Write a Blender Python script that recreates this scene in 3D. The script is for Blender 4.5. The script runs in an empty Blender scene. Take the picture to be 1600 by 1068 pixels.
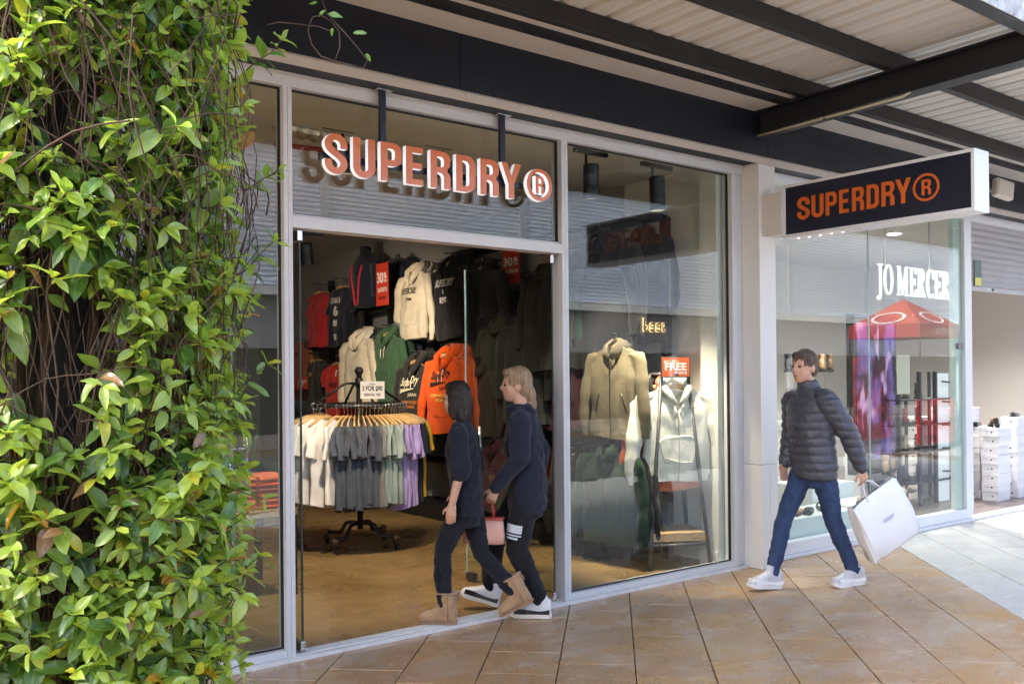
import bpy, bmesh, math, random
import numpy as np
from mathutils import Vector, Matrix, noise

rnd = random.Random(11)
rad = math.radians
scene = bpy.context.scene
coll = scene.collection

# ------------------------------------------------------------------ camera
CAM = Vector((0.0, -4.9366, 1.6))
_yaw, _tilt, _roll = rad(37.7465), rad(0.2266), rad(0.5138)
FW = Vector((math.sin(_yaw) * math.cos(_tilt), math.cos(_yaw) * math.cos(_tilt), math.sin(_tilt)))
_rt = Vector((math.cos(_yaw), -math.sin(_yaw), 0))
_up = _rt.cross(FW)
RT = _rt * math.cos(_roll) - _up * math.sin(_roll)
UP = _rt * math.sin(_roll) + _up * math.cos(_roll)
FOC, PX0, PY0 = 1456.39, 800.0, 583.07
cam_data = bpy.data.cameras.new('camera')
cam = bpy.data.objects.new('camera', cam_data)
coll.objects.link(cam)
cam_data.sensor_width = 36.0
cam_data.lens = FOC / 1600 * 36.0
cam_data.shift_y = (PY0 - 534) / 1600
cam_data.clip_start = 0.05
cam_data.clip_end = 400
m = Matrix((RT, UP, -FW)).transposed().to_4x4()
m.translation = CAM
cam.matrix_world = m
scene.camera = cam

# ------------------------------------------------------------------ world, sun, exposure
SUN_EL, SUN_AZ = rad(43), rad(-74)          # azimuth from +Y towards +X
world = bpy.data.worlds.new('World')
scene.world = world
world.use_nodes = True
wn = world.node_tree
sky = wn.nodes.new('ShaderNodeTexSky')
sky.sky_type = 'NISHITA'
sky.sun_disc = False
sky.sun_elevation = SUN_EL
sky.sun_rotation = SUN_AZ
sky.air_density = 1.0
sky.dust_density = 4.0
sky.ozone_density = 1.0
wn.links.new(sky.outputs[0], wn.nodes['Background'].inputs[0])
wn.nodes['Background'].inputs[1].default_value = 0.15
sun_data = bpy.data.lights.new('sun', 'SUN')
sun_data.energy = 2.4
sun_data.angle = rad(12.0)
sun_data.color = (1.0, 0.965, 0.92)
sun = bpy.data.objects.new('sun', sun_data)
coll.objects.link(sun)
_sd = Vector((math.sin(SUN_AZ) * math.cos(SUN_EL), math.cos(SUN_AZ) * math.cos(SUN_EL), math.sin(SUN_EL)))
sun.rotation_euler = _sd.to_track_quat('Z', 'Y').to_euler()
sun.location = (0, 0, 20)
scene.view_settings.view_transform = 'Standard'
scene.view_settings.look = 'None'
scene.view_settings.gamma = 1.0
scene.view_settings.exposure = 2.5
scene.cycles.max_bounces = 6
scene.cycles.diffuse_bounces = 3
scene.cycles.glossy_bounces = 3
scene.cycles.transparent_max_bounces = 14
scene.cycles.caustics_reflective = False
scene.cycles.caustics_refractive = False
scene.cycles.sample_clamp_indirect = 6.0
scene.cycles.use_denoising = True
scene.cycles.use_adaptive_sampling = True
scene.cycles.adaptive_threshold = 0.02


# ------------------------------------------------------------------ picture point -> place
def _ray(x, y):
    return FW + RT * ((x - PX0) / FOC) - UP * ((y - PY0) / FOC)


def at_y(x, y, Y=0.0):
    d = _ray(x, y)
    return CAM + d * ((Y - CAM.y) / d.y)


def at_x(x, y, X):
    d = _ray(x, y)
    return CAM + d * ((X - CAM.x) / d.x)


def at_z(x, y, Z=0.0):
    d = _ray(x, y)
    return CAM + d * ((Z - CAM.z) / d.z)


def at_d(x, y, D):
    return CAM + _ray(x, y) * D


# ------------------------------------------------------------------ materials
def _n(nt, t, **kw):
    n = nt.nodes.new(t)
    for k, v in kw.items():
        setattr(n, k, v)
    return n


def _math(nt, op, a, b=None, c=None):
    n = nt.nodes.new('ShaderNodeMath')
    n.operation = op
    for i, v in enumerate((a, b, c)):
        if v is None:
            continue
        if isinstance(v, (int, float)):
            n.inputs[i].default_value = v
        else:
            nt.links.new(v, n.inputs[i])
    return n.outputs[0]


def _mixc(nt, fac, a, b, mode='MIX'):
    n = nt.nodes.new('ShaderNodeMix')
    n.data_type = 'RGBA'
    n.blend_type = mode
    for i, v in ((0, fac), (6, a), (7, b)):
        if isinstance(v, (int, float)):
            n.inputs[i].default_value = v
        elif isinstance(v, (tuple, list)):
            n.inputs[i].default_value = tuple(v)[:3] + (1,)
        else:
            nt.links.new(v, n.inputs[i])
    return n.outputs[2]


def _noise(nt, vec, scale, detail=3.0, rough=0.55, dist=0.0):
    n = nt.nodes.new('ShaderNodeTexNoise')
    n.inputs['Scale'].default_value = scale
    n.inputs['Detail'].default_value = detail
    n.inputs['Roughness'].default_value = rough
    n.inputs['Distortion'].default_value = dist
    if vec is not None:
        nt.links.new(vec, n.inputs['Vector'])
    return n.outputs['Fac']


def _ramp(nt, fac, lo, hi, a=0.0, b=1.0):
    n = nt.nodes.new('ShaderNodeMapRange')
    n.inputs['From Min'].default_value = lo
    n.inputs['From Max'].default_value = hi
    n.inputs['To Min'].default_value = a
    n.inputs['To Max'].default_value = b
    nt.links.new(fac, n.inputs['Value'])
    return n.outputs[0]


def new_mat(name):
    mt = bpy.data.materials.new(name)
    mt.use_nodes = True
    return mt, mt.node_tree, mt.node_tree.nodes['Principled BSDF']


_pos_cache = {}


def _pos(nt, stretch=None):
    g = _n(nt, 'ShaderNodeNewGeometry')
    if stretch is None:
        return g.outputs['Position']
    mp = _n(nt, 'ShaderNodeMapping')
    mp.inputs['Scale'].default_value = stretch
    nt.links.new(g.outputs['Position'], mp.inputs['Vector'])
    return mp.outputs[0]


MATS = {}


def mat(name, col, rough=0.5, metal=0.0, spec=0.5, var=0.0, vscale=6.0, bump=0.0, bscale=80.0, rand=0.0,
        rvar=0.0, coat=0.0, sheen=0.0, emit=0.0, stretch=None, dirt=None, dscale=1.5):
    if name in MATS:
        return MATS[name]
    mt, nt, b = new_mat(name)
    b.inputs['Roughness'].default_value = rough
    b.inputs['Metallic'].default_value = metal
    b.inputs['Specular IOR Level'].default_value = spec
    b.inputs['Coat Weight'].default_value = coat
    b.inputs['Sheen Weight'].default_value = sheen
    pos = _pos(nt, stretch) if (var or bump or rvar or dirt) else None
    c = tuple(col) + (1,)
    src = None
    if var:
        f = _ramp(nt, _noise(nt, pos, vscale, 5), 0.3, 0.7)
        src = _mixc(nt, f, [x * (1 - var) for x in col], [min(1, x * (1 + var)) for x in col])
    if dirt:
        f = _ramp(nt, _noise(nt, pos, dscale, 6, 0.65), 0.52, 0.72)
        src = _mixc(nt, f, src if src is not None else c, dirt)
    if rand:
        oi = _n(nt, 'ShaderNodeObjectInfo')
        k = _ramp(nt, oi.outputs['Random'], 0, 1, 1 - rand, 1 + rand)
        vm = _n(nt, 'ShaderNodeVectorMath', operation='SCALE')
        if src is not None:
            nt.links.new(src, vm.inputs[0])
        else:
            vm.inputs[0].default_value = col
        nt.links.new(k, vm.inputs['Scale'])
        src = vm.outputs[0]
    if src is None:
        b.inputs['Base Color'].default_value = c
    else:
        nt.links.new(src, b.inputs['Base Color'])
    if rvar:
        f = _noise(nt, pos, vscale * 0.7, 4)
        nt.links.new(_ramp(nt, f, 0.35, 0.65, max(0.02, rough - rvar), min(1, rough + rvar)), b.inputs['Roughness'])
    if bump:
        bp = _n(nt, 'ShaderNodeBump')
        bp.inputs['Strength'].default_value = bump
        bp.inputs['Distance'].default_value = 0.01
        nt.links.new(_noise(nt, pos, bscale, 3), bp.inputs['Height'])
        nt.links.new(bp.outputs[0], b.inputs['Normal'])
    if emit:
        b.inputs['Emission Color'].default_value = c
        b.inputs['Emission Strength'].default_value = emit
    MATS[name] = mt
    return mt


def glass_mat(name, tint=(0.93, 0.965, 0.95), f0=0.041):
    mt, nt, b = new_mat(name)
    nt.nodes.remove(b)
    lw = _n(nt, 'ShaderNodeLayerWeight')
    lw.inputs['Blend'].default_value = 0.5
    p5 = _math(nt, 'POWER', lw.outputs['Facing'], 5.0)
    fac = _math(nt, 'MULTIPLY_ADD', p5, 1 - f0, f0)
    tr = _n(nt, 'ShaderNodeBsdfTransparent')
    tr.inputs[0].default_value = tint + (1,)
    gl = _n(nt, 'ShaderNodeBsdfGlossy')
    gl.inputs['Roughness'].default_value = 0.0
    gl.inputs['Color'].default_value = (1, 1, 1, 1)
    mx = _n(nt, 'ShaderNodeMixShader')
    nt.links.new(fac, mx.inputs[0])
    nt.links.new(tr.outputs[0], mx.inputs[1])
    nt.links.new(gl.outputs[0], mx.inputs[2])
    nt.links.new(mx.outputs[0], nt.nodes['Material Output'].inputs[0])
    MATS[name] = mt
    return mt


def cloth(name, col, rough=0.9, bump=0.25, rand=0.05):
    mt = mat('cloth_' + name, col, rough=rough, spec=0.2, var=0.10, vscale=9, rand=rand, sheen=0.12)
    nt = mt.node_tree
    b = nt.nodes['Principled BSDF']
    pos = _pos(nt, (1.0, 1.0, 0.55))
    weave = _noise(nt, pos, 320, 2)
    crease = _noise(nt, pos, 11, 4, 0.5, 0.6)
    h1 = _n(nt, 'ShaderNodeBump')
    h1.inputs['Strength'].default_value = 0.28
    h1.inputs['Distance'].default_value = 0.03
    nt.links.new(crease, h1.inputs['Height'])
    h2 = _n(nt, 'ShaderNodeBump')
    h2.inputs['Strength'].default_value = bump
    h2.inputs['Distance'].default_value = 0.004
    nt.links.new(weave, h2.inputs['Height'])
    nt.links.new(h1.outputs[0], h2.inputs['Normal'])
    nt.links.new(h2.outputs[0], b.inputs['Normal'])
    return mt


# ------------------------------------------------------------------ mesh builder
class MB:
    def __init__(self):
        self.v, self.f = [], []

    def add(self, verts, faces):
        o = len(self.v)
        self.v.extend([tuple(p) for p in verts])
        self.f.extend([tuple(i + o for i in q) for q in faces])
        return self

    def box(self, x0, y0, z0, x1, y1, z1):
        x0, x1 = min(x0, x1), max(x0, x1)
        y0, y1 = min(y0, y1), max(y0, y1)
        z0, z1 = min(z0, z1), max(z0, z1)
        return self.add([(x0, y0, z0), (x1, y0, z0), (x1, y1, z0), (x0, y1, z0), (x0, y0, z1), (x1, y0, z1), (x1, y1, z1), (x0, y1, z1)],
                        [(0, 3, 2, 1), (4, 5, 6, 7), (0, 1, 5, 4), (1, 2, 6, 5), (2, 3, 7, 6), (3, 0, 4, 7)])

    def obox(self, c, a, b, d):
        c, a, b, d = Vector(c), Vector(a), Vector(b), Vector(d)
        if a.cross(b).dot(d) < 0:
            a = -a
        P = [c + a * i + b * j + d * k for k in (-1, 1) for (i, j) in ((-1, -1), (1, -1), (1, 1), (-1, 1))]
        return self.add(P, [(0, 3, 2, 1), (4, 5, 6, 7), (0, 1, 5, 4), (1, 2, 6, 5), (2, 3, 7, 6), (3, 0, 4, 7)])

    def bar(self, p, q, w, h, up=(0, 0, 1)):
        p, q = Vector(p), Vector(q)
        d = (q - p)
        L = d.length
        d.normalize()
        s = d.cross(Vector(up))
        if s.length < 1e-4:
            s = d.cross(Vector((1, 0, 0)))
        s.normalize()
        u = s.cross(d)
        return self.obox((p + q) / 2, s * (w / 2), u * (h / 2), d * (L / 2))

    def loft(self, rings, cap0=True, cap1=True, closed=False):
        n = len(rings[0])
        o = len(self.v)
        for r in rings:
            self.v.extend([tuple(p) for p in r])
        m_ = len(rings)
        for i in range(m_ - 1 if not closed else m_):
            i2 = (i + 1) % m_
            for j in range(n):
                k = (j + 1) % n
                self.f.append((o + i * n + j, o + i * n + k, o + i2 * n + k, o + i2 * n + j))
        if not closed:
            if cap0:
                self.f.append(tuple(o + j for j in reversed(range(n))))
            if cap1:
                self.f.append(tuple(o + (m_ - 1) * n + j for j in range(n)))
        return self

    def tube(self, pts, r, n=8, flat=1.0, ref=None, cap=True, closed=False):
        """swept round bar; r a number or one per point; flat squashes it along the frame's second axis"""
        P = [Vector(p) for p in pts]
        rs = r if isinstance(r, (list, tuple)) else [r] * len(P)
        rings = []
        u = None
        for i, p in enumerate(P):
            if closed:
                t = (P[(i + 1) % len(P)] - P[i - 1])
            else:
                t = (P[min(i + 1, len(P) - 1)] - P[max(i - 1, 0)])
            t.normalize()
            if u is None:
                u = Vector(ref) if ref is not None else (Vector((0, 0, 1)) if abs(t.z) < 0.9 else Vector((1, 0, 0)))
            u = (u - t * u.dot(t))
            if u.length < 1e-5:
                u = t.orthogonal()
            u.normalize()
            w = t.cross(u)
            rr = rs[i]
            ru, rw = rr if isinstance(rr, (tuple, list)) else (rr, rr * flat)
            rings.append([p + u * (ru * math.cos(2 * math.pi * k / n)) + w * (rw * math.sin(2 * math.pi * k / n)) for k in range(n)])
        return self.loft(rings, cap, cap, closed)

    def lathe(self, prof, c=(0, 0, 0), n=16, axis='z'):
        rings = []
        for (r, z) in prof:
            ring = []
            for k in range(n):
                a = 2 * math.pi * k / n
                p = (r * math.cos(a), r * math.sin(a), z)
                if axis == 'y':
                    p = (p[0], -p[2], p[1])
                elif axis == 'x':
                    p = (p[2], p[0], p[1])
                ring.append((c[0] + p[0], c[1] + p[1], c[2] + p[2]))
            rings.append(ring)
        return self.loft(rings)

    def ball(self, c, rx, ry=None, rz=None, n=12, m_=8):
        ry = rx if ry is None else ry
        rz = rx if rz is None else rz
        rings = []
        for i in range(1, m_):
            a = math.pi * i / m_
            rings.append([(c[0] + rx * math.sin(a) * math.cos(2 * math.pi * k / n), c[1] + ry * math.sin(a) * math.sin(2 * math.pi * k / n),
                           c[2] - rz * math.cos(a)) for k in range(n)])
        return self.loft(rings)

    def prism(self, poly, o, ux, uy, depth):
        """polygon (2-D points) on the plane o+ux*a+uy*b, pushed along ux x uy by depth"""
        o, ux, uy = Vector(o), Vector(ux), Vector(uy)
        nn = ux.cross(uy).normalized() * depth
        A = [o + ux * a + uy * b for a, b in poly]
        n = len(A)
        base = len(self.v)
        self.v.extend([tuple(p) for p in A] + [tuple(p + nn) for p in A])
        self.f.append(tuple(base + i for i in reversed(range(n))))
        self.f.append(tuple(base + n + i for i in range(n)))
        for i in range(n):
            k = (i + 1) % n
            self.f.append((base + i, base + k, base + n + k, base + n + i))
        return self

    def mesh(self, name, smooth=False, bevel=0.0, seg=2):
        me = bpy.data.meshes.new(name)
        me.from_pydata(self.v, [], self.f)
        if bevel:
            bm = bmesh.new()
            bm.from_mesh(me)
            ed = [e for e in bm.edges if len(e.link_faces) == 2 and e.calc_face_angle(0) > 0.5]
            bmesh.ops.bevel(bm, geom=ed, offset=bevel, segments=seg, affect='EDGES', profile=0.5, clamp_overlap=True)
            bm.to_mesh(me)
            bm.free()
        if smooth:
            me.polygons.foreach_set('use_smooth', [True] * len(me.polygons))
        me.update()
        return me

    def build(self, name, mt, parent=None, smooth=False, bevel=0.0, seg=2):
        me = self.mesh(name, smooth, bevel, seg)
        return obj(name, me, mt, parent)


def obj(name, me, mt=None, parent=None, loc=None):
    o = bpy.data.objects.new(name, me)
    coll.objects.link(o)
    if mt is not None and len(me.materials) == 0:
        me.materials.append(mt)
    if loc is not None:
        o.location = loc
    if parent is not None:
        o.parent = parent
        o.matrix_parent_inverse = _inv(parent)
    return o


def _full(o):
    mm = o.matrix_basis.copy()
    if o.parent is not None:
        mm = _full(o.parent) @ o.matrix_parent_inverse @ mm
    return mm


def _inv(o):
    return _full(o).inverted()


def tag(o, label=None, cat=None, group=None, kind=None):
    if label:
        o['label'] = label
    if cat:
        o['category'] = cat
    if group:
        o['group'] = group
    if kind:
        o['kind'] = kind
    return o


def thing(name, label, cat, loc=(0, 0, 0), rotz=0.0, group=None):
    o = bpy.data.objects.new(name, None)
    o.empty_display_size = 0.1
    coll.objects.link(o)
    o.location = loc
    o.rotation_euler = (0, 0, rotz)
    return tag(o, label, cat, group)


def local(o, parent):
    """object whose mesh is in the parent's own axes"""
    o.parent = parent
    return o


def put(me_name, me, mt, parent, loc=(0, 0, 0), rot=(0, 0, 0)):
    """part with shared mesh data and its own material, in the parent's axes"""
    o = bpy.data.objects.new(me_name, me)
    coll.objects.link(o)
    if len(me.materials) == 0:
        me.materials.append(None)
    o.material_slots[0].link = 'OBJECT'
    o.material_slots[0].material = mt
    o.location = loc
    o.rotation_euler = rot
    o.parent = parent
    return o


def bake(o):
    """mesh of an object with its modifiers applied; the object goes"""
    bpy.context.view_layer.update()
    dg = bpy.context.evaluated_depsgraph_get()
    me = bpy.data.meshes.new_from_object(o.evaluated_get(dg))
    d = o.data
    bpy.data.objects.remove(o)
    return me


def remesh(mb, voxel=0.009, smooth=4, name='surface'):
    me = mb.mesh(name)
    bm = bmesh.new()
    bm.from_mesh(me)
    bmesh.ops.recalc_face_normals(bm, faces=bm.faces)
    bm.to_mesh(me)
    bm.free()
    o = bpy.data.objects.new(name, me)
    coll.objects.link(o)
    r = o.modifiers.new('r', 'REMESH')
    r.mode = 'VOXEL'
    r.voxel_size = voxel
    s = o.modifiers.new('s', 'SMOOTH')
    s.factor = 0.5
    s.iterations = smooth
    out = bake(o)
    out.polygons.foreach_set('use_smooth', [True] * len(out.polygons))
    return out


def displace(me, fn):
    n = len(me.vertices)
    co = np.empty(n * 3)
    no = np.empty(n * 3)
    me.vertices.foreach_get('co', co)
    me.vertices.foreach_get('normal', no)
    co = co.reshape(-1, 3)
    no = no.reshape(-1, 3)
    co = fn(co, no)
    me.vertices.foreach_set('co', co.reshape(-1))
    me.update()
    return me


# ------------------------------------------------------------------ lettering
_text_cache = {}


def text_data(body, bold=0.0, shear=0.0, space=1.0):
    key = (body, bold, shear, space)
    if key not in _text_cache:
        cu = bpy.data.curves.new('lettering', 'FONT')
        cu.body = body
        cu.size = 1.0
        cu.offset = bold
        cu.shear = shear
        cu.space_character = space
        cu.resolution_u = 3
        cu.align_x = 'CENTER'
        cu.align_y = 'CENTER'
        o = bpy.data.objects.new('lettering', cu)
        coll.objects.link(o)
        me = bake(o)
        V = [tuple(v.co[:2]) for v in me.vertices]
        F = [tuple(p.vertices) for p in me.polygons]
        bpy.data.meshes.remove(me)
        if V:
            xs = [p[0] for p in V]
            ys = [p[1] for p in V]
            cx, cy = (min(xs) + max(xs)) / 2, (min(ys) + max(ys)) / 2
            w, h = max(xs) - min(xs), max(ys) - min(ys)
            V = [((x - cx) / w, (y - cy) / h) for x, y in V]      # unit box about the middle
        _text_cache[key] = (V, F)
    return _text_cache[key]


def text_flat(mb, body, c, ux, uy, w, h, bold=0.012, shear=0.0, space=1.0):
    """printed words as a flat sheet, w by h, centred at c"""
    V, F = text_data(body, bold, shear, space)
    c, ux, uy = Vector(c), Vector(ux).normalized(), Vector(uy).normalized()
    mb.add([c + ux * (x * w) + uy * (y * h) for x, y in V], F)
    return mb


def arc(cx, cy, rx, ry, a0, a1, n=8):
    return [(cx + rx * math.cos(rad(a0 + (a1 - a0) * i / n)), cy + ry * math.sin(rad(a0 + (a1 - a0) * i / n))) for i in range(n + 1)]


def ribbon(path, w, closed=False):
    P = [Vector((x, y)) for x, y in path]
    L, Rr = [], []
    for i, p in enumerate(P):
        a = (P[i] - P[i - 1]).normalized() if i > 0 else None
        b = (P[i + 1] - P[i]).normalized() if i < len(P) - 1 else None
        a = a if a is not None else b
        b = b if b is not None else a
        t = (a + b).normalized()
        nn = Vector((-t.y, t.x))
        k = w / 2 / max(0.5, nn.dot(Vector((-a.y, a.x))))
        L.append(tuple(p + nn * k))
        Rr.append(tuple(p - nn * k))
    return L + Rr[::-1]


def glyph(ch, w=0.52, s=0.165, t=0.15):
    """heavy condensed capitals: list of contours in a box w wide and 1 high"""
    c = w / 2
    if ch == 'S':
        r, ry = c - s / 2, 0.20
        top = arc(c, 1 - t / 2 - ry, r, ry, -8, 180, 14)
        bot = arc(c, t / 2 + ry, r, ry, 0, -188, 14)
        p0, p3 = Vector(top[-1]), Vector(bot[0])
        p1, p2 = p0 + Vector((0.0, -0.20)), p3 + Vector((0.0, 0.20))
        mid = []
        for i in range(1, 10):
            u = i / 10
            mid.append(tuple(p0 * (1 - u) ** 3 + p1 * 3 * u * (1 - u) ** 2 + p2 * 3 * u * u * (1 - u) + p3 * u ** 3))
        return [ribbon([(top[0][0], top[0][1] - 0.05)] + top + mid + bot + [(bot[-1][0], bot[-1][1] + 0.05)], s * 0.97)]
    if ch == 'U':
        r = c - s / 2
        return [ribbon([(s / 2, 1)] + arc(c, t / 2 + 0.19, r, 0.19, 180, 360, 14) + [(w - s / 2, 1)], s)]
    if ch == 'E':
        return [[(0, 0), (w * .93, 0), (w * .93, t), (s, t), (s, .43), (w * .86, .43), (w * .86, .43 + t), (s, .43 + t), (s, 1 - t), (w * .93, 1 - t), (w * .93, 1), (0, 1)]]
    if ch in 'PR':
        lo = 0.40
        r = 0.2
        outer = [(0, 0), (s, 0), (s, lo)]
        if ch == 'R':
            outer = [(0, 0), (s, 0), (s, lo + .02), (w * .47, lo + .02)] + arc(w * .47, lo - .10, w - s - w * .47, .12, 90, 0, 5) + [(w - s, 0), (w, 0), (w, lo - .12)] + arc(w * .80, lo - .10, w * .20, .15, 0, 75, 4) + arc(w - r, lo + .10 + r, r, r, -55, 0, 4)
        else:
            outer += arc(w - r, lo + r, r, r, -90, 0, 6)
        outer += arc(w - r, 1 - r, r, r, 0, 90, 6) + [(0, 1)]
        ri = 0.09
        lo2 = lo + t + (0.02 if ch == 'R' else 0)
        inner = [(s, lo2)] + arc(w - s - ri, lo2 + ri, ri, ri, -90, 0, 5) + arc(w - s - ri, 1 - t - ri, ri, ri, 0, 90, 5) + [(s, 1 - t)]
        return [outer, inner]
    if ch == 'D':
        r = 0.24
        ri = 0.12
        return [[(0, 0)] + arc(w - r, r, r, r, -90, 0, 7) + arc(w - r, 1 - r, r, r, 0, 90, 7) + [(0, 1)],
                [(s, t)] + arc(w - s - ri, t + ri, ri, ri, -90, 0, 5) + arc(w - s - ri, 1 - t - ri, ri, ri, 0, 90, 5) + [(s, 1 - t)]]
    if ch == 'Y':
        k = 0.40
        return [[(c - s / 2, 0), (c + s / 2, 0), (c + s / 2, k), (w + .03, 1), (w - s + .02, 1), (c, k + .22), (s - .02, 1), (-.03, 1), (c - s / 2, k)]]
    return []


def contour_mesh(contours, name, depth=0.0):
    """filled outline with holes (even-odd) in its own plane: x across, z up, depth along y"""
    cu = bpy.data.curves.new(name, 'CURVE')
    cu.dimensions = '2D'
    cu.fill_mode = 'BOTH'
    cu.extrude = depth / 2
    for ct in contours:
        sp = cu.splines.new('POLY')
        sp.points.add(len(ct) - 1)
        for i, (x, y) in enumerate(ct):
            sp.points[i].co = (x, y, 0, 1)
        sp.use_cyclic_u = True
    o = bpy.data.objects.new(name, cu)
    coll.objects.link(o)
    me = bake(o)
    co = np.empty(len(me.vertices) * 3)
    me.vertices.foreach_get('co', co)
    co = co.reshape(-1, 3)
    co = np.stack([co[:, 0], -co[:, 2], co[:, 1]], 1)
    me.vertices.foreach_set('co', co.reshape(-1))
    me.update()
    return me


LETTER_W = {'S': .53, 'U': .53, 'P': .52, 'E': .49, 'R': .53, 'D': .53, 'Y': .56}

# ================================================================== SETTING
# ---- paving materials
def paver_mat(name, c1, c2, stain, rough):
    mt, nt, b = new_mat(name)
    pos = _pos(nt)
    oi = _n(nt, 'ShaderNodeObjectInfo')
    base = _mixc(nt, oi.outputs['Random'], c1, c2)
    fine = _ramp(nt, _noise(nt, pos, 55, 4, 0.7), 0.3, 0.72, 0.80, 1.16)
    speck = _ramp(nt, _noise(nt, pos, 260, 2, 0.6), 0.68, 0.74, 0.0, 0.5)
    st = _ramp(nt, _noise(nt, _pos(nt, (1.0, 1.6, 1.0)), 2.6, 7, 0.68, 0.6), 0.47, 0.62, 0.0, 0.85)
    blotch = _ramp(nt, _noise(nt, _pos(nt, (0.8, 1.3, 1.0)), 5.5, 6, 0.7, 0.4), 0.56, 0.70, 0.0, 0.55)
    c = _mixc(nt, st, base, stain)
    c = _mixc(nt, blotch, c, [c1[0] * 0.74, c1[1] * 0.60, c1[2] * 0.46])
    vm = _n(nt, 'ShaderNodeVectorMath', operation='SCALE')
    nt.links.new(c, vm.inputs[0])
    nt.links.new(fine, vm.inputs['Scale'])
    c = _mixc(nt, speck, vm.outputs[0], (0.62, 0.55, 0.47))
    nt.links.new(c, b.inputs['Base Color'])
    wet = _ramp(nt, _noise(nt, pos, 1.3, 5, 0.6, 0.3), 0.42, 0.62, 0.0, 1.0)
    rr = _math(nt, 'MULTIPLY_ADD', wet, -0.20, rough)
    rr = _math(nt, 'MULTIPLY_ADD', fine, 0.12, rr)
    nt.links.new(rr, b.inputs['Roughness'])
    bp = _n(nt, 'ShaderNodeBump')
    bp.inputs['Strength'].default_value = 0.28
    bp.inputs['Distance'].default_value = 0.004
    nt.links.new(_noise(nt, pos, 120, 4, 0.7), bp.inputs['Height'])
    nt.links.new(bp.outputs[0], b.inputs['Normal'])
    MATS[name] = mt
    return mt


M_TILE = paver_mat('paver_tan', (0.385, 0.235, 0.128), (0.44, 0.262, 0.110), (0.45, 0.335, 0.235), 0.25)
M_TILEG = paver_mat('paver_grey', (0.46, 0.455, 0.44), (0.50, 0.495, 0.48), (0.55, 0.54, 0.51), 0.55)
M_JOINT = mat('joint_sand', (0.15, 0.095, 0.05), rough=0.95, var=0.5, vscale=9, bump=0.5, bscale=200)

ground = MB().add([(-150, -150, -0.06), (150, -150, -0.06), (150, 150, -0.06), (-150, 150, -0.06)], [(0, 1, 2, 3)]).build(
    'ground', mat('ground_concrete', (0.3, 0.29, 0.27), rough=0.85, var=0.15, vscale=0.6))
tag(ground, kind='structure')
pavement = MB().box(-8, -15.6, -0.055, 18, 0.1, -0.012).build('pavement', M_JOINT)
tag(pavement, kind='structure')

added_road = MB().box(-60, -13.4, -0.05, 60, -5.6, 0.006).build('added_road', mat('added_asphalt', (0.10, 0.098, 0.096), rough=0.85, var=0.2, vscale=3, bump=0.3, bscale=150))  # unseen dark strip added to dim the bright ground mirrored in the panes
tag(added_road, kind='structure')
TH = rad(43.85)
TD = Vector((math.sin(TH), math.cos(TH), 0))
TN = Vector((math.cos(TH), -math.sin(TH), 0))
PITCH, TL = 0.4211, 0.40


def tile_mesh(seed):
    r_ = random.Random(seed)
    mb = MB()
    a, bq = PITCH / 2 - 0.0032, TL / 2 - 0.0014
    mb.obox((0, 0, -0.02), TN * a, TD * bq, Vector((0, 0, 0.02)))
    return mb.mesh('tile', bevel=0.0035, seg=2)


tile_meshes = [tile_mesh(i) for i in range(1)]
tile_g = tile_meshes[0].copy()
tile_meshes[0].materials.append(M_TILE)
tile_g.materials.append(M_TILEG)
rest, rest_g = MB(), MB()


def in_view(p, mx=140, my=140):
    d = p - CAM
    z = d.dot(FW)
    if z < 0.5:
        return False
    x = PX0 + FOC * d.dot(RT) / z
    y = PY0 - FOC * d.dot(UP) / z
    return -mx < x < 1600 + mx and -my < y < 1068 + my


for k in range(-40, 45):
    u = 1.4285 + PITCH * (k + 0.5)
    off = 0.254 if (k % 2) else 0.054
    for j in range(-45, 60):
        v = off + TL * (j + 0.5)
        p = TN * u + TD * v
        if p.y > 0.28 or p.y < -5.5 or p.x < -7 or p.x > 17:
            continue
        grey = k >= 11
        if in_view(p):
            o = obj('tile', tile_g if grey else tile_meshes[0], None, pavement,
                    loc=(p.x, p.y, rnd.uniform(-0.0012, 0.0012)))
            o.rotation_euler = (rnd.gauss(0, 0.0016), rnd.gauss(0, 0.0016), 0)
        else:
            (rest_g if grey else rest).obox((p.x, p.y, -0.02), TN * (PITCH / 2 - 0.004), TD * (TL / 2 - 0.002), Vector((0, 0, 0.02)))
tag(rest.build('paving_slabs', M_TILE, pavement), kind='stuff')
tag(rest_g.build('paving_slabs', M_TILEG, pavement), kind='stuff')

# ---- shop building materials
M_ALU = mat('aluminium_powder', (0.60, 0.61, 0.63), rough=0.42, metal=0.0, spec=0.6, var=0.04, vscale=3)
M_ALU2 = mat('aluminium_track', (0.70, 0.70, 0.70), rough=0.35, metal=0.15, var=0.08, vscale=20)
M_GASKET = mat('black_gasket', (0.012, 0.012, 0.013), rough=0.7)
M_GLASS = glass_mat('clear_glass')
M_GLASSG = glass_mat('green_glass', tint=(0.93, 0.972, 0.955))
M_WHITE = mat('white_paint', (0.72, 0.71, 0.69), rough=0.55, var=0.03, vscale=2, bump=0.08, bscale=60)
M_NAVY = mat('navy_fascia', (0.006, 0.0085, 0.015), rough=0.45, spec=0.4, var=0.12, vscale=1.5, rvar=0.06)
M_BEIGE = mat('beige_flashing', (0.52, 0.47, 0.42), rough=0.6, var=0.05, vscale=3)
M_SOFFIT = mat('soffit_lining', (0.50, 0.465, 0.43), rough=0.75, var=0.04, vscale=2)
M_STEEL = mat('charcoal_steel', (0.0095, 0.0105, 0.014), rough=0.5, var=0.2, vscale=4, rvar=0.08, bump=0.05)
M_PURLIN = mat('dark_purlin', (0.015, 0.014, 0.014), rough=0.55, var=0.2, vscale=6)
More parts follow.
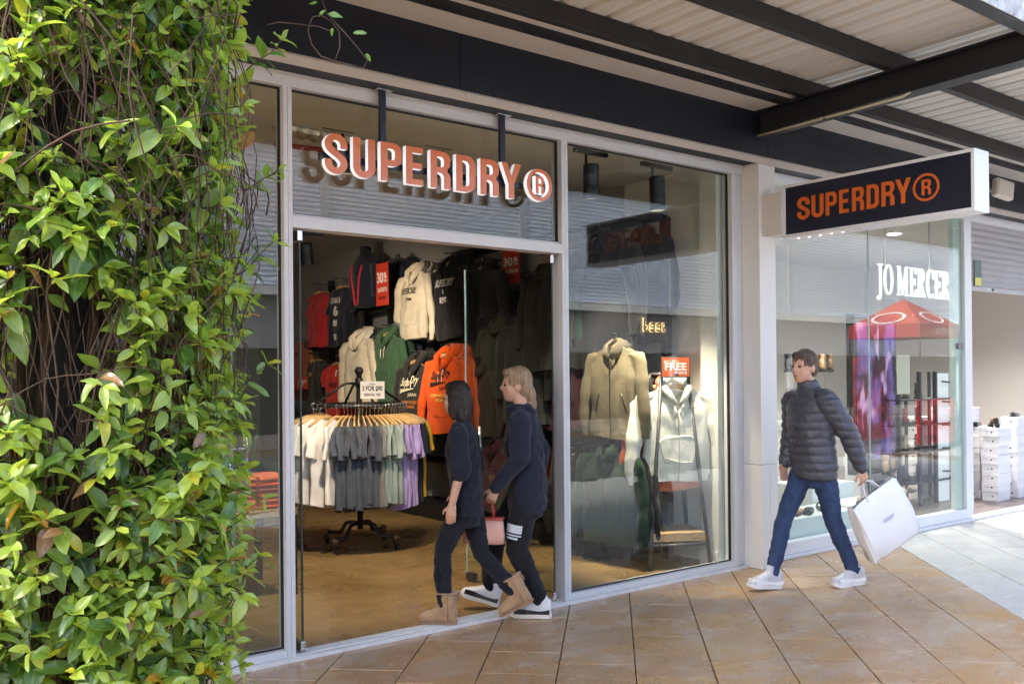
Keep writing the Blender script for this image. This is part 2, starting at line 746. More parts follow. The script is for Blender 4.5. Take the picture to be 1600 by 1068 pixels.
M_ROOFSH = mat('roof_sheet', (0.58, 0.56, 0.53), rough=0.6, var=0.06, vscale=1.2)

# ---- fascia, flashing, soffit
roof_t = thing('shop_building', 'single-storey shop building carrying the navy fascia above both shopfronts', 'building', (4, 0.2, 3.35))
for x0, x1 in ((-5.3, 0.28), (0.285, 3.325), (3.331, 6.425), (6.431, 9.53), (9.536, 12.6), (12.606, 15.7)):
    MB().box(x0, -0.135, 3.385, x1, 0.05, 3.757).build('fascia_panel', M_NAVY, roof_t)
for x0, x1 in ((-5.3, 3.36), (3.363, 6.455), (6.458, 9.56), (9.563, 15.7)):
    MB().prism([(-0.150, 3.331), (-0.143, 3.331), (-0.1352, 3.338), (-0.1352, 3.4), (-0.138, 3.4), (-0.150, 3.385)], (x0, 0, 0), (0, 1, 0), (0, 0, 1), x1 - x0).build('flashing', M_BEIGE, roof_t)
    MB().box(x0, -0.135, 3.346, x1, 0.2, 3.384).build('soffit_strip', M_NAVY, roof_t)
MB().box(-5.3, 0.052, 3.39, 15.7, 12, 4.3).build('roof_slab', mat('parapet_wall', (0.55, 0.53, 0.5), rough=0.8, var=0.05), roof_t)

# ---- canopy
can = thing('street_canopy', 'steel framed canopy with ribbed metal roof sheeting over the walkway', 'canopy', (6.3, -0.2, 3.56))
CX0, CX1 = -5.2, 15.5  # unseen left stretch added to keep sun off the paving
SL = 0.012


def cz(y, z):
    return z + SL * (-y - 0.135)


MB().box(CX0, -0.40, 3.757, CX1, -0.1355, 3.775).build('eave_lining', M_SOFFIT, can)
MB().box(CX0, -0.465, 3.742, CX1, -0.402, 3.80).build('angle_trim', M_STEEL, can)
MB().box(CX0, -0.530, 3.782, CX1, -0.467, 3.80).build('white_trim', M_SOFFIT, can)
for y0, h in ((-0.60, 0.125), (-1.335, 0.125)):
    MB().box(CX0, y0, cz(y0, 3.772), CX1, y0 + 0.065, cz(y0, 3.772) + h).build('purlin', M_PURLIN, can, bevel=0.004)
MB().box(CX0, -2.50, 3.612, CX1, -2.42, 3.905).build('edge_beam', M_STEEL, can, bevel=0.004)
MB().box(CX0, -2.512, 3.625, CX1, -2.503, 3.90).build('edge_flashing', mat('weathered_flashing', (0.52, 0.52, 0.52), rough=0.7, var=0.35, vscale=10, dirt=(0.16, 0.16, 0.18), dscale=12), can)


def rafter(x):
    P0, P1 = -0.136, -2.415
    mb = MB()
    for (xa, xb, za, zb) in ((0, 0.15, 0, 0.014), (0.069, 0.081, 0.0145, 0.186), (0, 0.15, 0.1865, 0.2)):
        zA, zB = 3.557, cz(P1, 3.557) + 0.02
        v = [(x + xa, P0, zA + za), (x + xb, P0, zA + za), (x + xb, P1, zB + za), (x + xa, P1, zB + za),
             (x + xa, P0, zA + zb), (x + xb, P0, zA + zb), (x + xb, P1, zB + zb), (x + xa, P1, zB + zb)]
        mb.add(v, [(0, 1, 2, 3), (4, 7, 6, 5), (0, 4, 5, 1), (1, 5, 6, 2), (2, 6, 7, 3), (3, 7, 4, 0)])
    return mb.build('rafter', M_STEEL, can)


for x in (0.1, 6.25, 12.4):
    rafter(x)
MB().tube([(6.252, -0.17, 3.548), (6.252, -0.9, 3.556), (6.252, -1.42, 3.563), (6.262, -1.47, 3.585)], 0.009, n=8).build(
    'conduit', mat('cream_conduit', (0.62, 0.56, 0.40), rough=0.5), can, smooth=True)
MB().box(6.245, -0.80, 3.542, 6.262, -0.775, 3.566).build('conduit_clip', M_PURLIN, can)
# ribbed sheets, one profile per sheet width
SHEET_Z = 3.90


def sheet(x0, x1):
    prof = []
    x = x0
    while x < x1 - 0.02:
        prof += [(x, 0), (x + 0.020, 0.026), (x + 0.048, 0.026), (x + 0.068, 0), (x + 0.110, 0), (x + 0.116, 0.004), (x + 0.124, 0.004), (x + 0.130, 0)]
        x += 0.1985
    prof.append((x, 0))
    A = [(px, -0.14, SHEET_Z + pz) for px, pz in prof]
    B = [(px, -2.60, cz(-2.60, SHEET_Z) + pz) for px, pz in prof]
    n = len(A)
    mb = MB()
    th = 0.0016
    top = [(a[0], a[1], a[2] + th) for a in A] + [(a[0], a[1], a[2] + th) for a in B]
    F = []
    for i in range(n - 1):
        F.append((i, i + 1, n + i + 1, n + i))
        F.append((2 * n + i, 3 * n + i, 3 * n + i + 1, 2 * n + i + 1))
        F.append((i, 2 * n + i, 2 * n + i + 1, i + 1))
        F.append((n + i, n + i + 1, 3 * n + i + 1, 3 * n + i))
    mb.add(A + B + top, F)
    return mb.build('roof_sheet', M_ROOFSH, can)


xx = CX0
while xx < CX1 - 0.3:
    sheet(xx, min(xx + 0.794, CX1))
    xx += 0.794 + 0.0008

# ---- main shopfront frame
sf = thing('glazed_shopfront', 'silver aluminium shopfront with tall clear panes around an open doorway', 'shopfront', (4.2, 0.05, 0))
FY0, FY1 = 0.03, 0.135


def member(name, x0, z0, x1, z1, y0=FY0, y1=FY1, m_=None):
    return MB().box(x0, y0, z0, x1, y1, z1).build(name, m_ or M_ALU, sf, bevel=0.0025)


for (a, b) in ((0.30, 0.352), (2.219, 2.271), (4.301, 4.359)):
    c = (a + b) / 2
    mu = MB().box(a, FY0, 0.0225, c - 0.0012, FY1, 3.266).box(c + 0.0012, FY0, 0.0225, b, FY1, 3.266).box(c - 0.0012, FY0 + 0.006, 0.0225, c + 0.0012, FY1, 3.266)
    mu.build('mullion', M_ALU, sf)
member('jamb', 6.159, 0.0225, 6.215, 3.266)
member('jamb', 6.2165, 0.0225, 6.296, 3.266, FY0 + 0.012, FY1)
member('head_rail', -2.0, 3.267, 6.296, 3.3455)
member('head_lip', -2.0, 3.318, 6.296, 3.3455, FY0 - 0.012, FY0 - 0.0005)
member('transom', 2.272, 2.466, 4.300, 2.534)
member('transom_cap', 2.272, 2.536, 4.300, 2.548, FY0 + 0.02, FY1)
for (a, b) in ((-2.0, 0.299), (0.353, 2.218), (4.360, 6.158)):
    member('bottom_rail', a, 0.0225, b, 0.066)
# sill track with its grooves
tr = MB().box(-2.0, 0.0, 0.0, 6.296, 0.150, 0.014)
tr.build('sill_track', M_ALU2, sf)
for i, (y0, y1) in enumerate(((0.001, 0.010), (0.013, 0.022), (0.0245, 0.0295), (0.060, 0.066), (0.072, 0.080), (0.086, 0.094), (0.1, 0.108), (0.114, 0.122), (0.128, 0.148))):
    MB().box(-2.0, y0, 0.0143, 6.296, y1, 0.0222).build('track_rib', M_ALU2, sf)
# panes with their gaskets


def pane(parent, x0, z0, x1, z1, y=0.078, t=0.010, gm=None, gasket=True):
    p = MB().box(x0, y, z0, x1, y + t, z1).build('glass_pane', gm or M_GLASS, parent)
    if gasket:
        g = MB()
        w = 0.008
        yy0, yy1 = y - 0.006, y + t + 0.006
        g.box(x0 - .0005, yy0, z0 - .0005, x0 + w, yy1, z1 + .0005).box(x1 - w, yy0, z0 - .0005, x1 + .0005, yy1, z1 + .0005)
        g.box(x0 + w, yy0, z0 - .0005, x1 - w, yy1, z0 + w * .6).box(x0 + w, yy0, z1 - w, x1 - w, yy1, z1 + .0005)
        g.build('gasket', M_GASKET, p)
    return p


pane(sf, 0.354, 0.068, 2.217, 3.265)
pane(sf, -2.0, 0.068, 0.298, 3.265)
pane(sf, 2.273, 2.550, 4.299, 3.265)
pane(sf, 4.361, 0.068, 6.157, 3.265)

# ---- the two door leaves, standing open into the shop
M_CHROME = mat('brushed_steel', (0.62, 0.62, 0.62), rough=0.22, metal=1.0)


def door(label, pivot, angle, w=0.965):
    """leaf runs from the pivot along angle (from +X), hinge on a floor pivot"""
    t = thing('glass_door', label, 'door', (pivot[0], pivot[1], 0.024))
    c, s = math.cos(angle), math.sin(angle)
    ax, ay = Vector((c, s, 0)), Vector((-s, c, 0))
    P = Vector((pivot[0], pivot[1], 0))

    def b(name, a0, a1, d0, d1, z0, z1, m_, bev=0.0):
        cc = P + ax * ((a0 + a1) / 2) + ay * ((d0 + d1) / 2) + Vector((0, 0, (z0 + z1) / 2))
        return MB().obox(cc, ax * ((a1 - a0) / 2), ay * ((d1 - d0) / 2), Vector((0, 0, (z1 - z0) / 2))).build(name, m_, t, bevel=bev)
    b('leaf', 0.0, w, -0.006, 0.006, 0.034, 2.44, M_GLASSG)
    b('edge_strip', w + 0.0005, w + 0.006, -0.006, 0.006, 0.034, 2.44, mat('polished_edge', (0.55, 0.72, 0.68), rough=0.15, spec=0.8))
    b('edge_strip', -0.006, -0.0005, -0.006, 0.006, 0.034, 2.44, mat('dark_seal', (0.02, 0.03, 0.03), rough=0.4))
    b('patch_fitting', -0.012, 0.14, -0.016, 0.016, 0.026, 0.085, M_CHROME, 0.003)
    b('patch_fitting', -0.012, 0.14, -0.016, 0.016, 2.40, 2.46, M_CHROME, 0.003)
    b('corner_lock', w - 0.10, w + 0.004, -0.016, 0.016, 0.026, 0.085, mat('dark_lock', (0.05, 0.055, 0.06), rough=0.4, metal=0.5), 0.003)
    for sd in (-1, 1):
        q = P + ax * (w - 0.09) + ay * (sd * 0.058)
        h = MB().tube([q + Vector((0, 0, 0.72)), q + Vector((0, 0, 1.22))], 0.012, n=12)
        for z in (0.79, 1.15):
            h.tube([q + Vector((0, 0, z)), P + ax * (w - 0.09) + ay * (sd * 0.0065) + Vector((0, 0, z))], 0.008, n=8)
        h.build('pull_handle', M_CHROME, t, smooth=True)
    return t


door('frameless glass door standing open beside the plant and leafy vine', (2.335, 0.083), rad(92.2))
door('frameless glass door standing open behind the two people', (4.245, 0.083), rad(94.0))

# ---- column between the shops
colm = thing('clad_column', 'square white clad column between the two shopfronts', 'column', (6.41, -0.04, 0))
MB().box(6.300, -0.135, 0.862, 6.513, 0.145, 3.3455).build('upper_casing', M_WHITE, colm, bevel=0.003)
MB().box(6.300, -0.135, 0.002, 6.4115, 0.145, 0.859).build('lower_casing', M_WHITE, colm, bevel=0.003)
MB().box(6.4145, -0.135, 0.002, 6.515, 0.145, 0.859).build('lower_casing', M_WHITE, colm, bevel=0.003)

# ---- neighbour shoe shop front
jf = thing('shoe_shop_front', 'white framed frameless-glass window of the neighbouring shoe shop', 'shopfront', (8.4, 0.05, 0))
M_JWHITE = mat('white_satin', (0.74, 0.75, 0.77), rough=0.35, var=0.02)
MB().box(6.516, -0.002, 0.0, 15.0, 0.12, 0.032).build('kerb_strip', M_JWHITE, jf, bevel=0.004)
MB().box(6.516, 0.022, 0.033, 10.17, 0.11, 0.138).build('bottom_rail', M_JWHITE, jf, bevel=0.004)
MB().box(10.02, 0.015, 0.139, 10.172, 0.115, 3.265).build('end_post', M_JWHITE, jf, bevel=0.004)
MB().box(9.86, 0.06, 0.139, 10.018, 0.11, 3.265).build('end_post', mat('pale_green_post', (0.55, 0.62, 0.58), rough=0.4), jf, bevel=0.004)
MB().box(6.516, 0.02, 3.266, 15.0, 0.13, 3.3455).build('head_rail', M_JWHITE, jf, bevel=0.003)
pane(jf, 6.52, 0.139, 8.203, 3.264, y=0.045, gm=M_GLASSG, gasket=False)
pane(jf, 8.209, 0.139, 10.018, 3.264, y=0.045, gm=M_GLASSG, gasket=False)
MB().box(8.2035, 0.043, 0.139, 8.2085, 0.057, 3.264).build('silicone_joint', mat('joint_green', (0.35, 0.5, 0.48), rough=0.3), jf)
MB().box(9.90, 0.03, 1.86, 10.0, 0.044, 1.92).build('lock_case', mat('lock_grey', (0.2, 0.2, 0.21), rough=0.4, metal=0.6), jf)
# roller shutter over the entrance
rs = thing('roller_shutter', 'grey slatted roller shutter rolled half up over the shoe shop entrance', 'shutter', (11.5, 0.1, 2.5))
M_SHUT = mat('shutter_grey', (0.36, 0.35, 0.37), rough=0.5, var=0.05, vscale=2)
z = 2.56
while z < 3.262:
    z1 = min(z + 0.0715, 3.264)
    MB().prism([(0.075, z), (0.085, z), (0.085, z1 - 0.003), (0.075, z1 - 0.003), (0.069, (z + z1) / 2)], (10.174, 0, 0), (0, 1, 0), (0, 0, 1), 3.2).build('slat', M_SHUT, rs)
    z = z1
MB().box(10.174, 0.062, 2.508, 13.37, 0.09, 2.558).build('bottom_bar', mat('shutter_bar', (0.42, 0.41, 0.43), rough=0.45), rs, bevel=0.004)
MB().box(10.62, 0.056, 2.525, 10.67, 0.0615, 2.55).build('latch', M_JWHITE, rs)
MB().box(10.74, 0.056, 2.52, 10.77, 0.0615, 2.552).build('latch', M_STEEL, rs)
p0 = at_y(1522, 447, 0.066)
dec = MB().box(p0.x, 0.060, p0.z, p0.x + 0.16, 0.064, p0.z + 0.29).build('security_notice', mat('notice_dark', (0.03, 0.07, 0.06), rough=0.4), rs)
MB().box(p0.x + 0.01, 0.0575, p0.z + 0.01, p0.x + 0.15, 0.0597, p0.z + 0.10).build('notice_band', mat('notice_yellow', (0.62, 0.60, 0.05), rough=0.4), dec)

# ---- flood light on the fascia beyond the blade sign
fl = thing('floodlight', 'cream square floodlight on bracket below the canopy beyond the hanging sign', 'floodlight', (9.6, -0.14, 3.5))
c0 = at_y(1567, 296, -0.30)
ax = Vector((0.93, -0.30, -0.2)).normalized()
bx_ = Vector((0.25, 0.0, 0.95))
bx_ = (bx_ - ax * bx_.dot(ax)).normalized()
nx = ax.cross(bx_)
M_CREAM = mat('cream_plastic', (0.66, 0.60, 0.52), rough=0.45, var=0.05)
MB().obox(c0, ax * 0.125, bx_ * 0.10, nx * 0.04).build('housing', M_CREAM, fl, bevel=0.02, seg=3)
MB().obox(c0 - nx * 0.043 if nx.y > 0 else c0 + nx * 0.043, ax * 0.10, bx_ * 0.075, nx * 0.002).build('lens', mat('lens_cream', (0.72, 0.68, 0.62), rough=0.2), fl)
MB().tube([c0 + Vector((-0.05, 0.02, 0)), (c0.x - 0.08, -0.138, c0.z - 0.01)], 0.02, n=8).build('bracket', M_CREAM, fl, smooth=True)

# ================================================================== ACROSS THE WALKWAY (seen in the panes)
OY = -15.0
ob = thing('opposite_building', 'long building across the walkway with blue-grey ribbed cladding above pale shopfronts', 'building', (6, OY, 0))
M_CLAD = mat('ribbed_cladding', (0.76, 0.82, 0.92), rough=0.45, metal=0.0, var=0.05, vscale=0.4)
M_OWHITE = mat('opposite_white', (0.72, 0.72, 0.72), rough=0.6, var=0.04)
M_OBEIGE = mat('opposite_beige', (0.36, 0.33, 0.30), rough=0.7, var=0.05)
M_OGLASS = mat('opposite_windows', (0.03, 0.035, 0.04), rough=0.12, spec=0.8)
OX0, OX1 = -14.0, 46.0
cl = MB()
zz = 3.75
prof = []
while zz < 7.0:
    prof += [(OY, zz), (OY, zz + 0.050), (OY - 0.045, zz + 0.066), (OY - 0.045, zz + 0.094)]
    zz += 0.112
for xa in range(int(OX0), int(OX1), 6):
    cl = MB()
    A = [(xa + 0.12, y, z_) for y, z_ in prof]
    B = [(xa + 5.88, y, z_) for y, z_ in prof]
    n = len(A)
    cl.add(A + B, [(i, n + i, n + i + 1, i + 1) for i in range(n - 1)])
    cl.build('cladding_panel', M_CLAD, ob)
    MB().box(xa - 0.12, OY - 0.2, 0, xa + 0.12, OY + 0.03, 7.0).build('pier', mat('pier_grey', (0.5, 0.54, 0.6), rough=0.5), ob)
MB().box(OX0, OY - 0.3, 7.0, OX1, OY + 0.10, 7.35).build('parapet', M_OWHITE, ob)
MB().box(OX0, OY - 0.35, 0, OX1, OY - 0.25, 7.0).build('wall', M_OBEIGE, ob)
MB().box(OX0, OY - 0.1, 3.50, OX1, OY + 0.25, 3.70).build('awning_beam', M_OWHITE, ob)
MB().box(OX0, OY - 0.15, 2.3, OX1, OY + 0.05, 3.49).build('sign_band', mat('sign_band_grey', (0.30, 0.30, 0.31), rough=0.6), ob)
for xa in range(int(OX0), int(OX1), 6):
    for k in range(3):
        MB().box(xa + 0.3 + k * 1.85, OY - 0.12, 0.35, xa + 2.0 + k * 1.85, OY - 0.04, 2.28).build('shop_window', M_OGLASS, ob)
    MB().box(xa + 0.15, OY - 0.14, 0.0, xa + 5.85, OY - 0.02, 0.34).build('stall_riser', M_OBEIGE, ob)
# lit word on the opposite sign band
sp = at_y(1019, 508, -OY + 0.16)
seedt = thing('backlit_sign', 'small backlit lower-case word sign mirrored in the tall window', 'sign', (sp.x, OY + 0.06, sp.z))
tm = MB()
V, F = text_data('seed', 0.0)
w_, h_ = 0.98, 0.40
tm = MB().add([(sp.x - x * w_, OY + 0.12, sp.z + y * h_) for x, y in V], F)
tm.build('letters', mat('seed_face', (0.05, 0.035, 0.02), rough=0.5), seedt)
tm2 = MB().add([(sp.x - x * (w_ + 0.035), OY + 0.09, sp.z + y * (h_ + 0.035)) for x, y in text_data('seed', 0.03)[0]], text_data('seed', 0.03)[1])
tm2.build('halo', mat('seed_glow', (1.0, 0.72, 0.36), emit=3.0), seedt)

# promotional tent, mirrored in the shoe shop window
tp = at_y(1412, 467, 6.1)
tx, ty, tz = tp.x, -6.0, tp.z
tent = thing('promotional_tent', 'red pop-up tent with white ovals mirrored in the shoe shop window', 'tent', (tx, ty, 0))
hw = 0.82
ez = tz - 0.60
M_RED = mat('tent_red', (0.36, 0.015, 0.022), rough=0.7, var=0.1, vscale=2)
M_RED2 = mat('tent_coral', (0.50, 0.07, 0.05), rough=0.7, var=0.1, vscale=2)
M_TWHITE = mat('tent_white', (0.8, 0.78, 0.76), rough=0.7)
cor = [(tx - hw, ty - hw, ez), (tx + hw, ty - hw, ez), (tx + hw, ty + hw, ez), (tx - hw, ty + hw, ez)]
for i in range(4):
    a, b_ = Vector(cor[i]), Vector(cor[(i + 1) % 4])
    top = Vector((tx, ty, tz))
    dn = Vector((0, 0, -0.02))
    val = Vector((0, 0, -0.28))
    MB().add([a, b_, top, a + dn, b_ + dn, top + dn], [(0, 1, 2), (5, 4, 3), (0, 3, 4, 1)]).build('roof_panel', M_RED if i % 2 == 0 else M_RED2, tent)
    o_ = (a + b_) / 2 - top
    out = Vector((o_.x, o_.y, 0)).normalized()
    MB().obox((a + b_ + val) / 2 + out * 0.012, (b_ - a) / 2, val / 2, out * 0.008).build('valance', M_RED, tent)
    mid = (a + b_ + top) / 3
    e1, e2 = (b_ - a).normalized(), (top - (a + b_) / 2).normalized()
    nn = e1.cross(e2).normalized()
    nn = nn if nn.dot(out) > 0 else -nn
    mid = mid + nn * 0.02 - e2 * 0.1
    rr = MB()
    ring = [[mid + e1 * (math.cos(t_) * r1) + e2 * (math.sin(t_) * r1 * 0.55) for t_ in [k * math.pi / 14 for k in range(28)]] for r1 in (0.33, 0.40)]
    rr.loft([ring[0], ring[1]], False, False)
    rr.build('oval_print', M_TWHITE, tent)
    MB().tube([Vector(cor[i]) + dn, (cor[i][0], cor[i][1], 0)], 0.018, n=6).build('leg', M_STEEL, tent)
ctr = MB().box(tx - 0.75, ty + 0.68, 0.1, tx + 0.75, ty + 0.74, 1.05)
ctr.build('counter_front', mat('berry_print', (0.45, 0.02, 0.03), rough=0.5, var=0.9, vscale=5), tent)
bk = MB().box(tx - 0.78, ty - 0.78, 0.1, tx + 0.78, ty - 0.75, 2.0)
bk.build('back_banner', mat('berry_banner', (0.36, 0.05, 0.04), rough=0.6, var=0.9, vscale=3), tent)
V, F = text_data('CHOCOL', 0.0)
MB().add([(tx + 0.1 - x * 0.7, ty + hw + 0.03, ez - 0.15 + y * 0.14) for x, y in V], F).build('lettering', M_TWHITE, tent)

# ================================================================== SIGNS
M_OFACE = mat('orange_acrylic', (0.66, 0.165, 0.042), rough=0.33, spec=0.6, coat=0.5)
M_LIT = mat('lit_white_return', (0.95, 0.96, 1.0), rough=0.5, emit=0.10)
M_ORANGE = mat('orange_vinyl', (0.70, 0.135, 0.012), rough=0.45)
M_SIGNNAVY = mat('sign_navy', (0.014, 0.016, 0.032), rough=0.25, spec=0.5)


def letter_mesh(ch, x0, x1, z0, z1, depth, name='letter', s=None):
    w = LETTER_W[ch]
    kx, kz = (x1 - x0) / w, (z1 - z0)
    cs = [[(x0 + x * kx, z0 + y * kz) for x, y in ct] for ct in glyph(ch, w)]
    return contour_mesh(cs, name, depth)


def ell(cx, cz_, rx, rz, n=40):
    return [(cx + rx * math.cos(2 * math.pi * k / n), cz_ + rz * math.sin(2 * math.pi * k / n)) for k in range(n)]


# ---- channel letters over the door
LY = -0.085
cs_t = thing('channel_letter_sign', 'salmon orange channel letters with glowing white edges hung over the doorway', 'sign', (3.25, -0.05, 2.75))
boxes = [('S', 507.4, 542.8, 204.3, 272.5), ('U', 552, 586, 210, 276.5), ('P', 595, 627.5, 219, 281.7), ('E', 634.7, 663, 225.3, 289),
         ('R', 673, 703.5, 232, 294.5), ('D', 713, 742.8, 238, 298.4), ('R', 751, 779, 245.3, 306), ('Y', 785.5, 812.5, 254, 310)]
LZ0, LZ1 = 2.778, 3.008


M_LBACK = mat('letter_back', (0.02, 0.02, 0.022), rough=0.6)


def front_and_return(me_f, me_r):
    f = obj('letter', me_f, M_OFACE, cs_t)
    f.location = (0, LY, 0)
    r_ = obj('return', me_r, M_LIT, None)
    r_.location = (0, LY + 0.0045 + 0.017, 0)
    r_.parent = f
    r_.matrix_parent_inverse = _inv(f)
    bk_ = obj('back_plate', me_f.copy(), None, None)
    bk_.data.materials.clear()
    bk_.data.materials.append(M_LBACK)
    bk_.location = (0, LY + 0.0045 + 0.017 + 0.0215, 0)
    bk_.parent = f
    bk_.matrix_parent_inverse = _inv(f)
    return f


for ch, xa, xb, ya, yb in boxes:
    a, b_ = at_y(xa, (ya + yb) / 2, LY), at_y(xb, (ya + yb) / 2, LY)
    front_and_return(letter_mesh(ch, a.x, b_.x, LZ0, LZ1, 0.006), letter_mesh(ch, a.x - 0.0008, b_.x + 0.0008, LZ0 - 0.001, LZ1 + 0.001, 0.034, 'return'))
cc = at_y(843.2, 289, LY)
rx, rz = 0.108, 0.108
ringc = [ell(cc.x, cc.z, rx, rz), ell(cc.x, cc.z, rx - 0.024, rz - 0.024)]
front_and_return(contour_mesh(ringc, 'letter', 0.006), contour_mesh([ell(cc.x, cc.z, rx + 0.001, rz + 0.001), ell(cc.x, cc.z, rx - 0.025, rz - 0.025)], 'return', 0.034))
front_and_return(letter_mesh('R', cc.x - 0.032, cc.x + 0.036, cc.z - 0.058, cc.z + 0.058, 0.006), letter_mesh('R', cc.x - 0.033, cc.x + 0.037, cc.z - 0.059, cc.z + 0.059, 0.034, 'return'))
M_POST = mat('navy_post', (0.012, 0.017, 0.035), rough=0.35, spec=0.6)
for px_ in (597.5, 784):
    q = at_y(px_, 190, -0.012)
    MB().box(q.x - 0.020, -0.024, 2.86, q.x + 0.020, 0.004, 3.331).build('hanger_post', M_POST, cs_t, bevel=0.002)
    MB().box(q.x - 0.055, -0.05, 3.332, q.x + 0.055, 0.028, 3.345).build('top_plate', M_CHROME, cs_t, bevel=0.002)
MB().box(2.42, -0.0215, 2.865, 4.10, 0.0015, 2.905).build('support_rail', M_POST, cs_t)

# ---- blade sign on the column
BX = 6.362
bs = thing('blade_sign', 'navy double-sided blade sign with orange lettering and white frame on the column', 'sign', (6.46, -0.33, 2.7))
SY0, SY1, SZ0, SZ1 = -0.325, -1.868, 2.703, 3.128
fr = 0.024
M_SIGNW = mat('sign_white', (0.74, 0.75, 0.77), rough=0.35)
MB().box(BX + 0.004, SY1 + 0.002, SZ0 + 0.002, 6.561, SY0 - 0.002, SZ1 - 0.002).build('light_box', M_SIGNW, bs)
for nm, y0, y1, z0, z1 in (('frame_rail', SY0, SY1, SZ0, SZ0 + fr), ('frame_rail', SY0, SY1, SZ1 - fr, SZ1), ('frame_stile', SY0, SY0 - fr, SZ0 + fr, SZ1 - fr), ('frame_stile', SY1, SY1 + fr, SZ0 + fr, SZ1 - fr)):
    MB().box(BX - 0.003, y0, z0, 6.566, y1, z1).build(nm, M_SIGNW, bs, bevel=0.002)
for xx_, s_ in ((BX, 1), (6.565, -1)):
    pn = MB().box(xx_, SY0 - fr, SZ0 + fr, xx_ + 0.003 * s_, SY1 + fr, SZ1 - fr).build('sign_panel', M_SIGNNAVY, bs)


def side_letters(face_x, sgn):
    """sgn 1: read from -X; -1: read from +X"""
    span = (-0.458, -1.592)
    ws = [('S', .0, .107), ('U', .122, .220), ('P', .238, .325), ('E', .345, .425), ('R', .445, .535), ('D', .555, .645), ('R', .665, .757), ('Y', .770, .868)]
    L = span[0] - span[1]
    for ch, a, b_ in ws:
        me = letter_mesh(ch, a * L * 0.965, b_ * L * 0.965, 0, 0.178, 0.003)
        o = obj('letter', me, M_ORANGE)
        if sgn > 0:
            o.location = (face_x, span[0], 2.828)
            o.rotation_euler = (0, 0, rad(-90))
        else:
            o.location = (face_x, span[1], 2.828)
            o.rotation_euler = (0, 0, rad(90))
        o.parent = bs
        o.matrix_parent_inverse = _inv(bs)
    cx_, r0 = 0.935 * L * 0.965 + 0.045, 0.098
    for cts in ([ell(cx_, 0.088, r0, r0), ell(cx_, 0.088, r0 - 0.017, r0 - 0.017)],):
        o = obj('letter', contour_mesh(cts, 'letter', 0.003), M_ORANGE)
        o2 = obj('letter', letter_mesh('R', cx_ - 0.032, cx_ + 0.036, 0.033, 0.143, 0.003), M_ORANGE)
        for q in (o, o2):
            q.location = (face_x, span[0] if sgn > 0 else span[1], 2.828)
            q.rotation_euler = (0, 0, rad(-90 * sgn))
            q.parent = bs
            q.matrix_parent_inverse = _inv(bs)


side_letters(BX - 0.002, 1)
side_letters(6.5695, -1)
MB().box(6.338, -0.324, 2.738, 6.50, -0.1365, 3.08).build('wall_bracket', mat('bracket_white', (0.66, 0.63, 0.60), rough=0.5), bs, bevel=0.003)
for k in range(5):
    y_ = -0.40 - k * 0.10
    MB().lathe([(0.012, 0), (0.013, -0.004), (0.010, -0.005)], (6.46, y_, 2.7025), n=10).build('downlight', mat('sign_downlight', (1.0, 0.93, 0.82), emit=0.22), bs)

# ---- illuminated letters inside the shoe shop window
JY = 0.27
a, b_ = at_y(1368, 440, JY), at_y(1483, 450, JY)
jm = thing('illuminated_letter_sign', 'glowing white serif letter sign hanging inside the shoe shop window', 'sign', (a.x, JY, 2.2))
M_JLIT = mat('letter_glow', (0.9, 0.9, 0.9), emit=0.17)


def serif(ch):
    P = []
    rc = lambda x0, y0, x1, y1: P.append([(x0, y0), (x1, y0), (x1, y1), (x0, y1)])
    if ch == 'J':
        rc(.06, .955, .44, 1)
        rc(.205, .06, .305, .955)
        P.append(ribbon([(.255, .10), (.245, -.04), (.19, -.15), (.09, -.17)], .085))
        P.append(ell(.07, -.14, .06, .06, 12))
        return P, .46
    if ch == 'O':
        n = 28
        o_, i_ = ell(.35, .5, .33, .515, n), ell(.35, .5, .235, .48, n)
        for k in range(n):
            P.append([o_[k], o_[(k + 1) % n], i_[(k + 1) % n], i_[k]])
        return P, .70
    if ch == 'M':
        rc(.0, 0, .20, .04); rc(.085, .04, .12, .96); rc(.0, .955, .16, 1)
        P.append([(.05, 1), (.17, 1), (.445, .20), (.40, .02)])
        P.append([(.40, .02), (.455, .22), (.70, 1), (.66, 1)])
        rc(.665, .04, .765, .96); rc(.59, 0, .86, .04); rc(.66, .955, .86, 1)
        return P, .88
    if ch == 'E':
        rc(.02, 0, .24, .04); rc(.08, .04, .18, .96); rc(.02, .955, .5, 1); rc(.2, 0, .5, .04); rc(.2, .49, .40, .53)
        P.append([(.50, .955), (.50, .78), (.47, .78), (.42, .955)])
        P.append([(.52, .24), (.49, .24), (.40, .04), (.5, .0)])
        rc(.37, .40, .40, .62)
        return P, .56
    if ch == 'R':
        rc(.02, 0, .26, .04); rc(.08, .04, .18, .96); rc(.02, .955, .30, 1)
        n = 10
        o_ = arc(.28, .745, .27, .255, 90, -90, n)
        i_ = arc(.26, .745, .15, .215, 90, -90, n)
        for k in range(n):
            P.append([o_[k], o_[k + 1], i_[k + 1], i_[k]])
        P.append([(.20, .49), (.32, .49), (.64, .0), (.48, .0)])
        return P, .66
    if ch == 'C':
        n = 22
        o_, i_ = arc(.34, .5, .33, .515, 42, 318, n), arc(.36, .5, .22, .47, 48, 312, n)
        for k in range(n):
            P.append([o_[k], o_[k + 1], i_[k + 1], i_[k]])
        P.append([(.55, .98), (.585, .98), (.585, .66), (.555, .70)])
        return P, .62
    return [], .22


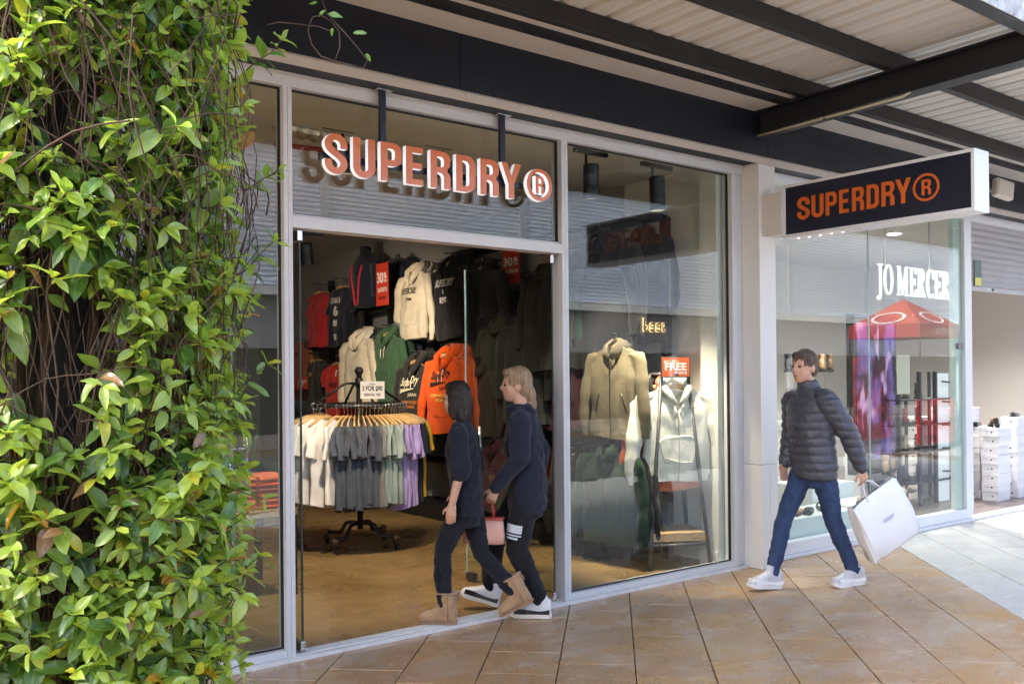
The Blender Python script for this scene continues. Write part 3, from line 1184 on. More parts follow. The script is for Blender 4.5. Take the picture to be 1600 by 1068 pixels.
word = 'JO MERCER'
tot = sum(serif(ch)[1] for ch in word)
kx = (b_.x - a.x) / tot
ztop, zbot = at_y(1378, 424, JY).z, at_y(1378, 459, JY).z
hz = 0.305
zb = at_y(1400, 461, JY).z
x_ = a.x
for ch in word:
    polys, adv = serif(ch)
    if polys:
        mb = MB()
        for pl in polys:
            area = sum(pl[i][0] * pl[(i + 1) % len(pl)][1] - pl[(i + 1) % len(pl)][0] * pl[i][1] for i in range(len(pl)))
            pl = pl if area > 0 else pl[::-1]
            mb.prism([((p[0] * 0.88 + 0.04) * kx, p[1] * hz) for p in pl], (x_, JY, zb), (1, 0, 0), (0, 0, 1), 0.02)
        mb.build('letter', M_JLIT, jm)
    x_ += adv * kx
for px_ in (1383, 1452):
    q = at_y(px_, 420, JY + 0.012)
    MB().tube([(q.x, JY + 0.012, zb + hz * 0.6), (q.x, JY + 0.012, 3.26)], 0.006, n=6).build('suspension_rod', M_CHROME, jm, smooth=True)
MB().box(a.x - .02, JY + 0.004, zb + 0.12, b_.x + .02, JY + 0.012, zb + 0.135).build('carrier_bar', M_GLASSG, jm)

# ================================================================== CLOTHES SHOP INSIDE
def floor_mat():
    mt, nt, b = new_mat('polished_concrete')
    pos = _pos(nt)
    f = _ramp(nt, _noise(nt, pos, 0.9, 7, 0.65, 0.6), 0.3, 0.7)
    c = _mixc(nt, f, (0.185, 0.112, 0.042), (0.31, 0.205, 0.088))
    g = _ramp(nt, _noise(nt, pos, 7, 6, 0.7), 0.35, 0.7, 0.78, 1.12)
    vm = _n(nt, 'ShaderNodeVectorMath', operation='SCALE')
    nt.links.new(c, vm.inputs[0])
    nt.links.new(g, vm.inputs['Scale'])
    nt.links.new(vm.outputs[0], b.inputs['Base Color'])
    nt.links.new(_ramp(nt, _noise(nt, pos, 2.2, 5), 0.3, 0.7, 0.20, 0.42), b.inputs['Roughness'])
    return mt


shop_floor = MB().box(-3.0, 0.151, -0.05, 6.22, 10.0, 0.012).build('shop_floor', floor_mat())
tag(shop_floor, kind='structure')
M_WALLG = mat('grey_wall', (0.30, 0.285, 0.27), rough=0.8, var=0.05, vscale=1.5)
M_WALLW = mat('white_wall', (0.66, 0.65, 0.60), rough=0.7, var=0.03)
M_BLACK = mat('black_steel', (0.012, 0.012, 0.014), rough=0.45, spec=0.4)
M_DCEIL = mat('dark_ceiling', (0.15, 0.135, 0.115), rough=0.9, var=0.2, vscale=1.2)
M_CCEIL = mat('cream_ceiling', (0.60, 0.55, 0.46), rough=0.8)
wr = thing('side_wall', 'long grey side wall of the clothes shop behind the hanging garments', 'wall', (6.21, 4, 0))
MB().box(6.20, 1.32, 0.012, 6.28, 9.95, 3.6).build('wall_face', M_WALLG, wr)
MB().box(6.20, 0.152, 0.012, 6.28, 1.318, 3.6).build('wall_face', M_WALLW, wr)
MB().box(6.10, 0.150, 0.012, 6.199, 0.33, 3.6).build('pilaster', M_WALLW, wr)
MB().box(6.085, 0.149, 0.012, 6.0995, 0.345, 0.13).build('skirting', M_WALLW, wr)
for k in range(8):
    z_ = 0.9 + k * 0.30
    MB().box(6.194, 1.33, z_, 6.1995, 4.2, z_ + 0.012).build('panel_groove', mat('groove_dark', (0.10, 0.095, 0.09), rough=0.8), wr)
wb = MB().box(-3.0, 9.96, 0, 6.3, 10.1, 3.62).build('back_wall', mat('back_wall_grey', (0.33, 0.32, 0.31), rough=0.8))
tag(wb, 'grey back wall at the far end of the clothes shop', 'wall')
wl = MB().box(-3.1, 0.16, 0, -3.0, 9.95, 3.62).build('far_side_wall', mat('wall_warm', (0.40, 0.37, 0.33), rough=0.8))
tag(wl, 'plain warm grey wall of the clothes shop opposite the hoodies', 'wall')
ceil = MB().box(-3.1, 0.16, 3.621, 6.28, 10.0, 3.68).build('ceiling', M_DCEIL)
tag(ceil, kind='structure')
blk = MB().box(-3.0, 0.160, 3.300, 4.22, 0.82, 3.619).build('ceiling_bulkhead', M_CCEIL)
tag(blk, kind='structure')
for k in range(4):
    q = MB().box(4.4, 0.9 + k * 0.55, 3.50, 6.19, 1.0 + k * 0.55, 3.62).build('ceiling_batten', mat('batten', (0.30, 0.27, 0.22), rough=0.8), ceil)

# ---- services under the ceiling
duct = MB()
pts = [at_y(430 + i * 9, 196 + i * 1.9, 1.3) for i in range(16)]
duct.tube([p + Vector((0, 0, 0.02)) for p in pts for _ in (0,)], [0.085 if i % 2 else 0.062 for i in range(16)], n=14)
tag(duct.build('flexible_duct', mat('foil_duct', (0.62, 0.58, 0.48), rough=0.28, metal=0.9, var=0.3, vscale=40, bump=0.8, bscale=50)),
    'crinkled silver flexible duct under the ceiling behind the first sign letter', 'duct')
rp = MB().tube([at_y(430, 226, 1.25), at_y(560, 240, 1.25)], 0.02, n=8)
tag(rp.build('sprinkler_pipe', mat('red_pipe', (0.30, 0.03, 0.02), rough=0.4), smooth=True), 'thin red pipe running just below the silver duct', 'pipe')
pp = MB().tube([at_y(905, 262, 1.6), at_y(985, 286, 1.6), at_y(1068, 258, 0.95)], 0.012, n=6)
pp.tube([at_y(985, 286, 1.6), at_y(985, 286, 1.6) + Vector((0, 0, 0.25))], 0.008, n=6)
tag(pp.build('conduit_pipe', mat('grey_conduit', (0.32, 0.29, 0.25), rough=0.5), smooth=True), 'grey conduit pipe bent under the ceiling behind the two black spotlights', 'pipe')


def spot_head(label, top, energy, aim, tilt=0.0, size=rad(70), plate=True, L=0.27, r=0.062, blend=0.6):
    t = thing('spotlight', label, 'spotlight', top, group=None)
    M_SB = mat('spot_black', (0.010, 0.014, 0.017), rough=0.35, spec=0.5)
    T = Vector(top)
    if plate:
        MB().box(T.x - 0.17, T.y - 0.02, T.z - 0.02, T.x + 0.17, T.y + 0.02, T.z + 0.012).build('track_plate', M_SB, t, bevel=0.003)
    MB().tube([T + Vector((-0.05, 0, -0.02)), T + Vector((-0.05, 0, -0.10))], 0.011, n=8).build('stem', M_SB, t, smooth=True)
    d = (Vector(aim) - T).normalized()
    dd = Vector((d.x * 0.35, d.y * 0.35, -1)).normalized()
    c0_ = T + Vector((0, 0, -0.09))
    MB().tube([c0_, c0_ + dd * 0.012, c0_ + dd * (L - 0.1), c0_ + dd * (L - 0.1 + 0.002), c0_ + dd * (L - 0.09), c0_ + dd * L], [r * .9, r, r, r * .96, r, r], n=20, cap=False).build('can', M_SB, t, smooth=False)
    MB().tube([c0_ + dd * 0.002, c0_ + dd * 0.006], r * 0.9, n=20).build('end_cap', M_SB, t)
    MB().tube([c0_ + dd * (L - 0.035), c0_ + dd * (L - 0.030)], r * 0.9, n=20).build('lamp', mat('lamp_glow', (1.0, 0.82, 0.55), emit=6.0), t)
    ld = bpy.data.lights.new('spot_lamp', 'SPOT')
    ld.energy = energy
    ld.color = (1.0, 0.83, 0.62)
    ld.spot_size = size
    ld.spot_blend = blend
    ld.shadow_soft_size = 0.05
    lo = bpy.data.objects.new('spot_lamp', ld)
    coll.objects.link(lo)
    lo.location = c0_ + dd * (L + 0.01)
    lo.rotation_euler = (-(Vector(aim) - lo.location)).to_track_quat('Z', 'Y').to_euler()
    lo.parent = t
    lo.matrix_parent_inverse = _inv(t)
    return t


# ---- garments
_gm = {}
KIND = {'tee': dict(W=.255, L=.69, fl=.02, D=.040, slv=.18, hood=0), 'hoodie': dict(W=.275, L=.70, fl=.0, D=.060, slv=.60, hood=1),
        'jacket': dict(W=.285, L=.74, fl=.03, D=.062, slv=.62, hood=2), 'coat': dict(W=.28, L=.98, fl=.10, D=.062, slv=.64, hood=2)}


def sstep(x):
    x = max(0.0, min(1.0, x))
    return x * x * (3 - 2 * x)


class Shape:
    def __init__(self, kind, seed):
        self.k = KIND[kind]
        self.kind = kind
        r_ = random.Random(seed)
        self.ph = [r_.uniform(0, 6.28) for _ in range(6)]
        self.A = r_.uniform(0.7, 1.2)

    def half(self, s):
        W = self.k['W']
        w = W * (0.93 + 0.07 * sstep(s * 4)) * (1 + self.k['fl'] * s)
        w *= 1 - 0.05 * math.sin(math.pi * min(1, s * 1.2)) * (0.6 if self.kind == 'tee' else 1)
        if self.kind == 'hoodie' and s > 0.9:
            w *= 1 - 0.07 * sstep((s - 0.9) / 0.05)
        return w

    def depth(self, s):
        d = 0.010 + (self.k['D'] - 0.010) * sstep(s * 3.2)
        if self.kind == 'hoodie' and s > 0.9:
            d *= 1 - 0.12 * sstep((s - 0.9) / 0.05)
        return d

    def top(self, x, front):
        ax_ = abs(x)
        if ax_ < 0.092:
            u = 1 - (ax_ / 0.092) ** 2
            return -0.105 - u * (0.085 if front else 0.022)
        return -0.105 - 0.34 * (ax_ - 0.092)

    def fold(self, x, s):
        p = self.ph
        cr = lambda a: 1 - 2 * abs(math.sin(a)) ** 0.7
        return self.A * (0.011 * s * cr(8.5 * x + p[0] + 0.9 * s) + 0.009 * s * math.sin(27 * x + p[1] - 2.5 * s) + 0.006 * min(1, s * 4) * cr(6 * s + 5 * abs(x) + p[2]) + 0.004 * s * math.sin(50 * x + p[5] + 4 * s))

    def pt(self, t, s):
        c, si = math.cos(t), math.sin(t)
        w = self.half(s)
        x = w * math.copysign(abs(c) ** 0.7, c)
        y = self.depth(s) * math.copysign(abs(si) ** 0.75, si)
        y += self.fold(x, s)
        hem = -0.105 - self.k['L'] + 0.012 * math.sin(9 * x + self.ph[3]) + 0.02 * (x / w) ** 2
        z = self.top(x, si < 0) * (1 - s) + hem * s
        return (x + 0.006 * math.sin(20 * z + self.ph[4]) * (abs(c) ** 2), y, z)

    def front(self, x, z):
        s = max(0.0, min(1.0, (-0.105 - z) / self.k['L']))
        w = self.half(s)
        c = min(0.999, abs(x) / w) ** (1 / 0.7)
        si = math.sqrt(1 - c * c)
        return -self.depth(s) * si ** 0.75 + self.fold(x, s)


def garment_meshes(kind, seed):
    key = (kind, seed)
    if key in _gm:
        return _gm[key]
    sh = Shape(kind, seed)
    k = sh.k
    N, Mr = 60, 24
    rings = [[sh.pt(2 * math.pi * j / N, (i / (Mr - 1)) ** 1.15) for j in range(N)] for i in range(Mr)]
    body = MB().loft(rings, False, False).mesh('body', smooth=True)
    sl = {}
    r_ = random.Random(seed + 99)
    for sd in (-1, 1):
        S = Vector((sd * k['W'] * 0.92, 0, -0.205))
        n0_ = 0
        L = k['slv'] * (1 + (r_.uniform(-0.22, 0.22) if kind == 'tee' else 0))
        n = 24
        P, Rr = [], []
        for i in range(n):
            u = i / (n - 1)
            if u < 0.001:
                P += [Vector((sd * k['W'] * 0.62, 0.0, -0.168)), Vector((sd * k['W'] * 0.80, 0.0, -0.178)), Vector((sd * k['W'] * 0.97, 0.0, -0.196))]
                q_ = (0.030, 0.014) if L < 0.3 else (0.036, 0.026)
                Rr += [(q_[0] * 0.35, q_[1] * 0.6), q_, (q_[0] * 1.75, q_[1] * 1.25)]
                continue
            if L < 0.3:
                P.append(S + Vector((sd * (0.018 + 0.030 * u), 0.016 * math.sin(seed + 3 * u), -0.015 - L * u)))
                wob = 1 + 0.05 * math.sin(9 * u + seed)
                Rr.append(((0.072 + 0.004 * u) * wob, 0.016 + 0.012 * u))
            else:
                P.append(S + Vector((sd * (0.02 + 0.085 * math.sin(u * 1.9)), -0.02 * u + 0.012 * math.sin(5 * u + seed), -0.01 - L * u)))
                wob = 1 + 0.06 * math.sin(17 * u + seed * 1.3 + sd) + 0.09 * (0.5 - abs(math.sin(15 * u + seed)))
                cu = 1.0 if u < 0.9 else 0.74
                Rr.append(((0.078 - 0.026 * u) * wob * cu, (0.038 - 0.006 * u) * wob * cu))
        sl[sd] = MB().tube(P, Rr, n=14, ref=(0.0, 0, 1.0), cap=True).mesh('sleeve', smooth=True)
    hood = None
    if k['hood'] == 1:
        mb = MB()
        path = [(-0.012, -0.062, -0.235), (-0.055, -0.062, -0.185), (-0.098, -0.030, -0.115), (-0.092, 0.035, -0.065), (-0.045, 0.075, -0.045), (0.0, 0.085, -0.04),
                (0.045, 0.075, -0.045), (0.092, 0.035, -0.065), (0.098, -0.030, -0.115), (0.055, -0.062, -0.185), (0.012, -0.062, -0.235)]
        mb.tube(path, [(0.012, 0.010), (0.028, 0.022), (0.034, 0.03), (0.036, 0.04), (0.038, 0.05), (0.04, 0.052), (0.038, 0.05), (0.036, 0.04), (0.034, 0.03), (0.028, 0.022), (0.012, 0.010)], n=10)
        mb.ball((0, 0.085, -0.17), 0.13, 0.055, 0.13)
        hood = mb.mesh('hood', smooth=True)
    elif k['hood'] == 2:
        mb = MB()
        path = [(-0.015, -0.070, -0.20), (-0.06, -0.060, -0.15), (-0.088, -0.02, -0.105), (-0.07, 0.04, -0.075), (0, 0.065, -0.065), (0.07, 0.04, -0.075), (0.088, -0.02, -0.105), (0.06, -0.060, -0.15), (0.015, -0.070, -0.20)]
        mb.tube(path, [(0.022, 0.014), (0.05, 0.018), (0.052, 0.022), (0.052, 0.026), (0.055, 0.03), (0.052, 0.026), (0.052, 0.022), (0.05, 0.018), (0.022, 0.014)], n=10)
        hood = mb.mesh('collar', smooth=True)
    _gm[key] = (sh, body, sl, hood)
    return _gm[key]


hk = MB().tube([(0, 0, -0.115), (0, 0, -0.05), (0.012, 0, -0.035), (0.022, 0, -0.015), (0.016, 0, 0.004), (0.0, 0, 0.009), (-0.014, 0, 0.002), (-0.018, 0, -0.012)], 0.0024, n=6).mesh('hook', smooth=True)
hb = MB().tube([(-0.215, 0.005, -0.185), (-0.15, 0, -0.152), (-0.07, -0.003, -0.124), (0, -0.004, -0.112), (0.07, -0.003, -0.124), (0.15, 0, -0.152), (0.215, 0.005, -0.185)],
              [(0.012, 0.009), (0.016, 0.007), (0.020, 0.007), (0.021, 0.007), (0.020, 0.007), (0.016, 0.007), (0.012, 0.009)], n=8).mesh('bar', smooth=True)
M_WOOD = mat('hanger_wood', (0.52, 0.32, 0.13), rough=0.4, var=0.15, vscale=30, rand=0.1)
M_HWIRE = mat('hook_wire', (0.7, 0.7, 0.7), rough=0.25, metal=1.0)


def hanger(label, loc, rotz, group):
    t = thing('clothes_hanger', label, 'hanger', loc, rotz, group)
    put('bar', hb, M_WOOD, t)
    put('hook', hk, M_HWIRE, t)
    return t


def print_on(sh, items, parent, m_, name='print'):
    """items: (text, x, z, w, h, bold, shear, space) laid on the garment's front"""
    mb = MB()
    for it in items:
        body, x, z, w, h = it[:5]
        bold, shear, space = (list(it[5:]) + [0.012, 0, 1][len(it) - 5:])[:3]
        if body == '#':
            V = [(i / 6 - 0.5, j / 2 - 0.5) for j in range(3) for i in range(7)]
            F = [(j * 7 + i, j * 7 + i + 1, j * 7 + i + 8, j * 7 + i + 7) for j in range(2) for i in range(6)]
        elif body == '~':
            V, F = [], []
            for i in range(13):
                u = i / 12
                V += [(u - 0.5, 0.35 * u - 0.2 + 0.25 * (u * (1 - u)) - (0.22 * (1 - u) ** .6 + .03)), (u - 0.5, 0.35 * u - 0.2 + 0.25 * (u * (1 - u)) + (0.22 * (1 - u) ** 2 + .03))]
            F = [(2 * i, 2 * i + 2, 2 * i + 3, 2 * i + 1) for i in range(12)]
        else:
            V, F = text_data(body, bold, shear, space)
        mb.add([(x + a_ * w, sh.front(x + a_ * w, z + b__ * h) - 0.011, z + b__ * h) for a_, b__ in V], F)
    me = mb.mesh(name)
    return put(name, me, m_, parent)


def garment(kind, label, m_, loc, rotz, seed=0, scale=1.0, prints=None, cat=None, group=None, hang=True, strings=None, zipm=None, m_in=None, tilt=0.0):
    sh, body, sl, hood = garment_meshes(kind, seed)
    cat = cat or {'tee': 't-shirt', 'hoodie': 'hoodie', 'jacket': 'jacket', 'coat': 'coat'}[kind]
    name = {'tee': 't_shirt', 'hoodie': 'hoodie', 'jacket': 'jacket', 'coat': 'coat'}[kind]
    t = thing(name, label, cat, loc, rotz, group)
    t.scale = scale if isinstance(scale, tuple) else (scale, scale, scale)
    t.rotation_euler[1] = tilt
    put('body', body, m_, t)
    for sd in (-1, 1):
        put('sleeve', sl[sd], m_, t)
    if hood is not None:
        put('hood' if kind == 'hoodie' else 'collar', hood, m_, t)
    for items, pm in (prints or []):
        for it in items:
            print_on(sh, [it], t, pm)
    if strings is not None:
        for sd in (-1, 1):
            P = [(sd * 0.035, sh.front(sd * 0.035, z_) - 0.008, z_) for z_ in (-0.19, -0.23, -0.27, -0.31, -0.345)]
            put('drawstring', MB().tube(P, 0.0042, n=6).mesh('drawstring', smooth=True), strings, t)
        P = [(-0.16, -0.50), (-0.115, -0.66), (0.115, -0.66), (0.16, -0.50), (0.10, -0.46), (-0.10, -0.46)]
        mb = MB()
        n_ = 9
        ring0, ring1 = [], []
        for i in range(len(P)):
            a_, c_ = P[i], P[(i + 1) % len(P)]
            for q in range(4):
                x = a_[0] + (c_[0] - a_[0]) * q / 4
                z_ = a_[1] + (c_[1] - a_[1]) * q / 4
                ring0.append((x, sh.front(x, z_) - 0.002, z_))
                ring1.append((x * 0.96, sh.front(x, z_) - 0.008, -0.56 + (z_ + 0.56) * 0.96))
        mb.loft([ring0, ring1], False, True)
        put('pocket', mb.mesh('pocket'), m_, t)
    if zipm is not None:
        P = [(0.004 * math.sin(8 * z_), sh.front(0, z_) - 0.004, z_) for z_ in [-0.20 - i * (sh.k['L'] - 0.11) / 12 for i in range(13)]]
        put('zip', MB().tube(P, 0.005, n=6).mesh('zip', smooth=True), zipm, t)
        if kind in ('jacket', 'coat'):
            for sd in (-1, 1):
                P = [(sd * (0.13 + 0.05 * u), sh.front(sd * (0.13 + 0.05 * u), -0.48 - 0.15 * u) - 0.004, -0.48 - 0.15 * u) for u in (0, .33, .66, 1)]
                put('pocket_zip', MB().tube(P, 0.005, n=6).mesh('pocket_zip', smooth=True), zipm, t)
    if hang:
        hl = 'hanger holding the ' + ' '.join(label.split()[:12])
        hanger(hl, loc, rotz, 'hangers in the clothes shop')
    return t


C = dict(red=(0.42, 0.014, 0.018), brightred=(0.50, 0.022, 0.014), navy=(0.012, 0.015, 0.026), black=(0.011, 0.011, 0.012), cream=(0.62, 0.55, 0.42), white=(0.70, 0.68, 0.65),
         charcoal=(0.028, 0.026, 0.025), orange=(0.66, 0.085, 0.008), green=(0.045, 0.105, 0.052), dkgreen=(0.018, 0.042, 0.026), olive=(0.018, 0.019, 0.012), khaki=(0.050, 0.046, 0.028),
         brown=(0.05, 0.034, 0.024), rust=(0.25, 0.07, 0.03), slate=(0.062, 0.072, 0.095), grey=(0.16, 0.16, 0.155), sage=(0.22, 0.27, 0.25), lilac=(0.30, 0.23, 0.46), mustard=(0.55, 0.31, 0.015),
         beige=(0.20, 0.165, 0.105), stone=(0.16, 0.14, 0.105), burgundy=(0.050, 0.010, 0.014), offwhite=(0.72, 0.70, 0.62), tangerine=(0.56, 0.11, 0.035))
MC = {k_: cloth(k_, v_) for k_, v_ in C.items()}
M_PW = mat('print_white', (0.75, 0.73, 0.68), rough=0.7)
M_PB = mat('print_black', (0.012, 0.012, 0.012), rough=0.7)
M_PO = mat('print_orange', (0.65, 0.20, 0.03), rough=0.7)
M_PY = mat('print_yellow', (0.75, 0.52, 0.08), rough=0.7)
M_PC = mat('print_cream', (0.72, 0.66, 0.46), rough=0.7)
M_CORD = mat('white_cord', (0.75, 0.72, 0.64), rough=0.8)
M_ZIPB = mat('zip_black', (0.015, 0.015, 0.015), rough=0.4)

# ---- wall fixture: posts, shelf, arms
fx = thing('wall_fixture', 'black steel wall fixture with shelves and projecting arms carrying the clothes', 'display rack', (6.1, 3, 0.02))
WX = 6.05
for y_ in (0.66, 2.30, 3.75, 5.35, 7.0, 8.6):
    MB().box(WX - 0.05, y_ - 0.035, 0.014, WX + 0.02, y_ + 0.035, 2.98).build('post', M_BLACK, fx)
for (ya, yb, z_) in ((0.66, 3.75, 2.96), (2.34, 3.71, 2.48), (3.79, 6.9, 2.46), (0.70, 2.26, 2.0), (2.34, 3.71, 1.88), (3.79, 8.6, 1.80)):
    MB().box(WX - 0.18, ya, z_, WX + 0.02, yb, z_ + 0.045).build('shelf', M_BLACK, fx)
MB().box(5.72, 0.9, 0.014, 6.19, 8.6, 0.16).build('plinth', M_BLACK, fx)
MB().box(5.86, 2.34, 0.62, 6.19, 8.6, 0.655).build('shelf', M_BLACK, fx)

GX = 5.60


def on_arm(kind, cx, ytop, colour, label, behind=(), seed=0, X=GX, prints=None, strings=None, zipm=None, scale=1.0, blabel='', hang=True, gap=0.055):
    p = at_x(cx, ytop, X)
    z_ = p.z + 0.05
    MB().box(X - 0.07, p.y - 0.008, z_ - 0.016, WX - 0.05, p.y + 0.008, z_ - 0.004).build('arm', M_BLACK, fx)
    garment(kind, label, MC[colour], (X, p.y, z_), rad(-90) + rnd.gauss(0, 0.05), seed, scale, prints, hang=hang, strings=strings, zipm=zipm)
    for i, bc in enumerate(behind):
        lab = f'{bc} {kind if kind != "tee" else "t-shirt"} {("directly", "second", "third", "fourth", "fifth")[i]} behind the {blabel}'
        garment(kind, lab, MC[bc], (X + gap * (i + 1), p.y + rnd.gauss(0, 0.012), z_), rad(-90) + rnd.gauss(0, 0.07), seed + 1 + (i % 2), scale, hang=True)
    return p


SD = [('SUPERDRY', 0, -0.30, 0.30, 0.062, 0.03, 0, 1.0)]
on_arm('tee', 497, 449, 'red', 'dark red t-shirt hanging highest at the far end of the wall', ('burgundy', 'red'), 1, blabel='dark red t-shirt', scale=1.08)
on_arm('tee', 531, 440, 'navy', 'navy t-shirt with tall white block print beside the dark red one', ('navy', 'black', 'charcoal', 'navy'), 2, blabel='block-print t-shirt', scale=1.12,
       prints=[([('OSAKA', -0.02, -0.26, 0.24, 0.07, .03), ('6', -0.02, -0.38, 0.12, 0.12, .06), ('#', -0.02, -0.52, 0.11, 0.07), ('#', -0.02, -0.68, 0.11, 0.07)], M_PW)])
on_arm('hoodie', 648, 414, 'cream', 'cream hoodie with black chest lettering hung high beside the black one', ('grey', 'cream'), 4, blabel='lettered cream hoodie', strings=MC['cream'], scale=1.12,
       prints=[([('SUPERDRY', 0, -0.31, 0.30, 0.062, 0.03), ('JPN', 0, -0.40, 0.09, 0.045, 0.03)], M_PB)])
on_arm('hoodie', 703, 402, 'black', 'black hoodie with white chest lettering hung high on the wall', ('black', 'charcoal', 'black'), 5, blabel='lettered black hoodie', strings=MC['black'], scale=1.16,
       prints=[([('SUPERDRY', 0, -0.28, 0.33, 0.072, 0.035), ('R', 0, -0.365, 0.035, 0.04, 0.02), ('\u5192\u967a\u9b42', 0, -0.44, 0.14, 0.06, 0.03)], M_PW)])
on_arm('hoodie', 752, 410, 'charcoal', 'charcoal hoodie seen through the open door leaf up high', ('black',), 6, X=5.72, blabel='hoodie beside the door edge', scale=1.05)
on_arm('coat', 850, 412, 'olive', 'long olive coat hanging high by the door mullion', ('olive', 'dkgreen'), 7, X=5.45, blabel='long olive coat', zipm=M_ZIPB, scale=0.95)
on_arm('jacket', 467, 535, 'rust', 'rust brown jacket low behind the folded-back door leaf', ('brown', 'rust'), 8, blabel='low rust brown jacket')
on_arm('tee', 489, 556, 'charcoal', 'charcoal t-shirt with tiny yellow print left of the bright red one', ('black', 'charcoal'), 9, blabel='charcoal t-shirt', prints=[([('SUPER', 0, -0.30, 0.10, 0.05, .02)], M_PY)])
on_arm('tee', 526, 560, 'brightred', 'bright red t-shirt with white swing tag above the round rack', ('brightred', 'red', 'brightred', 'red'), 10, blabel='bright red t-shirt', scale=1.08,
       prints=[([('#', 0.06, -0.22, 0.04, 0.075)], M_PW), ([('SUPERDRY', 0, -0.36, 0.22, 0.05, .02)], M_PB)])
on_arm('hoodie', 560, 517, 'cream', 'cream hoodie in the lower row left of the green one', ('offwhite', 'charcoal', 'slate', 'charcoal'), 11, X=5.45, blabel='lower cream hoodie', scale=1.2,
       prints=[([('SUPER', -0.02, -0.30, 0.16, 0.05, .02), ('DRY', -0.02, -0.44, 0.08, 0.05, .02)], M_PW)])
on_arm('hoodie', 605, 513, 'green', 'bottle green hoodie hanging in the lower row', ('dkgreen', 'dkgreen', 'navy', 'charcoal'), 12, X=5.5, blabel='bottle green hoodie', strings=M_CORD, scale=1.15, gap=0.07)
SCR = lambda c1, c2: [([('Super', -0.05, -0.29, 0.19, 0.10, .03, .35), ('Dry', 0.085, -0.27, 0.12, 0.10, .03, .35), ('~', -0.03, -0.35, 0.24, 0.08)], c1), ([('JAPAN', 0.06, -0.40, 0.14, 0.04, .02)], c1), ([('PREMIUM GOODS', 0, -0.465, 0.28, 0.03, .02), ('TRADE MARK', 0.02, -0.505, 0.17, 0.028, .02)], c2)]
on_arm('hoodie', 648, 556, 'charcoal', 'charcoal hoodie with cream script logo left of the orange one', ('charcoal', 'black'), 13, X=5.45, blabel='script-logo charcoal hoodie', strings=M_CORD, scale=1.2, prints=SCR(M_PC, M_PO))
on_arm('hoodie', 696, 545, 'orange', 'vivid orange hoodie with black script logo on wooden hanger', ('orange', 'tangerine', 'orange', 'tangerine', 'orange'), 14, X=5.40, blabel='vivid orange hoodie', strings=M_CORD, scale=1.15, prints=SCR(M_PB, M_PY))
on_arm('jacket', 778, 497, 'khaki', 'khaki jacket seen through the door leaf beside dark jackets', ('olive', 'khaki'), 15, blabel='khaki jacket', zipm=M_ZIPB)
on_arm('jacket', 752, 490, 'charcoal', 'charcoal jacket next to the khaki jacket behind the door', ('black',), 16, X=5.7, blabel='jacket beside the khaki one', zipm=M_ZIPB)
on_arm('coat', 818, 492, 'charcoal', 'charcoal coat on tan hanger behind the light-haired person', ('black', 'burgundy', 'black'), 17, blabel='charcoal coat', zipm=M_ZIPB, X=5.5)
on_arm('jacket', 750, 566, 'brown', 'brown jacket in the lower row just right of the orange hoodie', ('brown', 'charcoal'), 18, X=5.55, blabel='lower brown jacket', zipm=M_ZIPB, scale=0.95)
on_arm('jacket', 772, 690, 'burgundy', 'burgundy jacket on the lowest rail behind the door handle', ('burgundy', 'red'), 19, X=5.35, blabel='lowest burgundy jacket', zipm=M_ZIPB, scale=0.85)
on_arm('jacket', 800, 690, 'dkgreen', 'dark green jacket on the lowest rail behind the light-haired person', ('dkgreen', 'charcoal'), 20, X=5.35, blabel='lowest dark green jacket', scale=0.85)
# behind the tall window
on_arm('jacket', 960, 531, 'beige', 'beige zip jacket hanging behind the tall window pane', ('stone',), 21, X=5.52, blabel='beige zip jacket', zipm=M_ZIPB, scale=(0.88, 1.0, 1.04), gap=0.1)
on_arm('jacket', 884, 528, 'burgundy', 'burgundy jacket half hidden behind the door mullion', ('charcoal',), 22, X=5.62, blabel='half-hidden burgundy jacket', zipm=M_ZIPB, scale=1.05)
on_arm('coat', 935, 362, 'black', 'long black coat hung highest behind the tall window', ('black', 'charcoal'), 23, X=5.62, blabel='highest black coat', scale=1.15)
on_arm('coat', 1003, 354, 'black', 'long black coat beside the black display post', (), 24, X=5.95, blabel='coat beside the display post', scale=1.0)
on_arm('jacket', 952, 690, 'dkgreen', 'dark green-black jacket on tan hanger low behind the window', ('black', 'charcoal'), 25, X=5.5, blabel='low dark green jacket', scale=1.08, zipm=M_ZIPB)
on_arm('coat', 900, 700, 'black', 'black coat low beside the door mullion', ('black',), 26, X=5.6, blabel='low black coat')

# ---- mannequin bust in a zip jacket, backpack, folded piles
p = at_x(572, 480, 5.62)
bust = thing('mannequin_bust', 'headless black bust wearing a navy jacket with pink zips on the shelf', 'mannequin', (5.62, p.y, p.z), rad(-90))
bs_ = 1.25
prof = [(0.15, 0.10, 0), (0.17, 0.11, 0.10), (0.165, 0.105, 0.2), (0.19, 0.12, 0.34), (0.205, 0.11, 0.42), (0.17, 0.09, 0.47), (0.07, 0.06, 0.51), (0.055, 0.055, 0.56)]
bm_ = MB().loft([[(a_ * bs_ * math.cos(q * math.pi / 10), b__ * bs_ * math.sin(q * math.pi / 10), z_ * bs_) for q in range(20)] for a_, b__, z_ in prof])
put('jacket', bm_.mesh('jacket', smooth=True), MC['navy'], bust)
put('neck_cap', MB().lathe([(0.07, 0.70), (0.07, 0.745), (0.03, 0.75)], n=16).mesh('neck_cap', smooth=True), mat('bust_black', (0.01, 0.01, 0.01), rough=0.3), bust)
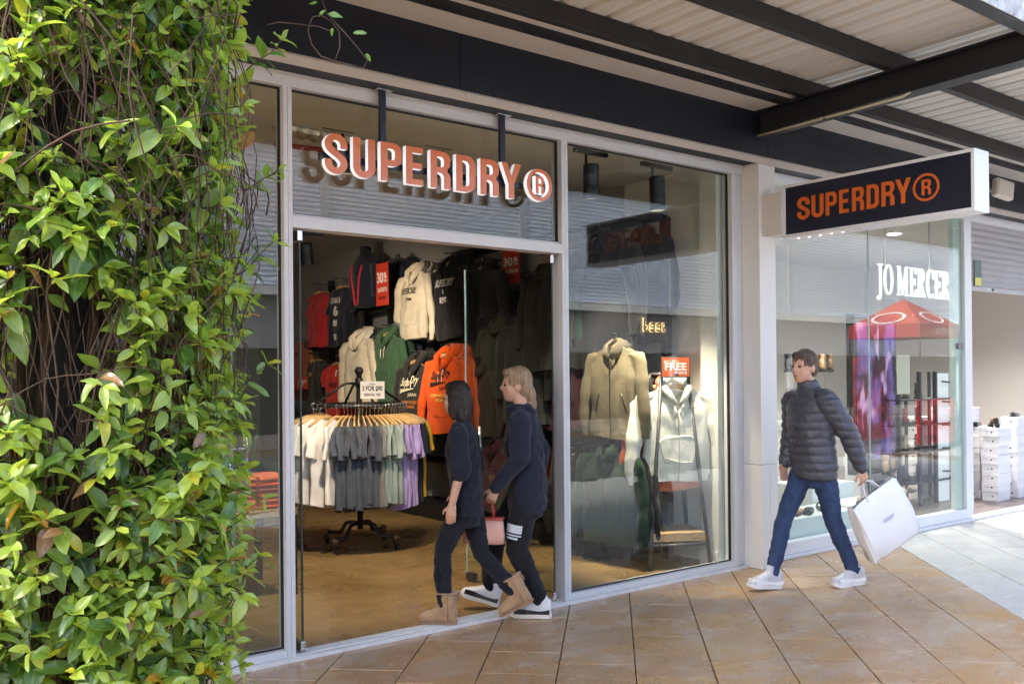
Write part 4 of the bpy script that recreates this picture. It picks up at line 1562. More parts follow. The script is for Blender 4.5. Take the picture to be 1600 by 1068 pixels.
for sd in (-1, 1):
    put('zip', MB().tube([(sd * 0.13, -0.125, 0.50), (sd * 0.10, -0.15, 0.35), (sd * 0.055, -0.14, 0.15), (sd * 0.03, -0.135, 0.02)], 0.011, n=6).mesh('zip', smooth=True), mat('pink_zip', (0.62, 0.03, 0.06), rough=0.5), bust)
    put('arm_stub', MB().tube([(sd * 0.24, 0, 0.50), (sd * 0.28, 0, 0.38), (sd * 0.27, 0, 0.12)], [0.075, 0.075, 0.06], n=12).mesh('arm_stub', smooth=True), MC['navy'], bust)

p = at_x(619, 463, 5.75)
bp_ = thing('backpack', 'navy backpack standing on the shelf left of the cream hoodie', 'backpack', (5.78, p.y, p.z), rad(-90))
put('shell', MB().loft([[(a_ * math.copysign(abs(math.cos(q * math.pi / 12)) ** .6, math.cos(q * math.pi / 12)), 0.12 * a_ / 0.2 * math.copysign(abs(math.sin(q * math.pi / 12)) ** .7, math.sin(q * math.pi / 12)), z_) for q in range(24)] for a_, z_ in ((.16, 0), (.22, .03), (.23, .2), (.21, .34), (.15, .43), (.05, .47))]).mesh('shell', smooth=True), MC['navy'], bp_)
put('front_pocket', MB().ball((0, -0.13, 0.14), 0.15, 0.05, 0.11).mesh('front_pocket', smooth=True), MC['black'], bp_)
put('handle', MB().tube([(-0.04, 0, 0.45), (-0.03, 0, 0.50), (0.03, 0, 0.50), (0.04, 0, 0.45)], 0.01, n=6).mesh('handle', smooth=True), MC['black'], bp_)


def folded(label, c, w, d, n, colours, rotz=0.0, step=0.035):
    for i in range(n):
        z0 = c[2] + i * step
        nm = colours[i % len(colours)]
        t = thing('folded_garment', f'{label}, {("bottom", "second from bottom", "third from bottom", "fourth from bottom", "fifth from bottom", "sixth from bottom")[i]}', 'folded clothes', (c[0], c[1], z0), rotz + rnd.gauss(0, 0.04), 'folded clothes')
        h = step - 0.002
        P = [(-d / 2, 0.004), (-d / 2 + 0.01, 0), (d / 2 - .01, 0), (d / 2 + 0.012, h * 0.5), (d / 2 - 0.01, h), (-d / 2, h)]
        put('fold', MB().prism([(a_, b__) for a_, b__ in P], (-w / 2, 0, 0), (0, -1, 0), (0, 0, 1), -w).mesh('fold', bevel=0.004), MC[nm], t)


for cx_, yy_, cols in ((748, 662, ('charcoal', 'olive', 'dkgreen')), (776, 664, ('burgundy', 'charcoal', 'charcoal')), (808, 668, ('black', 'charcoal', 'olive'))):
    p = at_x(cx_, yy_, 5.9)
    folded({748: 'dark folded knit beside the door edge', 776: 'dark folded knit under the small red notice', 808: 'dark folded knit behind the light-haired person'}[cx_], (6.0, p.y, 0.656), 0.30, 0.26, 3, cols, rad(-90))
    MB().box(5.86, p.y - 0.25, 1.06, 6.19, p.y + 0.25, 1.085).build('shelf', M_BLACK, fx)

# ---- sale notices
M_SALE = mat('sale_red', (0.50, 0.045, 0.022), rough=0.35, var=0.05)
M_SALEW = mat('sale_white', (0.75, 0.72, 0.68), rough=0.5)


def notice(label, cx, cy, w, h, X, lines, facing='x', base=M_SALE, ink=M_SALEW, dark=None, frame=None):
    p = at_x(cx, cy, X)
    t = thing('sale_notice', label, 'sign', (X, p.y, p.z - h / 2))
    b_ = MB().box(X, p.y - w / 2, p.z - h / 2, X + 0.006, p.y + w / 2, p.z + h / 2).build('board', base, t)
    for (txt, dx, dz, tw, th_, ik) in lines:
        text_flat(MB(), txt, (X - 0.002, p.y - dx * w, p.z + dz * h), (0, -1, 0), (0, 0, 1), tw * w, th_ * h, 0.035).build('lettering', ik, t)
    MB().tube([(X + 0.003, p.y, p.z + h / 2), (X + 0.003, p.y, p.z + h / 2 + 0.10)], 0.003, n=5).build('suspension_wire', M_BLACK, t)
    return t


J30 = [('30', -0.15, 0.16, 0.52, 0.26, M_SALEW), ('%', 0.28, 0.20, 0.26, 0.14, M_SALEW), ('OFF', 0.28, 0.07, 0.26, 0.07, M_SALEW), ('JACKETS', 0.02, -0.14, 0.78, 0.13, M_SALEW), ('AND COATS', 0.02, -0.32, 0.62, 0.07, M_PB)]
notice('red thirty percent off jackets notice hanging left of the cream hoodie', 597, 444, 0.27, 0.49, 5.40, J30)
notice('red thirty percent off jackets notice on pale wall panel behind the glass', 798, 417, 0.30, 0.36, 5.95, J30)
notice('small red notice beside the light-haired person', 793, 640, 0.22, 0.18, 5.70, [('30% OFF', 0.02, 0.12, 0.7, 0.28, M_SALEW), ('JACKETS', 0.02, -0.22, 0.6, 0.2, M_SALEW)])
notice('orange-red price notice low behind the folded-back door leaf', 471, 598, 0.36, 0.165, 5.35, [('129', -0.05, 0.0, 0.5, 0.55, M_SALEW), ('95', 0.33, 0.15, 0.18, 0.25, M_SALEW)])

# ---- round floor rack of t-shirts
RC = Vector((4.23, 2.88, 0.012))
rk = thing('round_clothes_rack', 'round pipe-steel clothes rack on castors filled with t-shirts', 'clothes rack', RC)
M_PIPE = mat('gunmetal_pipe', (0.045, 0.042, 0.040), rough=0.42, metal=0.6, var=0.15, vscale=20)
M_BRONZE = mat('bronze_ball', (0.16, 0.10, 0.065), rough=0.4, metal=0.6)
RR, RZ = 0.425, 1.352


def rp3(psi, r_, z_):
    d = -FW * math.cos(psi) + RT * math.sin(psi)
    d = Vector((d.x, d.y, 0)).normalized()
    return Vector((RC.x + d.x * r_, RC.y + d.y * r_, z_))


MB().tube([rp3(2 * math.pi * k / 48, RR, RZ) for k in range(48)], 0.018, n=10, closed=True).build('ring_rail', M_PIPE, rk, smooth=True)
MB().tube([(RC.x, RC.y, 0.19), (RC.x, RC.y, 1.64)], 0.027, n=14).build('centre_post', M_PIPE, rk, smooth=True)
MB().lathe([(0.036, 1.52), (0.036, 1.60), (0.028, 1.605)], (RC.x, RC.y, 0), n=14).build('collar', M_PIPE, rk, smooth=True)
MB().ball((RC.x, RC.y, 1.672), 0.042).build('finial', M_PIPE, rk, smooth=True)
for k in range(4):
    ps = rad(-62 + 90 * k)
    MB().tube([rp3(ps, 0.03, 1.555), rp3(ps, 0.12, 1.555), rp3(ps, 0.17, 1.535), rp3(ps, RR, RZ + 0.01)], 0.012, n=8).build('strut', M_PIPE, rk, smooth=True)
    ps = rad(-25 + 90 * k)
    MB().tube([rp3(ps, 0.02, 0.245), rp3(ps, 0.12, 0.245), rp3(ps, 0.16, 0.235), rp3(ps, 0.215, 0.150), rp3(ps, 0.25, 0.138), rp3(ps, 0.385, 0.138)], 0.018, n=10).build('foot_pipe', M_PIPE, rk, smooth=True)
    e_ = rp3(ps, 0.39, 0.138)
    MB().ball(e_, 0.034).build('end_ball', M_BRONZE, rk, smooth=True)
    cs_ = MB().box(e_.x - 0.016, e_.y - 0.016, 0.07, e_.x + 0.016, e_.y + 0.016, 0.108).build('caster', M_PIPE, rk, bevel=0.003)
    MB().lathe([(0.030, -0.011), (0.035, -0.007), (0.035, 0.007), (0.030, 0.011)], (e_.x + 0.012, e_.y, 0.048), n=14, axis='x').build('wheel', M_BLACK, cs_, smooth=True)
seq = []
seq += [('white', a_) for a_ in (-112, -100, -88, -76, -62, -48, -34, -18)]
seq += [('slate', a_) for a_ in (-9, -4.5, 0, 4.5, 9, 13.5, 18, 22.5)]
seq += [('grey', 28)]
seq += [('sage', a_) for a_ in (33, 37.5, 42, 46.5)]
seq += [('lilac', a_) for a_ in (52, 57, 62, 67)]
seq += [('navy', a_) for a_ in (75, 83)]
seq += [('mustard', a_) for a_ in (92, 100)]
ORD = ['leftmost', 'second', 'third', 'fourth', 'fifth', 'sixth', 'seventh', 'rightmost']
cnt = {}
tot_ = {c_: sum(1 for q in seq if q[0] == c_) for c_, _ in seq}
for c_, a_ in seq:
    i = cnt.get(c_, 0)
    cnt[c_] = i + 1
    n_ = tot_[c_]
    which = 'only' if n_ == 1 else ('rightmost' if i == n_ - 1 else ORD[i])
    lab = f'{which} {c_ if c_ != "slate" else "slate blue"} t-shirt on the round rack' + ('' if i in (0, n_ - 1) else ', counted from the left')
    psi = rad(a_)
    pos_ = rp3(psi, RR, RZ + 0.014)
    d = rp3(psi, 1.0, 0) - Vector((RC.x, RC.y, 0))
    rz_ = math.atan2(d.y, d.x) + math.pi * 0 + rnd.gauss(0, 0.03)
    garment('tee', lab, MC[c_], pos_, rz_, 30 + (i * 3 + len(c_)) % 8, (rnd.uniform(0.70, 0.78), rnd.uniform(0.9, 1.1), rnd.uniform(1.13, 1.21)), group='t-shirts on the round rack', hang=True, tilt=0.0)
tsg = thing('price_stand', 'grey three for ninety dollars card standing on the round rack', 'sign', rp3(rad(-2), 0.30, 1.37))
pc = at_d(582, 609, (rp3(rad(10), 0.40, 1.4) - CAM).dot(FW))
ux_, uz_ = RT.copy(), Vector((0, 0, 1))
MB().obox(pc, RT * 0.108, Vector((0, 0, 0.078)), FW * 0.003).build('card', mat('card_grey', (0.55, 0.52, 0.50), rough=0.5), tsg)
for txt, dz, tw, th_ in (('SUPERDRY', 0.052, 0.06, 0.012), ('3 FOR $90', 0.012, 0.182, 0.052), ('ESSENTIAL TEES', -0.042, 0.15, 0.024)):
    text_flat(MB(), txt, pc - FW * 0.0048 + Vector((0, 0, dz)), RT, (0, 0, 1), tw, th_, 0.03).build('lettering', M_PB, tsg)
MB().tube([pc + Vector((0, 0, -0.078)), Vector((pc.x, pc.y, 1.37))], 0.004, n=6).build('stem', M_PIPE, tsg)

# ---- A-frame rail in the tall window
af = thing('a_frame_rail', 'grey steel A-frame garment stand with timber shelf in the tall window', 'clothes stand', (5.9, 0.55, 0.012))
M_AF = mat('a_frame_steel', (0.085, 0.08, 0.08), rough=0.5, metal=0.5, var=0.15, vscale=20)
wd = Vector((0.885, -0.465, 0)).normalized()
dpv = Vector((0.465, 0.885, 0)).normalized()
A0 = Vector((5.765, 0.275, 0.012))
tops = []
for k in range(2):
    b0 = A0 + dpv * (0.50 * k)
    sgn = (1 - 2 * k)
    tl = b0 - wd * 0.115 + Vector((0, 0, 1.60)) + dpv * 0.10 * sgn
    trr = b0 + wd * 0.115 + Vector((0, 0, 1.60)) + dpv * 0.10 * sgn
    for top, sg in ((tl, -1), (trr, 1)):
        MB().tube([b0 + wd * 0.262 * sg, top], 0.0165, n=10).build('leg', M_AF, af, smooth=True)
    MB().tube([tl, trr], 0.014, n=8).build('top_bar', M_AF, af, smooth=True)
    MB().tube([b0 + wd * 0.232 * -1 + Vector((0, 0, 0.20)) + dpv * 0.0125 * sgn, b0 + wd * 0.232 + Vector((0, 0, 0.20)) + dpv * 0.0125 * sgn], 0.012, n=8).build('cross_bar', M_AF, af, smooth=True)
    tops.append((tl + trr) / 2)
MB().tube([tops[0] - dpv * 0.05, tops[1] + dpv * 0.05], 0.014, n=8).build('hang_rail', M_AF, af, smooth=True)
shc = A0 + dpv * 0.25 + Vector((0, 0, 0.262))
MB().obox(shc, wd * 0.23, dpv * 0.235, Vector((0, 0, 0.036))).build('timber_shelf', mat('pine_timber', (0.46, 0.29, 0.14), rough=0.55, var=0.3, vscale=5, stretch=(1, 6, 14), bump=0.2), af, bevel=0.004)
rot = math.atan2(-dpv.x, dpv.y) * 1.0
hz_ = tops[0].z + 0.012
rotz_ = math.atan2(wd.y, wd.x)
garment('hoodie', 'off-white zip hoodie at the front of the A-frame stand', MC['offwhite'], tops[0] + dpv * 0.03 + wd * 0.015 + Vector((0, 0, 0.012)), rotz_, 40, (1.08, 1.1, 1.13), zipm=mat('zip_cream', (0.45, 0.42, 0.36), rough=0.4),
        strings=MC['offwhite'], prints=[([('SUPERDRY', 0.12, -0.26, 0.075, 0.014, .01), ('JAPAN', 0.13, -0.282, 0.06, 0.010, .01)], M_PB)])
garment('hoodie', 'tangerine hoodie behind the off-white one on the A-frame stand', MC['tangerine'], tops[0] + dpv * 0.17 + wd * 0.06 + Vector((0, 0, 0.012)), rotz_ + 0.05, 41, 1.22)
garment('hoodie', 'black hoodie at the back of the A-frame stand', MC['black'], tops[0] + dpv * 0.26 - wd * 0.03 + Vector((0, 0, 0.012)), rotz_ - 0.06, 42, 1.15)
fs = thing('free_offer_notice', 'orange buy-one-get-one offer card framed on top of the A-frame stand', 'sign', tops[0] + Vector((0, 0, 0.0)))
pc = tops[0] - dpv * 0.012 + Vector((0, 0, 0.060)) - dpv * 0.012
MB().obox(pc, wd * 0.128, Vector((0, 0, 0.088)), dpv * 0.006).build('frame', M_AF, fs)
MB().obox(pc - dpv * 0.007, wd * 0.118, Vector((0, 0, 0.078)), dpv * 0.002).build('card', mat('offer_orange', (0.62, 0.105, 0.015), rough=0.4), fs)
for txt, dx, dz, tw, th_ in (('BUY 1 GET 1', -0.040, 0.045, 0.125, 0.022), ('FREE', 0.0, 0.003, 0.190, 0.062), ('FLEECE', 0.045, -0.048, 0.10, 0.022)):
    text_flat(MB(), txt, pc - dpv * 0.0102 + wd * dx + Vector((0, 0, dz)), wd, (0, 0, 1), tw, th_, 0.035).build('lettering', M_SALEW, fs)

# ---- behind the left pane: table of folded knitwear, plant
tb = thing('display_table', 'timber display table with folded orange knitwear behind the glass door', 'table', (3.1, 2.6, 0.012))
tc = at_z(345, 800, 0.62)
tc = Vector((tc.x, tc.y, 0))
M_TIMB = mat('table_timber', (0.36, 0.22, 0.10), rough=0.5, var=0.25, vscale=6, stretch=(8, 1, 1))
MB().box(tc.x - 0.45, tc.y - 0.35, 0.60, tc.x + 0.45, tc.y + 0.35, 0.65).build('table_top', M_TIMB, tb, bevel=0.004)
for sx in (-1, 1):
    for sy in (-1, 1):
        MB().box(tc.x + sx * 0.42 - 0.025, tc.y + sy * 0.32 - 0.025, 0.013, tc.x + sx * 0.42 + 0.025, tc.y + sy * 0.32 + 0.025, 0.599).build('leg', M_BLACK, tb)
for q, dx in enumerate((-0.27, 0.02, 0.30)):
    folded(f'orange folded jumper in the {("near", "middle", "far")[q]} pile on the timber table', (tc.x + dx, tc.y - 0.1, 0.651), 0.27, 0.34, 6, ('orange', 'tangerine', 'orange', 'rust'), 0.1, 0.04)
pl_t = thing('potted_agave', 'spiky green agave in a dark planter behind the left pane', 'plant', at_z(392, 820, 0.012))
pb = at_z(392, 820, 0.012)
MB().lathe([(0.13, 0.001), (0.19, 0.42), (0.185, 0.60), (0.165, 0.60), (0.16, 0.56)], (pb.x, pb.y, 0.012), n=20).build('planter', mat('planter_dark', (0.03, 0.032, 0.036), rough=0.5), pl_t, smooth=False)
M_AGV = mat('agave_leaf', (0.055, 0.13, 0.075), rough=0.45, var=0.2, vscale=10, rand=0.15)
for k in range(34):
    a_ = k * 2.399
    el = rad(18 + 62 * ((k * 0.618) % 1))
    L = rnd.uniform(0.34, 0.52)
    d = Vector((math.cos(a_) * math.cos(el), math.sin(a_) * math.cos(el), math.sin(el)))
    b0 = Vector((pb.x, pb.y, 0.60))
    P = [b0 + d * (L * u) + Vector((0, 0, -0.16 * math.cos(el) * u * u)) for u in (0, .25, .5, .75, 1)]
    MB().tube(P, [(0.010, 0.024), (0.010, 0.030), (0.008, 0.026), (0.006, 0.016), (0.001, 0.002)], n=6, ref=(0, 0, 1)).build('leaf', M_AGV, pl_t, smooth=True)

# ---- lamps of the clothes shop
spot_head('black cylinder spotlight near the door mullion behind the tall window', at_y(923, 238, 0.42), 60, (5.5, 1.0, 1.45), size=rad(48))
spot_head('black cylinder spotlight farther along behind the tall window', at_y(1026, 259, 0.26), 110, (5.78, 0.30, 0.8), size=rad(46))
tr_t = thing('light_track', 'black ceiling light track with two adapters behind the hanging letters', 'track light', at_y(600, 195, 0.95))
a_, b_ = at_y(500, 176, 0.95), at_y(716, 212, 0.95)
MB().box(a_.x, 0.93, a_.z - 0.03, b_.x, 0.975, a_.z + 0.015).build('track', mat('spot_black', (0.01, 0.014, 0.017)), tr_t)
for px_ in (531, 688):
    q = at_y(px_, 195, 0.95)
    MB().box(q.x - 0.12, 0.925, a_.z - 0.10, q.x + 0.12, 0.98, a_.z - 0.031).build('adapter', mat('spot_black', (0.01, 0.01, 0.01)), tr_t, bevel=0.004)
for i, (px_, aim, en) in enumerate(((545, (3.4, 2.0, 0.0), 75), (700, (4.6, 2.7, 0.9), 22))):
    q = at_y(px_, 196, 0.953)
    spot_head(('track spotlight behind the first sign letters', 'track spotlight behind the middle sign letters')[i], (q.x, 0.953, a_.z - 0.101), en, aim, plate=False, L=0.2, r=0.05, size=rad(80))
q = at_z(475, 372, 3.3)
spot_head('black spotlight in the doorway corner above the open leaf', at_d(477, 364, 8.6), 46, (5.3, 4.6, 1.6), plate=True, L=0.2, r=0.06, size=rad(90))
for i, (px_, py_) in enumerate(((471, 277), (537, 298), (669, 337), (420, 262))):
    q = at_z(px_, py_, 3.619)
    t = thing('recessed_downlight', ('warm ceiling downlight below the first letter', 'warm ceiling downlight below the second letter', 'warm ceiling downlight below the fourth letter', 'warm ceiling downlight nearest the vine')[i], 'downlight', q)
    MB().lathe([(0.085, 0.0), (0.10, -0.012), (0.075, -0.014), (0.07, -0.004)], (q.x, q.y, 3.6195), n=20).build('trim_ring', M_JWHITE, t)
    MB().lathe([(0.069, 0.0), (0.069, -0.003)], (q.x, q.y, 3.6145), n=20).build('lamp', mat('downlight_glow', (1.0, 0.86, 0.62), emit=7.0), t)
    ld = bpy.data.lights.new('downlight_lamp', 'SPOT')
    ld.energy = 20
    ld.color = (1.0, 0.85, 0.65)
    ld.spot_size = rad(110)
    ld.spot_blend = 0.7
    ld.shadow_soft_size = 0.07
    lo = bpy.data.objects.new('downlight_lamp', ld)
    coll.objects.link(lo)
    lo.location = (q.x, q.y, 3.59)
    lo.parent = t
    lo.matrix_parent_inverse = _inv(t)

# ================================================================== SHOE SHOP INSIDE
jfl = MB().box(6.60, 0.125, -0.04, 15.0, 4.2, 0.034).build('shoe_shop_floor', mat('grey_plank', (0.20, 0.165, 0.155), rough=0.4, var=0.25, vscale=4, stretch=(1, 9, 1), rvar=0.1))
tag(jfl, kind='structure')
M_JW = mat('shoe_wall', (0.66, 0.63, 0.58), rough=0.7, var=0.02)
MB_ = MB().box(6.60, 4.2, 0, 15.0, 4.3, 3.4).build('shoe_shop_back_wall', M_JW)
tag(MB_, 'cream back wall of the shoe shop', 'wall')
jl = MB().box(6.526, 0.145, 0.034, 6.598, 4.2, 3.4).build('shoe_shop_party_wall', M_JW)
tag(jl, 'cream party wall inside the shoe shop beside the column', 'wall')
jr = MB().box(14.9, 0.13, 0.034, 15.0, 4.2, 3.4).build('shoe_shop_end_wall', mat('end_wall', (0.66, 0.63, 0.60), rough=0.7))
tag(jr, 'pale end wall seen through the shoe shop entrance', 'wall')
jc = MB().box(6.60, 0.14, 3.40, 15.0, 4.3, 3.45).build('shoe_shop_ceiling', mat('shoe_ceiling', (0.58, 0.56, 0.52), rough=0.8))
tag(jc, kind='structure')
for i, (x_, y_) in enumerate(((7.6, 1.0), (8.8, 2.2), (9.6, 1.0), (11.2, 1.5), (12.6, 1.2))):
    t = thing('recessed_downlight', 'round downlight in the shoe shop ceiling, ' + ('nearest the column', 'deep behind the letter sign', 'above the letter sign', 'above the white boxes', 'farthest along')[i], 'downlight', (x_, y_, 3.39))
    MB().lathe([(0.095, 0.0), (0.11, -0.01), (0.085, -0.012)], (x_, y_, 3.3995), n=20).build('trim_ring', M_JWHITE, t)
    MB().lathe([(0.08, 0.0), (0.08, -0.002)], (x_, y_, 3.386), n=20).build('lamp', mat('shoe_downlight_glow', (1.0, 0.93, 0.80), emit=6.0), t)
    ld = bpy.data.lights.new('downlight_lamp', 'SPOT')
    ld.energy = 70 if i < 3 else 190
    ld.color = (1.0, 0.93, 0.84)
    ld.spot_size = rad(125)
    ld.spot_blend = 0.8
    ld.shadow_soft_size = 0.09
    lo = bpy.data.objects.new('downlight_lamp', ld)
    coll.objects.link(lo)
    lo.location = (x_, y_, 3.375)
    lo.parent = t
    lo.matrix_parent_inverse = _inv(t)

# ---- shoes: one surface per kind
M_SOLE = mat('shoe_sole', (0.03, 0.025, 0.02), rough=0.6)


def shoe_rings(L, sec):
    """sec: (u along foot 0 toe..1 heel, half width, bottom, top)"""
    rings = []
    for u, hw, zb_, zt in sec:
        x = (u - 0.5) * L
        n = 14
        rings.append([(x, hw * math.cos(2 * math.pi * k / n), (zb_ + zt) / 2 + (zt - zb_) / 2 * math.copysign(abs(math.sin(2 * math.pi * k / n)) ** 0.8, math.sin(2 * math.pi * k / n))) for k in range(n)])
    return rings


SHOE = {}


def shoe_kind(kind):
    if kind in SHOE:
        return SHOE[kind]
    sole = MB()
    if kind == 'boot':
        up = MB().loft(shoe_rings(0.27, [(0, .012, .012, .03), (.04, .028, .01, .05), (.15, .042, .01, .065), (.35, .042, .01, .085), (.55, .036, .012, .125), (.8, .034, .02, .15), (.97, .028, .03, .14), (1, .01, .05, .11)]))
        up.loft([[(0.055 + 0.06 * math.cos(a_ * math.pi / 7) * k2, 0.037 * math.sin(a_ * math.pi / 7) * k2, z_) for a_ in range(14)] for z_, k2 in ((0.05, .95), (0.12, .92), (0.17, .95), (0.20, 1.02))])
        sole.prism([(-.135, 0), (-.11, 0), (.05, .004), (.055, .02), (-.13, .012)], (0, .040, 0), (1, 0, 0), (0, 0, 1), .08)
        sole.box(.065, -.03, 0, .132, .03, .03)
        me = remesh(up, 0.007, 3, 'upper')
    elif kind == 'pump':
        up = MB().loft(shoe_rings(0.24, [(0, .006, .008, .02), (.06, .022, .006, .03), (.2, .036, .006, .042), (.32, .036, .008, .040), (.45, .030, .022, .045), (.7, .027, .055, .085), (.92, .027, .07, .125), (1, .012, .075, .128)]))
        sole.tube([(0.10, 0, 0.075), (0.11, 0, 0.03), (0.112, 0, 0.0)], [.018, .009, .007], n=8)
        sole.prism([(-.118, 0), (-.03, .0), (.10, .066), (.10, .074), (-.03, .010), (-.118, .01)], (0, .022, 0), (1, 0, 0), (0, 0, 1), .044)
        me = up.mesh('upper', smooth=True)
    elif kind == 'flat':
        up = MB().loft(shoe_rings(0.25, [(0, .010, .008, .022), (.05, .028, .006, .034), (.2, .040, .006, .046), (.35, .038, .006, .040), (.6, .032, .008, .042), (.88, .031, .012, .062), (1, .012, .018, .062)]))
        sole.prism([(-.125, 0), (.12, 0), (.122, .014), (-.125, .010)], (0, .034, 0), (1, 0, 0), (0, 0, 1), .068)
        me = up.mesh('upper', smooth=True)
    elif kind == 'sandal':
        up = MB()
        for x0 in (-0.06, 0.0):
            up.tube([(x0, -.038, .012), (x0 + .005, -.028, .045), (x0 + .01, 0, .060), (x0 + .005, .028, .045), (x0, .038, .012)], [(.018, .004)] * 5, n=8, ref=(1, 0, 0))
        up.tube([(0.10, -.03, .015), (0.085, -.03, .07), (0.075, 0, .085), (0.085, .03, .07), (0.10, .03, .015)], [(.008, .004)] * 5, n=8, ref=(1, 0, 0))
        sole.loft(shoe_rings(0.25, [(0, .014, .002, .014), (.1, .036, .001, .018), (.35, .040, .001, .018), (.6, .032, .001, .020), (.9, .032, .001, .022), (1, .014, .003, .020)]))
        me = up.mesh('upper', smooth=True)
    SHOE[kind] = (me, sole.mesh('sole'))
    return SHOE[kind]


SM = dict(tan=mat('tan_leather', (0.42, 0.25, 0.14), rough=0.5, var=0.1), black=mat('black_leather', (0.014, 0.014, 0.015), rough=0.28, spec=0.6), cream=mat('cream_leather', (0.58, 0.48, 0.36), rough=0.5),
          grey=mat('grey_suede', (0.12, 0.12, 0.13), rough=0.85), taupe=mat('taupe_suede', (0.26, 0.20, 0.15), rough=0.85), nude=mat('nude_patent', (0.36, 0.22, 0.13), rough=0.25), red=mat('red_leather', (0.36, 0.02, 0.03), rough=0.4), brown=mat('brown_leather', (0.13, 0.075, 0.045), rough=0.45))


def shoe(kind, colour, label, loc, rotz, scale=1.0):
    u, s_ = shoe_kind(kind)
    t = thing('ankle_boot' if kind == 'boot' else ('sandal' if kind == 'sandal' else 'shoe'), label, 'boot' if kind == 'boot' else 'shoe', loc, rotz, 'shoes on show in the shoe shop')
    t.scale = (scale,) * 3
    put('upper', u, SM[colour], t)
    put('sole', s_, M_SOLE, t)
    return t


# ---- shoe boxes
M_BOX = mat('white_card', (0.74, 0.73, 0.75), rough=0.6, rand=0.04, var=0.02)
M_DOT = mat('label_dot', (0.02, 0.02, 0.02), rough=0.6)
BL, BW, BH = 0.33, 0.205, 0.112
bx_me = MB().box(0, -BW / 2 + .002, 0.0008, BL - .002, BW / 2 - .002, BH * 0.66).mesh('carton', bevel=0.002, seg=1)
ld_me = MB().box(-0.002, -BW / 2, BH * 0.66 + 0.0006, BL, BW / 2, BH - 0.0006).mesh('lid', bevel=0.002, seg=1)
dot_me = MB().lathe([(0.011, 0), (0.011, 0.0012)], (-0.0002, -0.02, BH * 0.50), n=12, axis='x').mesh('label_dot')
txt_me = MB().box(-0.0008, 0.02, BH * 0.44, 0.0018, 0.055, BH * 0.455).box(-0.0008, 0.02, BH * 0.50, 0.0018, 0.045, BH * 0.515).mesh('size_label')
NUM = ['bottom', 'second', 'third', 'fourth', 'fifth', 'sixth', 'seventh', 'eighth', 'ninth', 'tenth', 'eleventh']


def stack(where, x, y, n, z0=0.034, rotz=0.0, labels=True, skip=0):
    for i in range(skip, n):
        lab = f'white shoe box, {"top" if i == n - 1 else NUM[i]} {"" if i in (0, n - 1) else "from floor "}in the stack {where}'
        t = thing('shoe_box', lab, 'box', (x + rnd.gauss(0, 0.006), y + rnd.gauss(0, 0.006), z0 + i * BH), rotz + rnd.gauss(0, 0.025), 'stacked shoe boxes')
        put('carton', bx_me, M_BOX, t)
        put('lid', ld_me, M_BOX, t)
        if labels:
            put('label_dot', dot_me, M_DOT, t)
            put('size_label', txt_me, M_DOT, t)
    return z0 + n * BH


b1 = at_z(1561, 783.5, 0.034)
z1 = stack('nearest the entrance', b1.x, b1.y + BW / 2, 8)
shoe('pump', 'black', 'black court shoe on the stack nearest the entrance', (b1.x + 0.10, b1.y + 0.06, z1), rad(200))
shoe('pump', 'nude', 'nude court shoe on the stack nearest the entrance', (b1.x + 0.14, b1.y + 0.15, z1), rad(215))
b0 = at_z(1533, 779, 0.034)
z0_ = stack('half hidden by the white end post', b0.x, b0.y + BW / 2 + 0.02, 8)
shoe('flat', 'black', 'black flat shoe on the stack half hidden by the post', (b0.x + 0.12, b0.y + 0.1, z0_), rad(195))
b2 = at_z(1594, 778, 0.034)
z2 = stack('at the right edge of the picture', b2.x + 0.02, b2.y + BW / 2 + 0.03, 9)
shoe('flat', 'black', 'black loafer on the stack at the right edge', (b2.x + 0.17, b2.y + 0.13, z2), rad(190))
z3 = stack('behind the nearest two stacks', b1.x + 0.30, b1.y + 0.62, 10, skip=6)
stack('behind the nearest two stacks, underneath', b1.x + 0.30, b1.y + 0.62, 6, labels=False)
shoe('flat', 'black', 'black pointed flat on the stack behind the others', (b1.x + 0.40, b1.y + 0.62, z3), rad(200))
z4 = stack('farther back beside the end post', b1.x + 0.02, b1.y + 0.80, 10, skip=5)
stack('farther back beside the end post, underneath', b1.x + 0.02, b1.y + 0.80, 5, labels=False)
shoe('pump', 'nude', 'nude pump on the stack farther back by the post', (b1.x + 0.14, b1.y + 0.80, z4), rad(200))

# ---- black display rack inside the window with boxes and boots
rk2 = thing('shoe_display_rack', 'black steel shoe rack of shelves standing in the shoe shop window', 'display rack', (9.3, 0.7, 0.034))
def jx(px_, Y):
    return at_y(px_, 700, Y).x
RY = 0.85
xa, xb = jx(1405, RY), jx(1498, RY)
xm1, xm2 = jx(1437, RY), jx(1462, RY)
for x_ in (xa, xm1, xm2, xb):
    MB().box(x_ - 0.02, RY - 0.02, 0.035, x_ + 0.02, RY + 0.02, 1.62).build('post', M_BLACK, rk2)
    MB().box(x_ - 0.015, RY + 0.36, 0.035, x_ + 0.015, RY + 0.39, 1.62).build('post', M_BLACK, rk2)
for z_ in (0.30, 0.66, 0.98, 1.28):
    MB().box(xa - 0.03, RY - 0.03, z_, xb + 0.03, RY + 0.40, z_ + 0.018).build('shelf', M_BLACK, rk2)
for z_ in (0.42, 0.70, 0.98, 1.26, 1.5):
    MB().bar((xm2 + 0.05, RY - 0.06, z_), (xm2 + 0.42, RY - 0.06, z_ - 0.02), 0.012, 0.02).bar((xm2 + 0.42, RY - 0.06, z_ - 0.02), (xm2 + 0.36, RY - 0.06, z_ - 0.11), 0.012, 0.014).bar((xm2 + 0.42, RY - 0.06, z_ - 0.02), (xm2 + 0.60, RY - 0.06, z_ + 0.01), 0.012, 0.014).build('bracket', M_BLACK, rk2)
